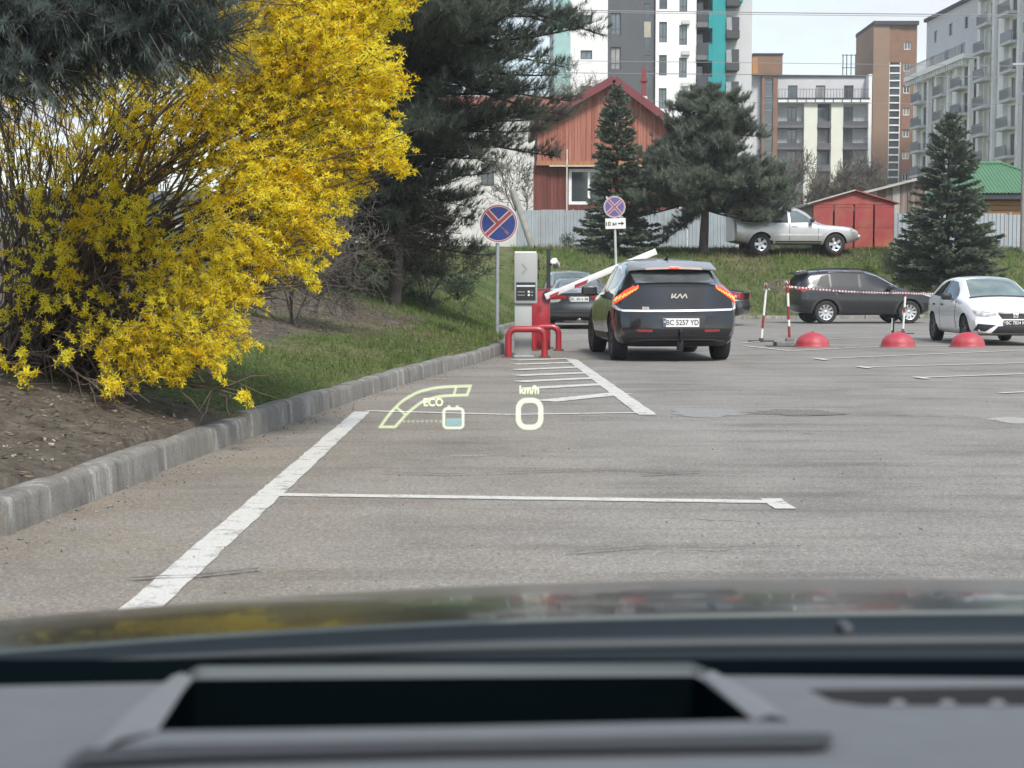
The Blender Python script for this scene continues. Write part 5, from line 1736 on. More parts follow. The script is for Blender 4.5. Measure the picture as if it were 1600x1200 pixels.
x = Xh(833.5); k = 0
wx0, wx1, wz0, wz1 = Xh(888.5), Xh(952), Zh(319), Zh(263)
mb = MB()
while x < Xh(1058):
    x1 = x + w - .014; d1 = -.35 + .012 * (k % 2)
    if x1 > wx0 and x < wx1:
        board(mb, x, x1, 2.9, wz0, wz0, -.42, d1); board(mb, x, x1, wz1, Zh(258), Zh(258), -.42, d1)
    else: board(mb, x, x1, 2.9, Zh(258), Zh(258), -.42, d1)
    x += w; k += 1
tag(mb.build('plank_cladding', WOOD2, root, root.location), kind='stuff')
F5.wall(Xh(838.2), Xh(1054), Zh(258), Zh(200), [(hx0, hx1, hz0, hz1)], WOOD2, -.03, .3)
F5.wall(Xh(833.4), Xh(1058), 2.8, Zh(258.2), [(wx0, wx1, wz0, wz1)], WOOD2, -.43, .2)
F5.block(Xh(838), Xh(1056), Zh(258.5), Zh(251.5), -.02, .07, mat('orange_board', (.33, .15, .07), .8, var=.2, scale=3, stretch=(4, 4, .2)), 'floor_trim')
F5.block(Xh(858), Xh(1050), Zh(260.4), Zh(258.8), -.1, .14, mat('pale_pipe', (.58, .55, .50), .6), 'drip_rail')
F5.block(Xh(884.5), Xh(886.3), 2.9, Zh(234), .06, .14, mat('pale_pipe', (.58, .55, .50), .6), 'downpipe')
F5.window(wx0, wx1, wz0, wz1, -.40, FRAMEW, PANE, 1, 0, .15, -.03)
F5.window(hx0, hx1, hz0, hz1, .03, mat('ochre_frame', (.42, .30, .16), .7), PANE, 0, 0, .10, .0)
for n_, (x0, zA, x1, zB) in enumerate(((Xh(830), roof_z(Xh(830)) + .06, xa, za + .06), (xa, za + .06, Xh(1061), roof_z(Xh(1061)) + .06))):
    mb = MB()
    t_ = Vector((x1 - x0, 0, zB - zA)); nn = Vector((-t_.z, 0, t_.x)).normalized()
    p0, p1 = Vector((x0, 0, zA)), Vector((x1, 0, zB))
    nr = 30
    for q in range(2):                                    # sheet with standing ribs across
        pass
    vs = []
    for p in (p0, p1):
        for yy in (Y - .62, Y + 9):
            for h in (0, .16): vs.append(Vector((p.x, yy, p.z)) + nn * h)
    mb.add(vs, [(0, 1, 3, 2), (4, 6, 7, 5), (0, 4, 5, 1), (2, 3, 7, 6), (0, 2, 6, 4), (1, 5, 7, 3)])
    for q in range(26):
        yy = Y - .55 + q * .37
        vs = [Vector((p.x, yy + dy, p.z)) + nn * h for p in (p0, p1) for dy in (0, .06) for h in (.155, .20)]
        mb.add(vs, [(0, 1, 3, 2), (4, 6, 7, 5), (0, 4, 5, 1), (2, 3, 7, 6), (0, 2, 6, 4), (1, 5, 7, 3)])
    mb.build('roof', ROOFR, root, root.location)
    mb = MB()
    vs = [Vector((p.x, yy, p.z)) + nn * h for p in (p0, p1) for yy in (Y - .68, Y - .625) for h in (-.18, .17)]
    mb.add(vs, [(0, 1, 3, 2), (4, 6, 7, 5), (0, 4, 5, 1), (2, 3, 7, 6), (0, 2, 6, 4), (1, 5, 7, 3)])
    mb.build('bargeboard', ROOFR, root, root.location)
    mb = MB()
    vs = [Vector((p.x, yy, p.z)) + nn * h for p in (p0, p1) for yy in (Y - .60, Y - .0) for h in (-.06, -.01)]
    mb.add(vs, [(0, 1, 3, 2), (4, 6, 7, 5), (0, 4, 5, 1), (2, 3, 7, 6), (0, 2, 6, 4), (1, 5, 7, 3)])
    mb.build('soffit', WOOD2, root, root.location)
F5.block(Xh(838.2), Xh(1054), 2.8, Zh(205), -8.5, -.6, WOOD2, 'body')
mb = MB()
cx = Xh(1010)
mb.box((cx, Y + 2.2, (Zh(165) + Zh(103)) / 2), (.22, .22, Zh(103) - Zh(175))); mb.box((cx, Y + 2.2, Zh(117)), (.36, .36, .12)); mb.box((cx, Y + 2.2, Zh(100)), (.14, .14, .3))
mb.build('chimney', mat('chimney_red', (.20, .03, .04), .6), root, root.location)
mb = MB(); mb.box((cx, Y + 2.2, Zh(158)), (.34, .34, 1.0)); mb.build('chimney_foot', mat('pale_pipe', (.58, .55, .50)), root, root.location)

# whitewashed house with a tiled roof, left of it
Y = 93.0
root = thing('white_house', 'whitewashed house with a faded red tiled roof behind the big pine', 'house', (fx(790, Y), Y, 3))
F6 = front(Y, root)
F6.wall(fx(690, Y), fx(834, Y), 2.6, fz(165, Y), [(fx(752, Y), fx(772, Y), fz(290, Y), fz(255, Y))], noise_wall('whitewash', (.64, .64, .60), dirt=(.40, .39, .34), amt=.45), 0)
F6.window(fx(752, Y), fx(772, Y), fz(290, Y), fz(255, Y), 0)
F6.block(fx(692, Y), fx(833.5, Y), 2.6, fz(166, Y), -9, -.3, MATS['whitewash'], 'body')
mb = MB()
tile = mat('faded_tiles', (.34, .15, .12), .85, var=.25, scale=2.5)
e0, e1 = fz(168, Y), fz(137, Y)
x0, x1 = fx(684, Y), fx(886, Y)
for r in range(9):
    q0, q1 = r / 9, (r + 1) / 9
    y0_, y1_ = Y - .7 + 5 * q0, Y - .7 + 5 * q1
    za_, zb_ = e0 + (e1 - e0) * q0, e0 + (e1 - e0) * q1
    mb.add([(x0, y0_, za_ + .06), (x1, y0_, za_ + .06), (x1, y1_, zb_), (x0, y1_, zb_), (x0, y0_, za_ - .02), (x1, y0_, za_ - .02)], [(0, 1, 2, 3), (4, 5, 1, 0)])
mb.add([(x0, Y + 4.3, e1), (x1, Y + 4.3, e1), (x1, Y + 9, e0), (x0, Y + 9, e0)], [(0, 1, 2, 3)])
mb.build('roof', tile, root, root.location)

# pale house behind the forsythia
Y = 44.0
root = thing('pale_house', 'pale rendered house glimpsed through the forsythia stems', 'house', (-13, Y, 1.5))
F7 = front(Y, root)
hs = [(-13.6, -12.4, 2.2, 3.3), (-10.8, -9.6, 2.2, 3.3)]
F7.wall(-17, -8.2, 1.0, 3.75, hs, noise_wall('bright_render', (.72, .72, .70)), 0)
for h in hs: F7.window(*h, d=0, fm=FRAMEW)
F7.block(-16.9, -8.3, 1.0, 3.7, -7, -.3, MATS['bright_render'], 'body')
mb = MB(); mb.add([(-17.5, Y - .6, 3.75), (-7.7, Y - .6, 3.75), (-7.7, Y + 3.5, 4.1), (-17.5, Y + 3.5, 4.1), (-17.5, Y + 7.5, 3.75), (-7.7, Y + 7.5, 3.75), (-17.5, Y - .6, 3.6), (-7.7, Y - .6, 3.6)], [(0, 1, 2, 3), (3, 2, 5, 4), (6, 7, 1, 0)])
mb.build('roof', mat('slate_roof', (.10, .11, .13), .7), root, root.location)

# ---------------------------------------------------------------- corrugated fences
FEN = mat('fence_sheet', (0.40, 0.44, 0.47), .45, .35, var=.06, scale=1.2, dirt=(.27, .28, .28), dirt_amt=.4)
def sheet_fence(label, x0, x1, Y, h, name='metal_fence'):
    root = thing(name, label, 'fence', ((x0 + x1) / 2, Y, tz((x0 + x1) / 2, Y)))
    pw = 1.15
    n = max(1, round((x1 - x0) / pw)); pw = (x1 - x0) / n
    for k in range(n):
        a = x0 + k * pw
        zb = tz(a + pw / 2, Y) - .05
        prof = []
        nr = 7
        for r in range(nr):
            q = pw / nr
            xx = a + r * q
            prof += [(xx + q * .06, 0), (xx + q * .42, 0), (xx + q * .54, -.045), (xx + q * .90, -.045)]
        prof = [p for p in prof if p[0] <= a + pw - .002]
        mb = MB()
        mb.grid([[Vector((px_, Y + dy + (k % 2) * .006, zb)), Vector((px_, Y + dy + (k % 2) * .006, zb + h + .01 * (k % 2)))] for px_, dy in prof])
        mb.build('fence_panel', FEN, root, root.location)
    mb = MB()
    zz = tz((x0 + x1) / 2, Y)
    for q in (.35, h - .3): mb.box(((x0 + x1) / 2, Y + .05, zz + q), (x1 - x0, .05, .06))
    mb.build('rail', GALV, root, root.location)
    k = x0 + .3
    while k < x1:
        mb = MB(); mb.box((k, Y + .11, tz(k, Y) + h / 2), (.07, .07, h)); mb.build('post', GALV, root, root.location); k += 2.4
sheet_fence('pale corrugated fence in front of the red wooden house', fx(806, 72.5), fx(1150, 72.5), 72.5, 1.80)
sheet_fence('pale corrugated fence between the red garage and the concrete pole', fx(1392, 66), fx(1660, 66), 66, 1.58)

# ---------------------------------------------------------------- red sheet-metal garage
Y = 64.0
x0, x1 = fx(1268, Y), fx(1396, Y)
zb = tz((x0 + x1) / 2, Y)
zt, zap = fz(319, Y), fz(299, Y)
RG = mat('garage_red', (.30, .045, .045), .55, var=.14, scale=1.6, dirt=(.36, .17, .08), dirt_amt=.6, dirt_scale=1.1)
root = thing('garage', 'red sheet metal garage with weathered panelled doors beside the off-roader', 'garage', ((x0 + x1) / 2, Y, zb))
ed = [1268, 1301, 1332.5, 1363.5, 1396]
for a, b in zip(ed[:-1], ed[1:]):
    xa_, xb_ = fx(a, Y) + .03, fx(b, Y) - .03
    mb = MB(); mb.box(((xa_ + xb_) / 2, Y - .02, (zb + zt) / 2), (xb_ - xa_, .05, zt - zb), bevel=.012)
    p = mb.build('door_panel', RG, root, root.location)
    mb = MB()
    for zz in (zb + .12, (zb + zt) / 2, zt - .12): mb.box(((xa_ + xb_) / 2, Y - .05, zz), (xb_ - xa_ - .06, .015, .035))
    if a in (1301, 1363.5): mb.box((xa_ + .03, Y - .05, (zb + zt) / 2), (.03, .02, zt - zb - .1))
    mb.build('brace', RG, p, root.location)
mb = MB()
mb.add([(x0 - .05, Y, zt + .02), (x1 + .05, Y, zt + .02), (fx(1333, Y), Y, zap)], [(0, 1, 2)])
mb.box(((x0 + x1) / 2, Y - .03, zt + .03), (x1 - x0 + .1, .06, .08))
mb.build('gable', RG, root, root.location)
SIDE = mat('garage_side', (.20, .17, .16), .8, var=.2, scale=2)
mb = MB(); mb.box((x0 + .03, Y + 2.8, (zb + zt) / 2 - .02), (.05, 5.5, zt - zb)); mb.box((x1 - .03, Y + 2.8, (zb + zt) / 2 - .02), (.05, 5.5, zt - zb)); mb.box(((x0 + x1) / 2, Y + 5.5, (zb + zt) / 2), (x1 - x0, .05, zt - zb))
mb.build('side_wall', SIDE, root, root.location)
xm = fx(1333, Y)
for n_, (xe, ze) in enumerate(((x0 - .22, zt - .02), (x1 + .16, zt - .0))):
    mb = MB()
    vs = [Vector((x, yy, z + h)) for x, z in ((xe, ze), (xm, zap + .02)) for yy in (Y - .18, Y + 5.7) for h in (0, .05)]
    mb.add(vs, [(0, 1, 3, 2), (4, 6, 7, 5), (0, 4, 5, 1), (2, 3, 7, 6), (0, 2, 6, 4), (1, 5, 7, 3)])
    mb.build('roof', mat('garage_roof_pale', (.42, .40, .36), .8, var=.25, scale=2) if n_ == 0 else RG, root, root.location)
mb = MB(); mb.box((fx(1331, Y), Y - .07, (zb + zt) / 2 - .05), (.03, .04, .22)); mb.build('handle', DARKP, root, root.location)

# shed behind the garage
Y = 76.0
root = thing('shed', 'weathered board shed with a sloping pale roof edge behind the red garage', 'shed', (fx(1370, Y), Y, 3))
zb = 2.9
xs0, xs1 = fx(1275, Y), fx(1440, Y)
n = 14
BO = planks_mat('grey_boards', (.10, .075, .062), (.16, .12, .10), (.24, .20, .175), (.30, .28, .25))
top = lambda x: fz(322 - (x - xs0) / (xs1 - xs0) * 42, Y)
for k in range(n):
    a, b = xs0 + (xs1 - xs0) * k / n, xs0 + (xs1 - xs0) * (k + 1) / n - .02
    mb = MB()
    dy = .02 * (k % 3)
    vs = [(a, Y + dy, zb), (b, Y + dy, zb), (b, Y + dy, top(b)), (a, Y + dy, top(a)), (a, Y + .08 + dy, zb), (b, Y + .08 + dy, zb), (b, Y + .08 + dy, top(b)), (a, Y + .08 + dy, top(a))]
    mb.add(vs, [(0, 1, 2, 3), (4, 7, 6, 5), (0, 3, 7, 4), (1, 5, 6, 2), (3, 2, 6, 7)])
    mb.build('board', [BO, mat('pale_board', (.33, .32, .29), .85, var=.2), mat('reddish_board', (.17, .10, .09), .85, var=.2)][(0, 0, 1, 0, 2, 0, 0, 1, 2, 0, 1, 0, 0, 2)[k]], root, root.location)
mb = MB()
vs = [Vector((x, yy, top(x) + h)) for x in (xs0 - .3, xs1 + .3) for yy in (Y - .4, Y + 5) for h in (0.02, .14)]
mb.add(vs, [(0, 1, 3, 2), (4, 6, 7, 5), (0, 4, 5, 1), (2, 3, 7, 6), (0, 2, 6, 4), (1, 5, 7, 3)])
mb.build('roof', mat('pale_roof_edge', (.36, .35, .32), .85, var=.3, scale=2), root, root.location)

# green roofed house
Y = 82.0
root = thing('green_roofed_house', 'timber house under a bright green ribbed metal hip roof', 'house', (fx(1560, Y), Y, 3))
ze, zr_ = fz(303, Y), fz(249, Y)
xe0, xe1, xr0, xr1 = fx(1488, Y), fx(1690, Y), fx(1519, Y), fx(1590, Y)
yb = Y + 7
GR = mat('green_roof_metal', (.075, .190, .092), .45, .1, var=.10, scale=1.5, coat=.2)
mb = MB()
def ribbed(P0, P1, Q0, Q1, n):
    """plane from eave P0-P1 up to ridge Q0-Q1 with raised ribs running up the slope"""
    P0, P1, Q0, Q1 = map(Vector, (P0, P1, Q0, Q1))
    nn = (P1 - P0).cross(Q0 - P0).normalized()
    if nn.z < 0: nn = -nn
    rows = []
    for k in range(n * 4 + 1):
        q = k / (n * 4)
        h = .05 if k % 4 in (1, 2) else 0
        # ribs go straight up the slope: top end clipped on the hip line
        e = P0.lerp(P1, q)
        up = ((Q0 + Q1) / 2 - (P0 + P1) / 2)
        a = (e.x - P0.x, e.y - P0.y)
        L = (P1 - P0).length; s = q * L
        l0 = (Q0 - P0).dot((P1 - P0).normalized()); l1 = (Q1 - P0).dot((P1 - P0).normalized())
        t = 1.0
        if s < l0: t = s / l0
        elif s > l1: t = (L - s) / max(L - l1, 1e-6)
        base_up = (Q0 - P0) - (P1 - P0).normalized() * l0
        rows.append([e + nn * h, e + base_up * t + nn * h])
    mb.grid(rows)
ribbed((xe0, Y - .5, ze), (xe1, Y - .5, ze), (xr0, Y + 3.2, zr_), (xr1, Y + 3.2, zr_), 36)
ribbed((xe0, yb, ze), (xe0, Y - .5, ze), (xr0, Y + 3.3, zr_), (xr0, Y + 3.2, zr_), 18)
mb.add([(xe0, yb, ze), (xe1, yb, ze), (xr1, Y + 3.3, zr_), (xr0, Y + 3.3, zr_), (xe1, Y - .5, ze)], [(0, 1, 2, 3), (1, 4, 2)])
mb.build('roof', GR, root, root.location)
mb = MB()
for a, b in (((xe0, Y - .5, ze + .04), (xr0, Y + 3.2, zr_ + .05)), ((xr0, Y + 3.2, zr_ + .05), (xr1, Y + 3.2, zr_ + .05)), ((xe1, Y - .5, ze + .04), (xr1, Y + 3.2, zr_ + .05))):
    mb.tube([a, b], .09, 6)
mb.build('ridge_cap', GR, root, root.location)
mb = MB(); mb.box(((xe0 + xe1) / 2, Y + 3.2, ze - .16), (xe1 - xe0 - .1, 7.2, .28)); mb.build('eave', mat('eave_dark', (.035, .04, .045), .7), root, root.location)
zz = ze - .32
k = 0
while zz > 3.0:
    mb = MB(); mb.box(((xe0 + xe1) / 2, Y + 3.2, zz - .14), (xe1 - xe0 - 1.0, 6.0, .265), bevel=.05)
    mb.build('log', mat('honey_logs', (.33, .155, .055), .6, var=.2, scale=3, stretch=(.3, .3, 5)), root, root.location); zz -= .27; k += 1

# ---------------------------------------------------------------- poles and wires
CONC = mat('pole_concrete', (.30, .29, .265), .9, var=.2, scale=3)
d = 61.5
g = Vector((fx(1598, d), d, 0)); g.z = tz(g.x, d) - .1
t = thing('concrete_pole', 'weathered concrete pole by the fence near the green roof', 'pole', g)
mb = MB(); mb.tube([(0, 0, 0), (0, 0, 3.4), (0, 0, 7.8)], [.15, .14, .11], 10); mb.build('shaft', CONC, t, smooth=50)
mb = MB(); mb.box((0, 0, 7.5), (1.2, .08, .08)); mb.build('crossarm', GALV, t)
d = 68
g = Vector((fx(833, d), d, 0)); g.z = tz(g.x, d) - .1
t = thing('leaning_pole', 'concrete pole leaning against the grey fence behind the blue sign', 'pole', g)
tp_ = pix(801, 296, d) - g
mb = MB(); mb.tube([(0, 0, 0), tp_], [.16, .13], 10); mb.build('shaft', CONC, t, smooth=50)
WIRE = mat('wire_grey', (.22, .22, .23), .6)
for n_, (pts, r) in enumerate((([(700, 8), (860, 15), (1130, 19), (1640, 24)], .035), ([(700, 11), (860, 17.5), (1130, 22), (1640, 27)], .022), ([(700, 93), (1170, 98), (1640, 104)], .022), ([(700, 112), (1170, 116.5), (1640, 121)], .03), ([(700, 150), (1130, 160), (1300, 161), (1640, 164)], .016))):
    Yw = 96 + n_ * .6
    P = [pix(*p, Yw) for p in pts]
    xs_ = [p.x for p in P]; zs_ = [p.z for p in P]
    mb = MB(); mb.tube([(x, Yw, float(pchip(xs_, zs_, np.array([x]))[0])) for x in np.linspace(xs_[0], xs_[-1], 24)], r, 4)
    lab = ['thick upper power line crossing in front of the apartment tower', 'thin power line just under the thick upper one', 'thin power line level with the brown stair head', 'power line crossing at the low block roof edge', 'thin lowest power line below the terrace of the low block'][n_]
    tag(mb.build('power_line', WIRE), lab, 'power line', 'power lines in front of the apartment blocks')
# ================================================================== VEGETATION
BARK = mat('bark', (.085, .068, .056), .95, var=.35, scale=7, stretch=(1, 1, .35), bump=.4)
BARKD = mat('dark_bark', (.050, .042, .036), .95, var=.35, scale=7, stretch=(1, 1, .35), bump=.4)
TWIG = mat('twig_brown', (.125, .092, .068), .9, var=.3, scale=5)
TWIGG = mat('twig_grey', (.115, .100, .085), .9, var=.3, scale=3)
PINE_A = leaf_mat('pine_needles', (.105, .135, .112), (.225, .265, .205), 2.2, .4)
PINE_B = leaf_mat('pine_needles_blue', (.09, .122, .114), (.22, .265, .24), 3.0, .4)
PINE_C = leaf_mat('pine_needles_grey', (.15, .185, .145), (.31, .35, .27), 1.5, .4)
SPR = leaf_mat('spruce_needles', (.085, .112, .082), (.185, .225, .155), 1.8, .35)
YEL = leaf_mat('forsythia_petals', (.86, .64, .015), (.99, .92, .085), 3.6, .55)
GRASS = leaf_mat('grass_blades', (.088, .145, .030), (.185, .255, .070), 1.2, .4)
DRYG = leaf_mat('dry_grass', (.16, .14, .075), (.27, .24, .14), 2.0, .3)

def perp(D):
    ref = np.where(np.abs(D[:, 2:3]) < .9, np.array([[0, 0, 1.0]]), np.array([[1.0, 0, 0]]))
    A = norm(np.cross(D, ref))
    return A, np.cross(D, A)

def tufts(C, D, n, L, W, spread=.75):
    """needle tufts at C pointing along D"""
    m = len(C)
    C = np.repeat(C, n, 0); D = np.repeat(D, n, 0)
    d = norm(D * .75 + RNG.normal(size=(m * n, 3)) * spread * .62)
    P = C - D * L * RNG.random((m * n, 1)) * .5
    B, _ = perp(d)
    return blades(P, d, B, L * RNG.uniform(.6, 1.1, m * n), W)

def bezier_limb(p0, p1, droop, n=9):
    t = np.linspace(0, 1, n)[:, None]
    mid = (p0 + p1) / 2 + np.array([0, 0, droop])
    return (1 - t) ** 2 * p0 + 2 * t * (1 - t) * mid + t * t * p1

def pine(label, base, height, trunk_r, limbs, prof, needle, nm, lean=(0, 0), az_rng=(0, 2 * PI), tuft_n=26, twig_den=9.0, z0=.25, bark=None, rise=.25, name='pine_tree', dead=0, jit=.15, width=None, tw=1.0, axis=None, extra=None, tmin=.28, hang=.22, limb_k=.34):
    """prof(h): limb length at height fraction h"""
    base = np.array(base, float)
    root = thing(name, label, 'tree', base)
    top = base + np.array([lean[0], lean[1], height])
    mb = MB()
    tr = lambda h: base + (top - base) * h + np.array([math.sin(h * 9) * .03 * height * .1, math.cos(h * 7) * .03 * height * .1, 0])
    mb.tube([Vector(tr(h)) for h in np.linspace(-.03, 1, 12)], [trunk_r * (1.15 - h * .95) + .01 for h in np.linspace(0, 1, 12)], 10)
    mb.build('trunk', bark or BARK, root, base, smooth=50)
    S0, S1, R0, R1, TC_, TD_ = [], [], [], [], [], []
    def limb(h, az, L, has=True, tgt=None):
        p0 = tr(h)
        d = np.array([math.cos(az), math.sin(az), rise + RNG.normal() * .22 - (1 - h) * .25])
        p1 = p0 + d * L if tgt is None else np.array(tgt)
        L = float(np.linalg.norm(p1 - p0))
        P = bezier_limb(p0, p1, -.08 * L if h < .5 else .03 * L)
        r = max(.005 if limb_k < .2 else .012, trunk_r * limb_k * (L / 3))
        rr = np.linspace(r, r * .25, len(P))
        S0.extend(P[:-1]); S1.extend(P[1:]); R0.extend(rr[:-1]); R1.extend(rr[1:])
        nt = max(3, int(L * twig_den))
        T = RNG.uniform(tmin if has else .15, 1.0, nt)
        i = np.clip((T * (len(P) - 1)).astype(int), 0, len(P) - 2)
        f = (T * (len(P) - 1) - i)[:, None]
        Q = P[i] * (1 - f) + P[i + 1] * f
        dd = norm(P[i + 1] - P[i])
        a, b = perp(dd)
        an = RNG.uniform(-.6, PI + .6, nt)[:, None] if hang > -.2 else RNG.uniform(0, 2 * PI, nt)[:, None]
        bs = b * np.sin(an)
        side = norm(dd * .75 + (a * np.cos(an) + (np.abs(bs) if hang > -.2 else bs)) * .8 + np.array([[0, 0, hang]]))
        tl = (RNG.uniform(.18, .42, nt) * (1.15 - T * .5) * min(1.0, L / 2) * tw)[:, None]
        E = Q + side * tl
        S0.extend(Q); S1.extend(E); R0.extend([.006] * nt); R1.extend([.003] * nt)
        if has:
            for q in (.45, .75, 1.0):
                TC_.append(Q + (E - Q) * q + RNG.normal(size=E.shape) * .03); TD_.append(norm(side + np.array([[0, 0, .25]])))
            TC_.append(P[-1:] + 0); TD_.append(norm(dd[-1:]))
    for k in range(limbs):
        h = z0 + (1 - z0) * ((k + RNG.random()) / limbs)
        L = prof(h) * RNG.uniform(1 - jit * 2, 1 + jit)
        if L > .1: limb(min(h, .995), RNG.uniform(*az_rng), L)
    if extra:
        for e_ in extra: limb(e_[0], e_[1], e_[2], True, e_[3] if len(e_) > 3 else None)
    for k in range(dead):
        h = RNG.uniform(.10, z0 + .12); limb(h, RNG.uniform(*az_rng), prof(z0 + .1) * RNG.uniform(.35, .8), False)
    V, F = sticks(S0, S1, R0, R1)
    fast_mesh('branches', V, F, bark or BARK, root, off=base)
    C = np.concatenate(TC_); D = np.concatenate(TD_)
    V, F = tufts(C, D, tuft_n, needle, width or needle * .05)
    fast_mesh('crown', V, F, nm, root, off=base)
    return root

# big dark pine over the verge
d = 30.5
bx = fx(615, d)
pine('big dark pine standing on the verge between forsythia and road sign', (bx, d, tz(bx, d) - .25), 13.0, .115, 430,
     lambda h: np.interp(h, [.12, .19, .26, .34, .45, .6, .8, 1.0], [.9, 1.65, 2.45, 3.15, 3.7, 3.85, 2.8, .2]), .19, PINE_A, lean=(.35, .1), tuft_n=24, twig_den=16, z0=.14, bark=BARKD, rise=.12, dead=26, width=.012, tw=1.7, hang=.0, tmin=.10)
d = 33
bx = fx(545, d)
pine('second dark pine half hidden behind the forsythia blossom', (bx, d, tz(bx, d) - .1), 10.5, .11, 130,
     lambda h: np.interp(h, [.05, .2, .4, .7, 1.0], [2.4, 3.2, 3.2, 2.4, .2]), .22, PINE_A, tuft_n=22, twig_den=12, z0=.07, bark=BARKD, rise=.10, dead=22, width=.016, tw=1.7)
# pine whose boughs hang over the forsythia, its trunk outside the picture
d = 10.0
b0 = np.array([-5.15, 10.3, .9])
ex = []
for k in range(64):
    tx = RNG.uniform(-40, 365); tzp = RNG.uniform(-70, 72) if tx > 260 else RNG.uniform(-60, 112)
    q = np.array(pix(tx, tzp, RNG.uniform(9.4, 10.6)))
    h = (q[2] - b0[2]) / 6.0
    v = q - (b0 + np.array([0, 0, h * 6.0]))
    ex.append((np.clip(h + RNG.uniform(-.05, .2), .2, .99), math.atan2(v[1], v[0]), float(np.linalg.norm(v[:2])) * .97, q))
pine('near blue-green pine whose boughs hang across the top of the forsythia', b0, 6.0, .14, 2,
     lambda h: 1.6, .13, PINE_B, az_rng=(1.6, 4.5), tuft_n=32, twig_den=14, z0=.5, rise=.06, width=.0055, extra=ex, tw=1.35, tmin=.40, jit=.1, hang=-.35, limb_k=.03)

# rounded pine on the bank
d = 60.0
bx = fx(1098, d)
zb = tz(bx, d)
pine('wide rounded pine on the bank beside the silver off-roader', (bx, d, zb - .1), 6.5, .17, 210,
     lambda h: np.interp(h, [.12, .25, .4, .6, .8, 1.0], [2.6, 3.1, 2.95, 2.0, 1.35, .4]), .24, PINE_C, lean=(.2, 0), tuft_n=22, twig_den=15, z0=.27, rise=.20, width=.034, tw=2.0, jit=.22,
     extra=[(.55, PI * .8, 2.2), (.85, 0.2, 1.5), (.9, PI, 1.2), (.72, .1, 2.2), (.8, -.2, 1.8), *[(.30 + .04 * k, 0, 3.2, pix(*t_)) for k, t_ in enumerate(((1214, 342, 58.9), (1226, 334, 58.9), (1199, 346, 58.7), (1238, 312, 59.5), (1232, 288, 60), (1190, 330, 58.6), (1222, 262, 60.5)))]])

def spruce(label, base, height, prof, leaf=.2, den=1.0, name='spruce_tree', wz=.22, width=.06):
    base = np.array(base, float)
    root = thing(name, label, 'tree', base)
    mb = MB(); mb.tube([tuple(base + np.array([0, 0, -.2])), tuple(base + np.array([0, 0, height * .6])), tuple(base + np.array([0, 0, height]))], [.11, .06, .015], 8)
    mb.build('trunk', BARKD, root, base, smooth=50)
    Q, A, B, S0, S1 = [], [], [], [], []
    z = .12
    while z < height - .05:
        h = z / height
        L = prof(h)
        nb = max(5, int(6 + L * 6))
        for k in range(nb):
            az = RNG.uniform(0, 2 * PI)
            l = L * RNG.uniform(.72, 1.12)
            d = np.array([math.cos(az), math.sin(az), np.interp(h, [0, .6, 1], [-.10, .12, .9]) + RNG.normal() * .08])
            p0 = base + np.array([0, 0, z]); p1 = p0 + d * l
            P = bezier_limb(p0, p1, -.10 * l, 6)
            S0.extend(P[:-1]); S1.extend(P[1:])
            n = int(l * 80 * den) + 8
            t = RNG.uniform(.15, 1, n) ** .8
            i = np.clip((t * 5).astype(int), 0, 4); f = (t * 5 - i)[:, None]
            q = P[i] * (1 - f) + P[i + 1] * f
            dd = norm(P[i + 1] - P[i])
            sd = np.cross(dd, np.array([[0, 0, 1.0]]))
            s = RNG.choice([-1, 1], n)[:, None]
            dr = norm(dd * .8 + sd * s * RNG.uniform(.2, 1.0, (n, 1)) + np.stack([np.zeros(n), np.zeros(n), RNG.normal(-.05, .3, n)], 1))
            Q.append(q); A.append(dr); B.append(norm(np.cross(dr, RNG.normal(size=(n, 3)))))
        z += wz * RNG.uniform(.75, 1.2)
    V, F = sticks(S0, S1, .012, .008)
    fast_mesh('branches', V, F, BARKD, root, off=base)
    Q, A, B = np.concatenate(Q), np.concatenate(A), np.concatenate(B)
    V, F = petals(Q, A, B, RNG.uniform(.6, 1.15, len(Q)) * leaf, width)
    fast_mesh('crown', V, F, SPR, root, off=base)
    return root
d = 59.6
bx = fx(963, d); zb = tz(bx, d) - .25
spruce('slim tapering spruce in front of the red wooden house', (bx, d, zb), fz(138, d) - zb, lambda h: np.interp(h, [0, .08, .2, .32, .5, .8, 1.0], [1.3, 1.7, 1.5, 1.1, .92, .62, .08]), .22, 1.0, width=.07)
d = 58.2
bx = fx(1479, d); zb = tz(bx, d) - .35
spruce('broad dark spruce on the bank between red garage and green roof', (bx, d, zb), fz(178, d) - zb, lambda h: np.interp(h, [0, .1, .25, .45, .65, .85, 1.0], [1.6, 2.05, 1.95, 1.45, 1.0, .55, .08]), .23, 1.1, width=.07)

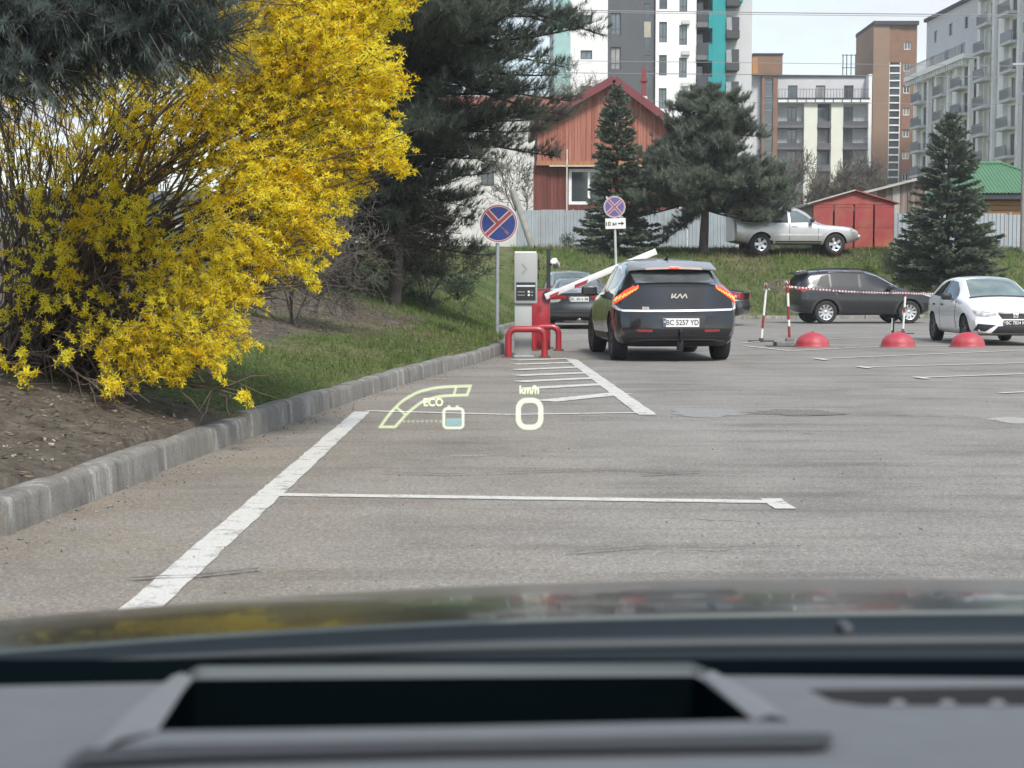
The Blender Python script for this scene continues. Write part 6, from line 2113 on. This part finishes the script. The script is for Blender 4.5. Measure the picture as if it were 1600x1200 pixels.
# ---------------------------------------------------------------- forsythia
base = np.array([-3.62, 12.2, 0.0]); base[2] = tz(base[0], base[1]) - .05
root = thing('forsythia_bush', 'huge forsythia bush in full yellow blossom overhanging the verge', 'bush', base)
clumps = [  # px, py, radius px, depth, density
    (440, 10, 120, 11.6, 1.0), (560, 10, 70, 12.2, 1.0), (600, -20, 60, 12.0, .9), (510, 90, 100, 11.8, 1.0), (585, 120, 55, 11.6, 1.0), (560, 200, 70, 11.7, 1.0), (600, 235, 42, 11.5, .9), (625, 262, 18, 11.5, .8),
    (430, 130, 100, 12.0, 1.0), (430, 230, 105, 11.8, 1.0), (520, 280, 55, 11.7, .9), (470, 320, 70, 11.6, 1.0), (390, 340, 95, 11.5, .95), (505, 375, 32, 11.5, .7), (480, 415, 24, 11.5, .8), (490, 440, 12, 11.5, .8),
    (430, 400, 40, 11.6, .8), (330, 250, 80, 11.9, .55), (330, 430, 85, 11.2, .95), (385, 455, 28, 11.3, .8), (288, 498, 70, 11.0, .95), (350, 520, 40, 11.0, .8), (312, 548, 34, 10.9, .9), (228, 528, 46, 10.9, .8), (338, 574, 14, 10.8, .8), (280, 562, 30, 10.9, .8),
    (250, 430, 60, 11.3, .6), (200, 350, 70, 11.4, .42), (170, 250, 90, 11.8, .45), (260, 180, 90, 12.0, .65), (330, 150, 70, 11.8, .8), (90, 330, 70, 11.5, .28), (60, 250, 90, 12.2, .38), (60, 420, 60, 11.3, .16), (100, 500, 60, 11.0, .10), (25, 480, 40, 11.2, .2), (15, 550, 25, 10.7, .3), (40, 580, 16, 10.6, .5), (175, 605, 16, 10.6, .8), (105, 555, 14, 10.7, .4), (95, 395, 26, 11.2, .6), (145, 345, 34, 11.3, .6), (110, 430, 22, 11.2, .6), (160, 460, 20, 11.2, .5),
    (384, 622, 11, 10.9, .9), (190, 562, 42, 10.9, .7), (150, 520, 38, 11.0, .5), (250, 580, 28, 10.9, .8), (120, 110, 90, 12.6, .42), (0, 150, 80, 12.4, .36), (350, 60, 70, 12.2, .6), (330, -30, 80, 12.3, .6), (480, -70, 120, 12, .8)]
S0, S1, R0, R1 = [], [], [], []
FP, FD = [], []
CC = np.array([np.array(pix(a, b, d)) for a, b, r, d, w in clumps])
for (px_, py_, r, d, w), c in zip(clumps, CC):
    R_ = r * d / 2400
    n = int(max(5, 280 * w * (R_ / .5) ** 1.7))
    o = rand_dirs(n) * (RNG.random((n, 1)) ** .42) * R_
    o[:, 1] *= 1.15
    c0 = c + o
    out = norm(c0 - (base + np.array([.3, 0, .6])))
    D = norm(out * .8 + RNG.normal(size=(n, 3)) * .45 + np.array([[.15, -.1, -.05]]))
    L = RNG.uniform(.10, .30, n) * (1 if R_ > .15 else .6)
    P0 = c0 - D * L[:, None] * .5
    mid = P0 + D * L[:, None] * .55 + np.array([[0, 0, 1]]) * L[:, None] * .04
    P1 = P0 + D * L[:, None] - np.array([[0, 0, 1]]) * L[:, None] * .22
    S0.extend(P0); S1.extend(mid); R0.extend([.0042] * n); R1.extend([.0032] * n)
    S0.extend(mid); S1.extend(P1); R0.extend([.0032] * n); R1.extend([.002] * n)
    nf = 11
    t = RNG.random((n, nf))[..., None]
    P = (1 - t) ** 2 * P0[:, None] + 2 * t * (1 - t) * mid[:, None] + t * t * P1[:, None]
    FP.append(P.reshape(-1, 3)); FD.append(np.repeat(D, nf, 0))
FP, FD = np.concatenate(FP), np.concatenate(FD)
nfl = len(FP)
# each flower: four narrow petals
ax = norm(RNG.normal(size=(nfl, 3)) + FD * .3 + np.array([[0, -.2, -.15]]))
a, b = perp(ax)
ph = RNG.random(nfl) * PI
V_, F_, k0 = [], [], 0
for q in range(4):
    an = (ph + q * PI / 2)[:, None]
    rd = a * np.cos(an) + b * np.sin(an)
    dr = norm(rd * .78 + ax * .62)
    wd = norm(np.cross(dr, ax))
    V, F = petals(FP + ax * .004, dr, wd, RNG.uniform(.018, .040, nfl), RNG.uniform(.008, .013, nfl), rd)
    V_.append(V); F_.append(F + k0); k0 += len(V)
fast_mesh('blossom', np.concatenate(V_), np.concatenate(F_), YEL, root, off=base)
fast_mesh('twigs', *sticks(S0, S1, R0, R1), TWIG, root, off=base)
# main stems fan out of the base; each clump is fed by some
S0, S1, R0, R1 = [], [], [], []
def stem(p0, p1, r0, r1, bow, n=10, wig=.03):
    m = (p0 + p1) / 2 + bow
    t = np.linspace(0, 1, n)[:, None]
    P = (1 - t) ** 2 * p0 + 2 * t * (1 - t) * m + t * t * p1
    P[1:-1] += RNG.normal(size=(n - 2, 3)) * wig
    rr = np.linspace(r0, r1, n)
    S0.extend(P[:-1]); S1.extend(P[1:]); R0.extend(rr[:-1]); R1.extend(rr[1:])
    return P
for (px_, py_, r, d, w), c in zip(clumps, CC):
    for k in range(3 if w > .5 else 2):
        b0 = base + np.array([RNG.normal() * .28, RNG.normal() * .25, 0])
        v = c - b0
        P = stem(b0, c + RNG.normal(size=3) * r * d / 2400 * .4, RNG.uniform(.012, .026), .004, np.array([-v[0] * .22, 0, abs(v[2]) * .22 + .12]))
        for q in range(5):
            i = RNG.integers(3, 9)
            stem(P[i], P[i] + (P[i] - P[i - 2]) * RNG.uniform(.3, .9) + RNG.normal(size=3) * .22, .007, .002, np.zeros(3), 5, .015)
for k in range(85):
    b0 = base + np.array([RNG.normal() * .34 - .1, RNG.normal() * .3, 0])
    tgt = np.array(pix(RNG.uniform(-90, 330), RNG.uniform(-60, 330), RNG.uniform(11.2, 13.0)))
    P = stem(b0, tgt, RNG.uniform(.006, .016), .003, RNG.normal(size=3) * .15 + np.array([0, 0, .1]))
    for q in range(4):
        i = RNG.integers(3, 9)
        stem(P[i], P[i] + (P[i] - P[i - 2]) * RNG.uniform(.4, 1.2) + RNG.normal(size=3) * .2, .005, .0015, np.zeros(3), 5, .015)
fast_mesh('stems', *sticks(S0, S1, R0, R1), TWIG, root, off=base)

# ---------------------------------------------------------------- bare trees and shrubs
def bare_tree(label, base, height, r, depth=6, spread=.55, droop=0.0, name='bare_tree', m=None, seed=1, cat='tree', up=.12, twig=.012, branch=3, trunks=1, lens=.42):
    rg = np.random.default_rng(seed)
    base = np.array(base, float)
    root = thing(name, label, cat, base)
    S0, S1, R0, R1 = [], [], [], []
    T0, T1, Q0, Q1 = [], [], [], []
    def grow(p, d, L, rad, lev):
        n = 4
        for k in range(n):
            d2 = norm(d + rg.normal(size=3) * .16 + np.array([0, 0, up - droop * (depth - lev) * .12]))
            q = p + d2 * L / n
            r2 = max(twig * .5, rad * (1 - .35 / n))
            (T0 if lev == depth else S0).append(p); (T1 if lev == depth else S1).append(q); (Q0 if lev == depth else R0).append(rad); (Q1 if lev == depth else R1).append(r2)
            p, d, rad = q, d2, r2
            if lev > 0 and k >= 1:
                for _ in range(branch - 1 if lev < depth else 1):
                    if rg.random() < .62:
                        s = norm(d + rg.normal(size=3) * spread)
                        grow(p, s, L * rg.uniform(.5, .8), max(twig * .5, rad * .55), lev - 1)
        if lev > 0:
            for _ in range(2): grow(p, norm(d + rg.normal(size=3) * spread * .7), L * rg.uniform(.6, .85), max(twig * .5, rad * .7), lev - 1)
    for k in range(trunks):
        grow(base + (rg.normal(size=3) * np.array([.03, .03, 0]) * (trunks > 1)), norm(np.array([rg.normal() * .1 * trunks, rg.normal() * .1 * trunks, 1.0])), height * lens, r, depth)
    V, F = sticks(T0, T1, Q0, Q1)
    fast_mesh('trunk' if cat == 'tree' else 'branches', V, F, m or TWIGG, root, off=base)
    V, F = sticks(S0, S1, R0, R1)
    fast_mesh('crown', V, F, m or TWIGG, root, off=base)
    return root
for k, (px_, d, ht, lab) in enumerate(((1246, 104, 8.5, 'bare tree behind the rounded pine before the white block'), (1300, 92, 6.6, 'low spreading bare tree above the red garage roof'), (1352, 98, 7.6, 'bare tree at the foot of the brown clad tower'), (1412, 90, 6.2, 'bare brown tree above the shed roof by the broad spruce'))):
    bare_tree(lab, (fx(px_, d), d, 3.0), ht, .12, 5, .6, seed=20 + k, twig=.030, up=.10, lens=.30)
bare_tree('weeping bare birch in front of the white tower wall', (fx(912, 100), 100, 3.0), 15, .13, 5, .30, .75, seed=5, m=mat('pale_twigs', (.16, .14, .115), .9, var=.3), twig=.020, up=.30, lens=.30)
bare_tree('thin bare tree in front of the white house gable', (fx(822, 84), 84, 3.0), 7, .08, 4, .5, .3, seed=9, m=mat('pale_twigs', (.16, .14, .115)), twig=.022, up=.15, lens=.32)
for k, (px_, py_, d, ht, lab) in enumerate(((548, 470, 31, 2.2, 'tangled bare grey shrub left of the big pine trunk'), (668, 440, 33.0, 1.8, 'bare grey shrub behind the big pine trunk'), (455, 480, 22.0, 1.5, 'bare brown shrub behind the lowest forsythia sprays'), (505, 430, 29.0, 2.2, 'tall tangle of bare branches under the second pine'))):
    bx = fx(px_, d)
    bare_tree(lab, (bx, d, tz(bx, d) - .05), ht, .022, 4, .75, .1, 'bare_shrub', TWIGG, 40 + k, 'shrub', .05, .008, 3, 5, .5)
# small leafy evergreens
def leafy(label, base, rx, rz, n, leaf, m, name='shrub', width=.4):
    base = np.array(base, float)
    root = thing(name, label, 'shrub', base)
    o = rand_dirs(n) * (RNG.random((n, 1)) ** .45) * np.array([rx, rx, rz]); o[:, 2] += rz
    A = norm(o + RNG.normal(size=(n, 3)) * .4 * rx)
    B, _ = perp(A)
    V, F = petals(base + o, A, B, RNG.uniform(.6, 1.2, n) * leaf, leaf * width)
    fast_mesh('crown', V, F, m, root, off=base)
    st = 14
    E = base + o[:st] * .8
    V, F = sticks(np.repeat(base[None], st, 0), E, .012, .005)
    fast_mesh('stem', V, F, BARKD, root, off=base)
d = 27.5
bx = fx(716, d)
leafy('small dark evergreen shrub on the slope left of the blue sign', (bx, d, fz(468, d)), .30, .22, 1400, .07, SPR)
d = 66
bx = fx(887, d)
leafy('tiny conifer sapling on the bank below the grey fence', (bx, d, tz(bx, d)), .35, .35, 500, .12, SPR)
d = 58.3
leafy('little green tuft of shrub on the bank below the red garage', (fx(1356, d), d, tz(fx(1356, d), d) - .1), .38, .22, 500, .14, GRASS)

# ---------------------------------------------------------------- grass, weeds and litter on the bank
def scatter(n, ylo, yhi, slo, shi, pw=1.0):
    i = RNG.integers(0, 1000, n * 4)
    i = i[(TC[i, 1] > ylo) & (TC[i, 1] < yhi)][:n]
    s = slo + (shi - slo) * RNG.random(len(i)) ** pw
    P = TC[i] + TN[i] * s[:, None] + RNG.normal(size=(len(i), 2)) * .06
    sv = bank_s(P[:, 0], P[:, 1])
    ok = sv > .16
    P, sv = P[ok], sv[ok]
    z = terrain_z(P[:, 0], P[:, 1], sv)
    return np.stack([P[:, 0], P[:, 1], z], 1), sv
def grass(name, n, ylo, yhi, slo, shi, h, w, m, keep, pw=1.0):
    P, s = scatter(n, ylo, yhi, slo, shi, pw)
    P, s = P[(m_ := keep(P, s) & (RNG.random(len(P)) < turf_cover(P[:, 0], P[:, 1], s) ** 1.3 + .10))], s[m_]
    k = len(P)
    A = norm(np.stack([RNG.normal(0, .45, k), RNG.normal(0, .45, k), np.ones(k)], 1))
    B, _ = perp(A)
    V, F = blades(P - np.array([[0, 0, .01]]), A, B, RNG.uniform(.5, 1.2, k) * h, w)
    return tag(fast_mesh(name, V, F, m), kind='stuff')
pn = lambda P, sc, sd: vnoise(P[:, 0] * sc, P[:, 1] * sc, sd)
grass('grass', 90000, 13, 27, .12, 3.2, .09, .009, GRASS, lambda P, s: (pn(P, .9, 3) + .45 * sstep(2.2, .2, s) + .15 * RNG.random(len(P))) > .62, 1.3)
grass('grass', 30000, 6.5, 13.5, .15, 3.0, .085, .006, GRASS, lambda P, s: (pn(P, 1.6, 8) + .25 * RNG.random(len(P))) > .84)
grass('grass', 46000, 27, 50, .10, 5, .13, .018, GRASS, lambda P, s: (pn(P, .7, 4) + .2 * RNG.random(len(P))) > .35)
grass('dry_grass', 26000, 13, 46, .3, 6, .15, .012, DRYG, lambda P, s: (pn(P, .8, 12) + .25 * RNG.random(len(P))) > .72)
# bank behind the cars
n = 60000
Pq = np.stack([RNG.uniform(0, 28, n), RNG.uniform(52, 64, n)], 1)
sv = bank_s(Pq[:, 0], Pq[:, 1]); ok = (sv > .25) & (sv < 8)
Pq, sv = Pq[ok], sv[ok]
P3 = np.stack([Pq[:, 0], Pq[:, 1], terrain_z(Pq[:, 0], Pq[:, 1], sv)], 1)
g = pn(P3, .55, 6) + .3 * RNG.random(len(P3)) - .25 * sstep(4.0, .5, sv)
for nm_, sel, m, h in (('grass', g > .42, GRASS, .20), ('dry_grass', (g <= .42) & (RNG.random(len(P3)) < .75), DRYG, .26)):
    Q = P3[sel]; k = len(Q)
    A = norm(np.stack([RNG.normal(0, .4, k), RNG.normal(0, .4, k), np.ones(k)], 1)); B, _ = perp(A)
    V, F = blades(Q, A, B, RNG.uniform(.4, 1.15, k) * h, .035)
    tag(fast_mesh(nm_, V, F, m), kind='stuff')
# fallen twigs, leaves and pale scraps
P, s = scatter(11000, 5.5, 29, .1, 3.6)
k = len(P)
A = norm(np.stack([RNG.normal(size=k), RNG.normal(size=k), RNG.normal(0, .18, k)], 1)); B = norm(np.cross(A, np.array([[0, 0, 1.0]]) + RNG.normal(size=(k, 3)) * .3))
V, F = petals(P + np.array([[0, 0, .012]]), A, B, RNG.uniform(.02, .065, k), RNG.uniform(.008, .026, k))
tag(fast_mesh('leaf_litter', V, F, mat('litter', (.17, .125, .085), .9, var=.6, scale=9)), kind='stuff')
P, s = scatter(2600, 5.5, 28, .1, 3.2)
k = len(P)
A = norm(np.stack([RNG.normal(size=k), RNG.normal(size=k), RNG.normal(0, .12, k)], 1))
V, F = sticks(P + np.array([[0, 0, .012]]), P + np.array([[0, 0, .016]]) + A * RNG.uniform(.05, .28, (k, 1)), .003, .0015)
tag(fast_mesh('twig_litter', V, F, TWIG), kind='stuff')
P, s = scatter(420, 5.5, 15, .12, 1.8)
sz = RNG.uniform(.006, .018, len(P)); D = rand_dirs(len(P)); D[:, 2] = np.abs(D[:, 2]) * .3
V, F = sticks(P, P + norm(D) * sz[:, None] * 2, sz, sz * .7)
tag(fast_mesh('gravel', V, F, mat('pale_gravel', (.27, .25, .22), .9, var=.4, scale=12)), kind='stuff')
# ================================================================== THE CAR THE PICTURE IS TAKEN FROM
root = thing('viewing_car', 'dark car seen from its driver seat with glossy bonnet and grey dashboard top', 'car', (0, 1.3, 0))
OFF = root.location
BON = mat('bonnet_paint', (.014, .019, .019), .22, .25, var=.03, coat=.35, spec=.5)
DASH = mat('dash_grey', (.128, .136, .144), .75, spec=.2, var=.05, scale=30)
DASHL = mat('dash_lit', (.160, .168, .176), .65, spec=.25, var=.04, scale=30)  # lit copy of the dash grey, for bevels that catch light
DASHD = mat('dash_groove', (.022, .023, .027), .7)
PIT = mat('pit_black', (.002, .004, .005), .9, spec=0)
SCUT = mat('scuttle_plastic', (.006, .010, .013), .5, spec=.12)
SCUTL = mat('scuttle_seal', (.040, .046, .050), .5, spec=.3)
def curve(pts): 
    a = np.array(pts, float)
    return lambda x: float(pchip(a[:, 0], a[:, 1], np.array([x]))[0])
yN = curve([(-500, 1062), (0, 1018), (400, 990), (800, 970), (1200, 961), (1600, 957), (2200, 962)])
yF = curve([(-500, 1025), (0, 968), (400, 935), (800, 913), (1200, 904), (1600, 905), (2200, 922)])
rows = []
for px_ in np.linspace(-480, 2180, 60):
    a, b = pix(px_, yN(px_), 1.44), pix(px_, yF(px_), 1.92)
    r = []
    for v in np.linspace(0, 1, 14):
        p = a.lerp(b, v); p.z += .010 * 4 * v * (1 - v) * .6
        r.append(p)
    e = (b - a).normalized()
    for q, dz in ((.08, .012), (.2, .045), (.32, .10), (.40, .18), (.44, .42)):
        r.append(b + Vector((0, q, e.z * q - dz)))
    rows.append(r)
mb = MB(); mb.grid(rows); mb.build('bonnet', BON, root, OFF, smooth=60)
mb = MB(); mb.tube([pix(px_, yN(px_) + 3, 1.405) for px_ in np.linspace(-400, 2100, 40)], .0045, 6)
mb.build('bonnet_edge', mat('edge_sheen', (.045, .06, .06), .5, .1), root, OFF, smooth=60)  # paler than the bonnet: the sky this edge reflects is in the colour
# scuttle panel under the windscreen, with its pale rubber seal
rows = []
for px_ in np.linspace(-480, 2180, 40):
    rows.append([pix(px_, yN(px_) + 4, 1.395), pix(px_, yN(px_) + 26, 1.36), pix(px_, yN(px_) + 44, 1.30), pix(px_, yN(px_) * .35 + 1025 * .65 + 24, 1.20), pix(px_, 1085, 1.12) - Vector((0, 0, .02))])
mb = MB(); mb.grid(rows); mb.build('scuttle_panel', SCUT, root, OFF, smooth=60)
sl = curve([(-500, 1062), (0, 1042), (300, 1026), (800, 1012), (1200, 1006), (2200, 1000)])
mb = MB(); mb.tube([pix(px_, sl(px_), 1.27) for px_ in np.linspace(120, 2100, 40)], [.0015 + .0055 * min(1, k / 14) for k in range(40)], 8)
mb.build('windscreen_seal', SCUTL, root, OFF, smooth=60)
mb = MB(); mb.grid([[pix(px_, 1030, 1.16), pix(px_, 1100, 1.10)] for px_ in (-400, 2100)]); mb.build('gap_shade_sheet', PIT, root, OFF)  # black sheet standing in for the shade of the deep gap
mb = MB(); mb.box(pix(1320, 983, 1.33), (.012, .03, .012), bevel=.004); mb.build('washer_jet', SCUTL, root, OFF)
# dashboard top: a plane rising towards the driver
def dd(py): return 1.05 + (py - 1055) * (.72 - 1.05) / 145
def dp(px_, py, up=0.0): return pix(px_, py, max(.42, dd(py))) + Vector((0, 0, up))
dash = None
def sheet(outer, holes, up, name, m, parent, step=40):
    pts, ed = [], []
    for loop in [outer] + holes:
        s = len(pts)
        for k in range(len(loop)):
            a, b = Vector(loop[k]), Vector(loop[(k + 1) % len(loop)])
            n = max(1, int((b - a).length / step))
            pts += [a.lerp(b, q / n) for q in range(n)]
        ed += [(k, k + 1 if k + 1 < len(pts) else s) for k in range(s, len(pts))]
    def inside(p, loop):
        c = False
        for k in range(len(loop)):
            (x0, y0), (x1, y1) = loop[k], loop[(k + 1) % len(loop)]
            if (y0 > p[1]) != (y1 > p[1]) and p[0] < (x1 - x0) * (p[1] - y0) / (y1 - y0) + x0: c = not c
        return c
    xs_ = [q[0] for q in outer]; ys_ = [q[1] for q in outer]
    gx_ = min(xs_) + 37
    while gx_ < max(xs_):
        gy_ = min(ys_) + 9
        while gy_ < max(ys_): pts.append(Vector((gx_, gy_))); gy_ += 12
        gx_ += 60
    vs, _, fs, *_ = delaunay_2d_cdt(pts, ed, [], 1, 1e-4)
    fs = [f for f in fs if not any(inside(sum((vs[i] for i in f), Vector((0, 0))) / len(f), h) for h in holes)]
    mb = MB(); mb.add([dp(v.x, v.y, up) for v in vs], fs)
    return mb.build(name, m, parent, OFF, smooth=60)
HUDO = [(303, 1061), (700, 1058), (1084, 1056), (1100, 1064), (1176, 1126), (700, 1136), (246, 1143), (285, 1082)]
VENT = [(1262, 1077), (1640, 1072), (2050, 1070), (2050, 1102), (1640, 1103), (1350, 1103), (1300, 1096)]
dash = sheet([(-420, 1090), (0, 1072), (290, 1066), (300, 1047), (1098, 1042), (1112, 1056), (1600, 1060), (2100, 1062), (2100, 1360), (-420, 1360)], [HUDO, VENT], 0, 'dashboard', DASH, root)
def well(loop, depth, name, m):
    mb = MB()
    n = len(loop)
    top = [dp(*p) for p in loop]
    low = [p - Vector((0, 0, depth)) for p in top]
    mb.add(top + low, [(k, (k + 1) % n, n + (k + 1) % n, n + k) for k in range(n)] + [tuple(range(n, 2 * n))])
    return mb.build(name, m, dash, OFF)
well(HUDO, .09, 'display_well', PIT)
well(VENT, .03, 'demister_vent', DASHD)
for px_ in (1405, 1482, 1560, 1638, 1716):
    mb = MB(); mb.grid([[dp(px_ - 9, 1096, .001), dp(px_ - 16, 1104, .001)], [dp(px_ + 5, 1096, .001), dp(px_ + 14, 1104, .001)]]); mb.build('vent_rib', DASHL, dash, OFF)
def lip(pts, r, name, m):
    mb = MB(); mb.tube([dp(*p) for p in pts], r, 8); return mb.build(name, m, dash, OFF, smooth=60)
lip([(300, 1058), (312, 1051), (700, 1048), (1080, 1046), (1098, 1054)], .0048, 'well_rim', mat('rim_grey_green', (.070, .085, .084), .5))
def ramp(a, b, m, name, up0=0.001, up1=.004):
    n = len(a)
    mb = MB(); mb.grid([[dp(*a[k], up0), dp((a[k][0] + b[k][0]) / 2, (a[k][1] + b[k][1]) / 2, up1), dp(*b[k], .001)] for k in range(n)])
    return mb.build(name, m, dash, OFF, smooth=80)
ramp([(300, 1062), (272, 1102), (246, 1144)], [(270, 1058), (205, 1110), (130, 1188)], DASHL, 'side_bevel')
ramp([(1100, 1060), (1138, 1094), (1178, 1127)], [(1118, 1052), (1185, 1090), (1235, 1128)], DASHL, 'side_bevel')
ramp([(130, 1190), (246, 1145), (700, 1138), (1178, 1128), (1235, 1130)], [(100, 1200), (250, 1166), (700, 1160), (1178, 1152), (1290, 1152)], DASH, 'front_bevel', .001, .003)
mb = MB(); mb.grid([[dp(a, y0 - 2, .004), dp(a, y1 + 3, .004)] for a, y0, y1 in ((100, 1206, 1222), (130, 1184, 1204), (300, 1176, 1194), (700, 1169, 1184), (1100, 1161, 1178), (1270, 1158, 1176), (1300, 1160, 1172))])
mb.build('panel_gap', DASHD, dash, OFF)

# ---------------------------------------------------------------- head-up display: its glowing image stands in the air ahead of the bonnet
def glow(name, col, s, tr):
    m = bpy.data.materials.new(name); m.use_nodes = True
    n, l = m.node_tree.nodes, m.node_tree.links
    n.remove(n['Principled BSDF'])
    e = n.new('ShaderNodeEmission'); e.inputs['Color'].default_value = (*col, 1); e.inputs['Strength'].default_value = s
    t = n.new('ShaderNodeBsdfTransparent'); mx = n.new('ShaderNodeAddShader')
    l.new(e.outputs[0], mx.inputs[0]); l.new(t.outputs[0], mx.inputs[1]); l.new(mx.outputs[0], n['Material Output'].inputs['Surface'])
    return m
HG = glow('display_glow', (.80, 1.0, .50), .21, .22)
HW_ = glow('display_glow_white', (.88, 1.0, .74), .26, .15)
HC = glow('display_glow_cyan', (.10, .62, .70), .16, .30)
HF = glow('display_glow_faint', (.80, 1.0, .50), .10, .62)
DH = 5.5
hroot = thing('head_up_display', 'glowing yellow-green driving readout floating above the bonnet', 'display', pix(720, 640, DH))
def hs(pts, w, name, m, closed=False, parent=None):
    P = [Vector(p) for p in pts]
    n = len(P)
    rows = []
    for k in range(n + (1 if closed else 0)):
        a, b, c_ = P[(k - 1) % n] if (closed or k > 0) else P[0], P[k % n], P[(k + 1) % n] if (closed or k < n - 1) else P[n - 1]
        t0, t1 = (b - a), (c_ - b)
        t0 = t0.normalized() if t0.length > 0 else t1.normalized(); t1 = t1.normalized() if t1.length > 0 else t0
        t = (t0 + t1).normalized(); q = Vector((-t.y, t.x)) * w / 2 / max(.5, t.dot(t1))
        rows.append([pix(*(b - q), DH), pix(*(b + q), DH)])
    mb = MB(); mb.grid(rows)
    return mb.build(name, m, parent or hroot, hroot.location)
def rrect(x0, y0, x1, y1, r, n=5):
    o = []
    for cx, cy, a0 in ((x1 - r, y0 + r, -PI / 2), (x1 - r, y1 - r, 0), (x0 + r, y1 - r, PI / 2), (x0 + r, y0 + r, PI)):
        for k in range(n + 1):
            a = a0 + PI / 2 * k / n
            o.append((cx + r * math.cos(a), cy + r * math.sin(a)))
    return o
def arc(pts, n=14):
    a = np.array(pts, float); d = np.concatenate([[0], np.cumsum(np.linalg.norm(np.diff(a, axis=0), axis=1))])
    s = np.linspace(0, d[-1], n)
    return list(zip(pchip(d, a[:, 0], s), pchip(d, a[:, 1], s)))
out_ = arc([(594, 667), (612, 643), (634, 623), (662, 610), (695, 604.5), (735, 603)], 18)
inn_ = arc([(730, 617), (695, 618.5), (666, 625), (643, 640), (617, 667)], 16)
hs(out_ + inn_, 4.2, 'power_gauge', HG, True)
hs([(713, 604), (709, 617.5)], 3.4, 'gauge_divider', HG)
hs([(620, 637), (633, 647)], 3.4, 'gauge_divider', HG)
for k in range(9): hs([(629 + k * 7.2, 658.5), (633 + k * 7.2, 658.5)], 3.2, 'scale_dash', HF)
hs(rrect(693.5, 638.5, 723.5, 668.5, 5), 4.2, 'battery_outline', HW_, True)
hs([(699, 635.5), (704, 635.5)], 4, 'battery_terminal', HG); hs([(712, 635.5), (717, 635.5)], 4, 'battery_terminal', HG)
hs([(697, 659.5), (720.5, 659.5)], 12, 'battery_charge', HC)
hs(rrect(810, 625.5, 845, 667.5, 13), 8.0, 'speed_digit', HW_, True)
Mh = lambda px_, py: frame_M(pix(px_, py, DH), (1, 0, 0), (0, 0, 1))
u = DH / 2400
text_mb('ECO', 17 * u, Mh(677, 629), .0006, .0006, .92).build('mode_lettering', HG, hroot, hroot.location)
text_mb('km/h', 18 * u, Mh(827, 609.5), .0006, .0008, .86).build('unit_lettering', HG, hroot, hroot.location)
# ================================================================== the air: faint spring haze over the whole place
hz = bpy.data.materials.new('haze')
hz.use_nodes = True
hn, hl = hz.node_tree.nodes, hz.node_tree.links
hn.clear()
ho = hn.new('ShaderNodeOutputMaterial')
hv = hn.new('ShaderNodeVolumePrincipled')
hv.inputs['Color'].default_value = (.93, .96, 1.0, 1)
hv.inputs['Density'].default_value = 0.0005
hl.new(hv.outputs['Volume'], ho.inputs['Volume'])
mb = MB()
mb.box((60, 150, 22.5), (900, 900, 48))
tag(mb.build('haze', hz), kind='stuff')
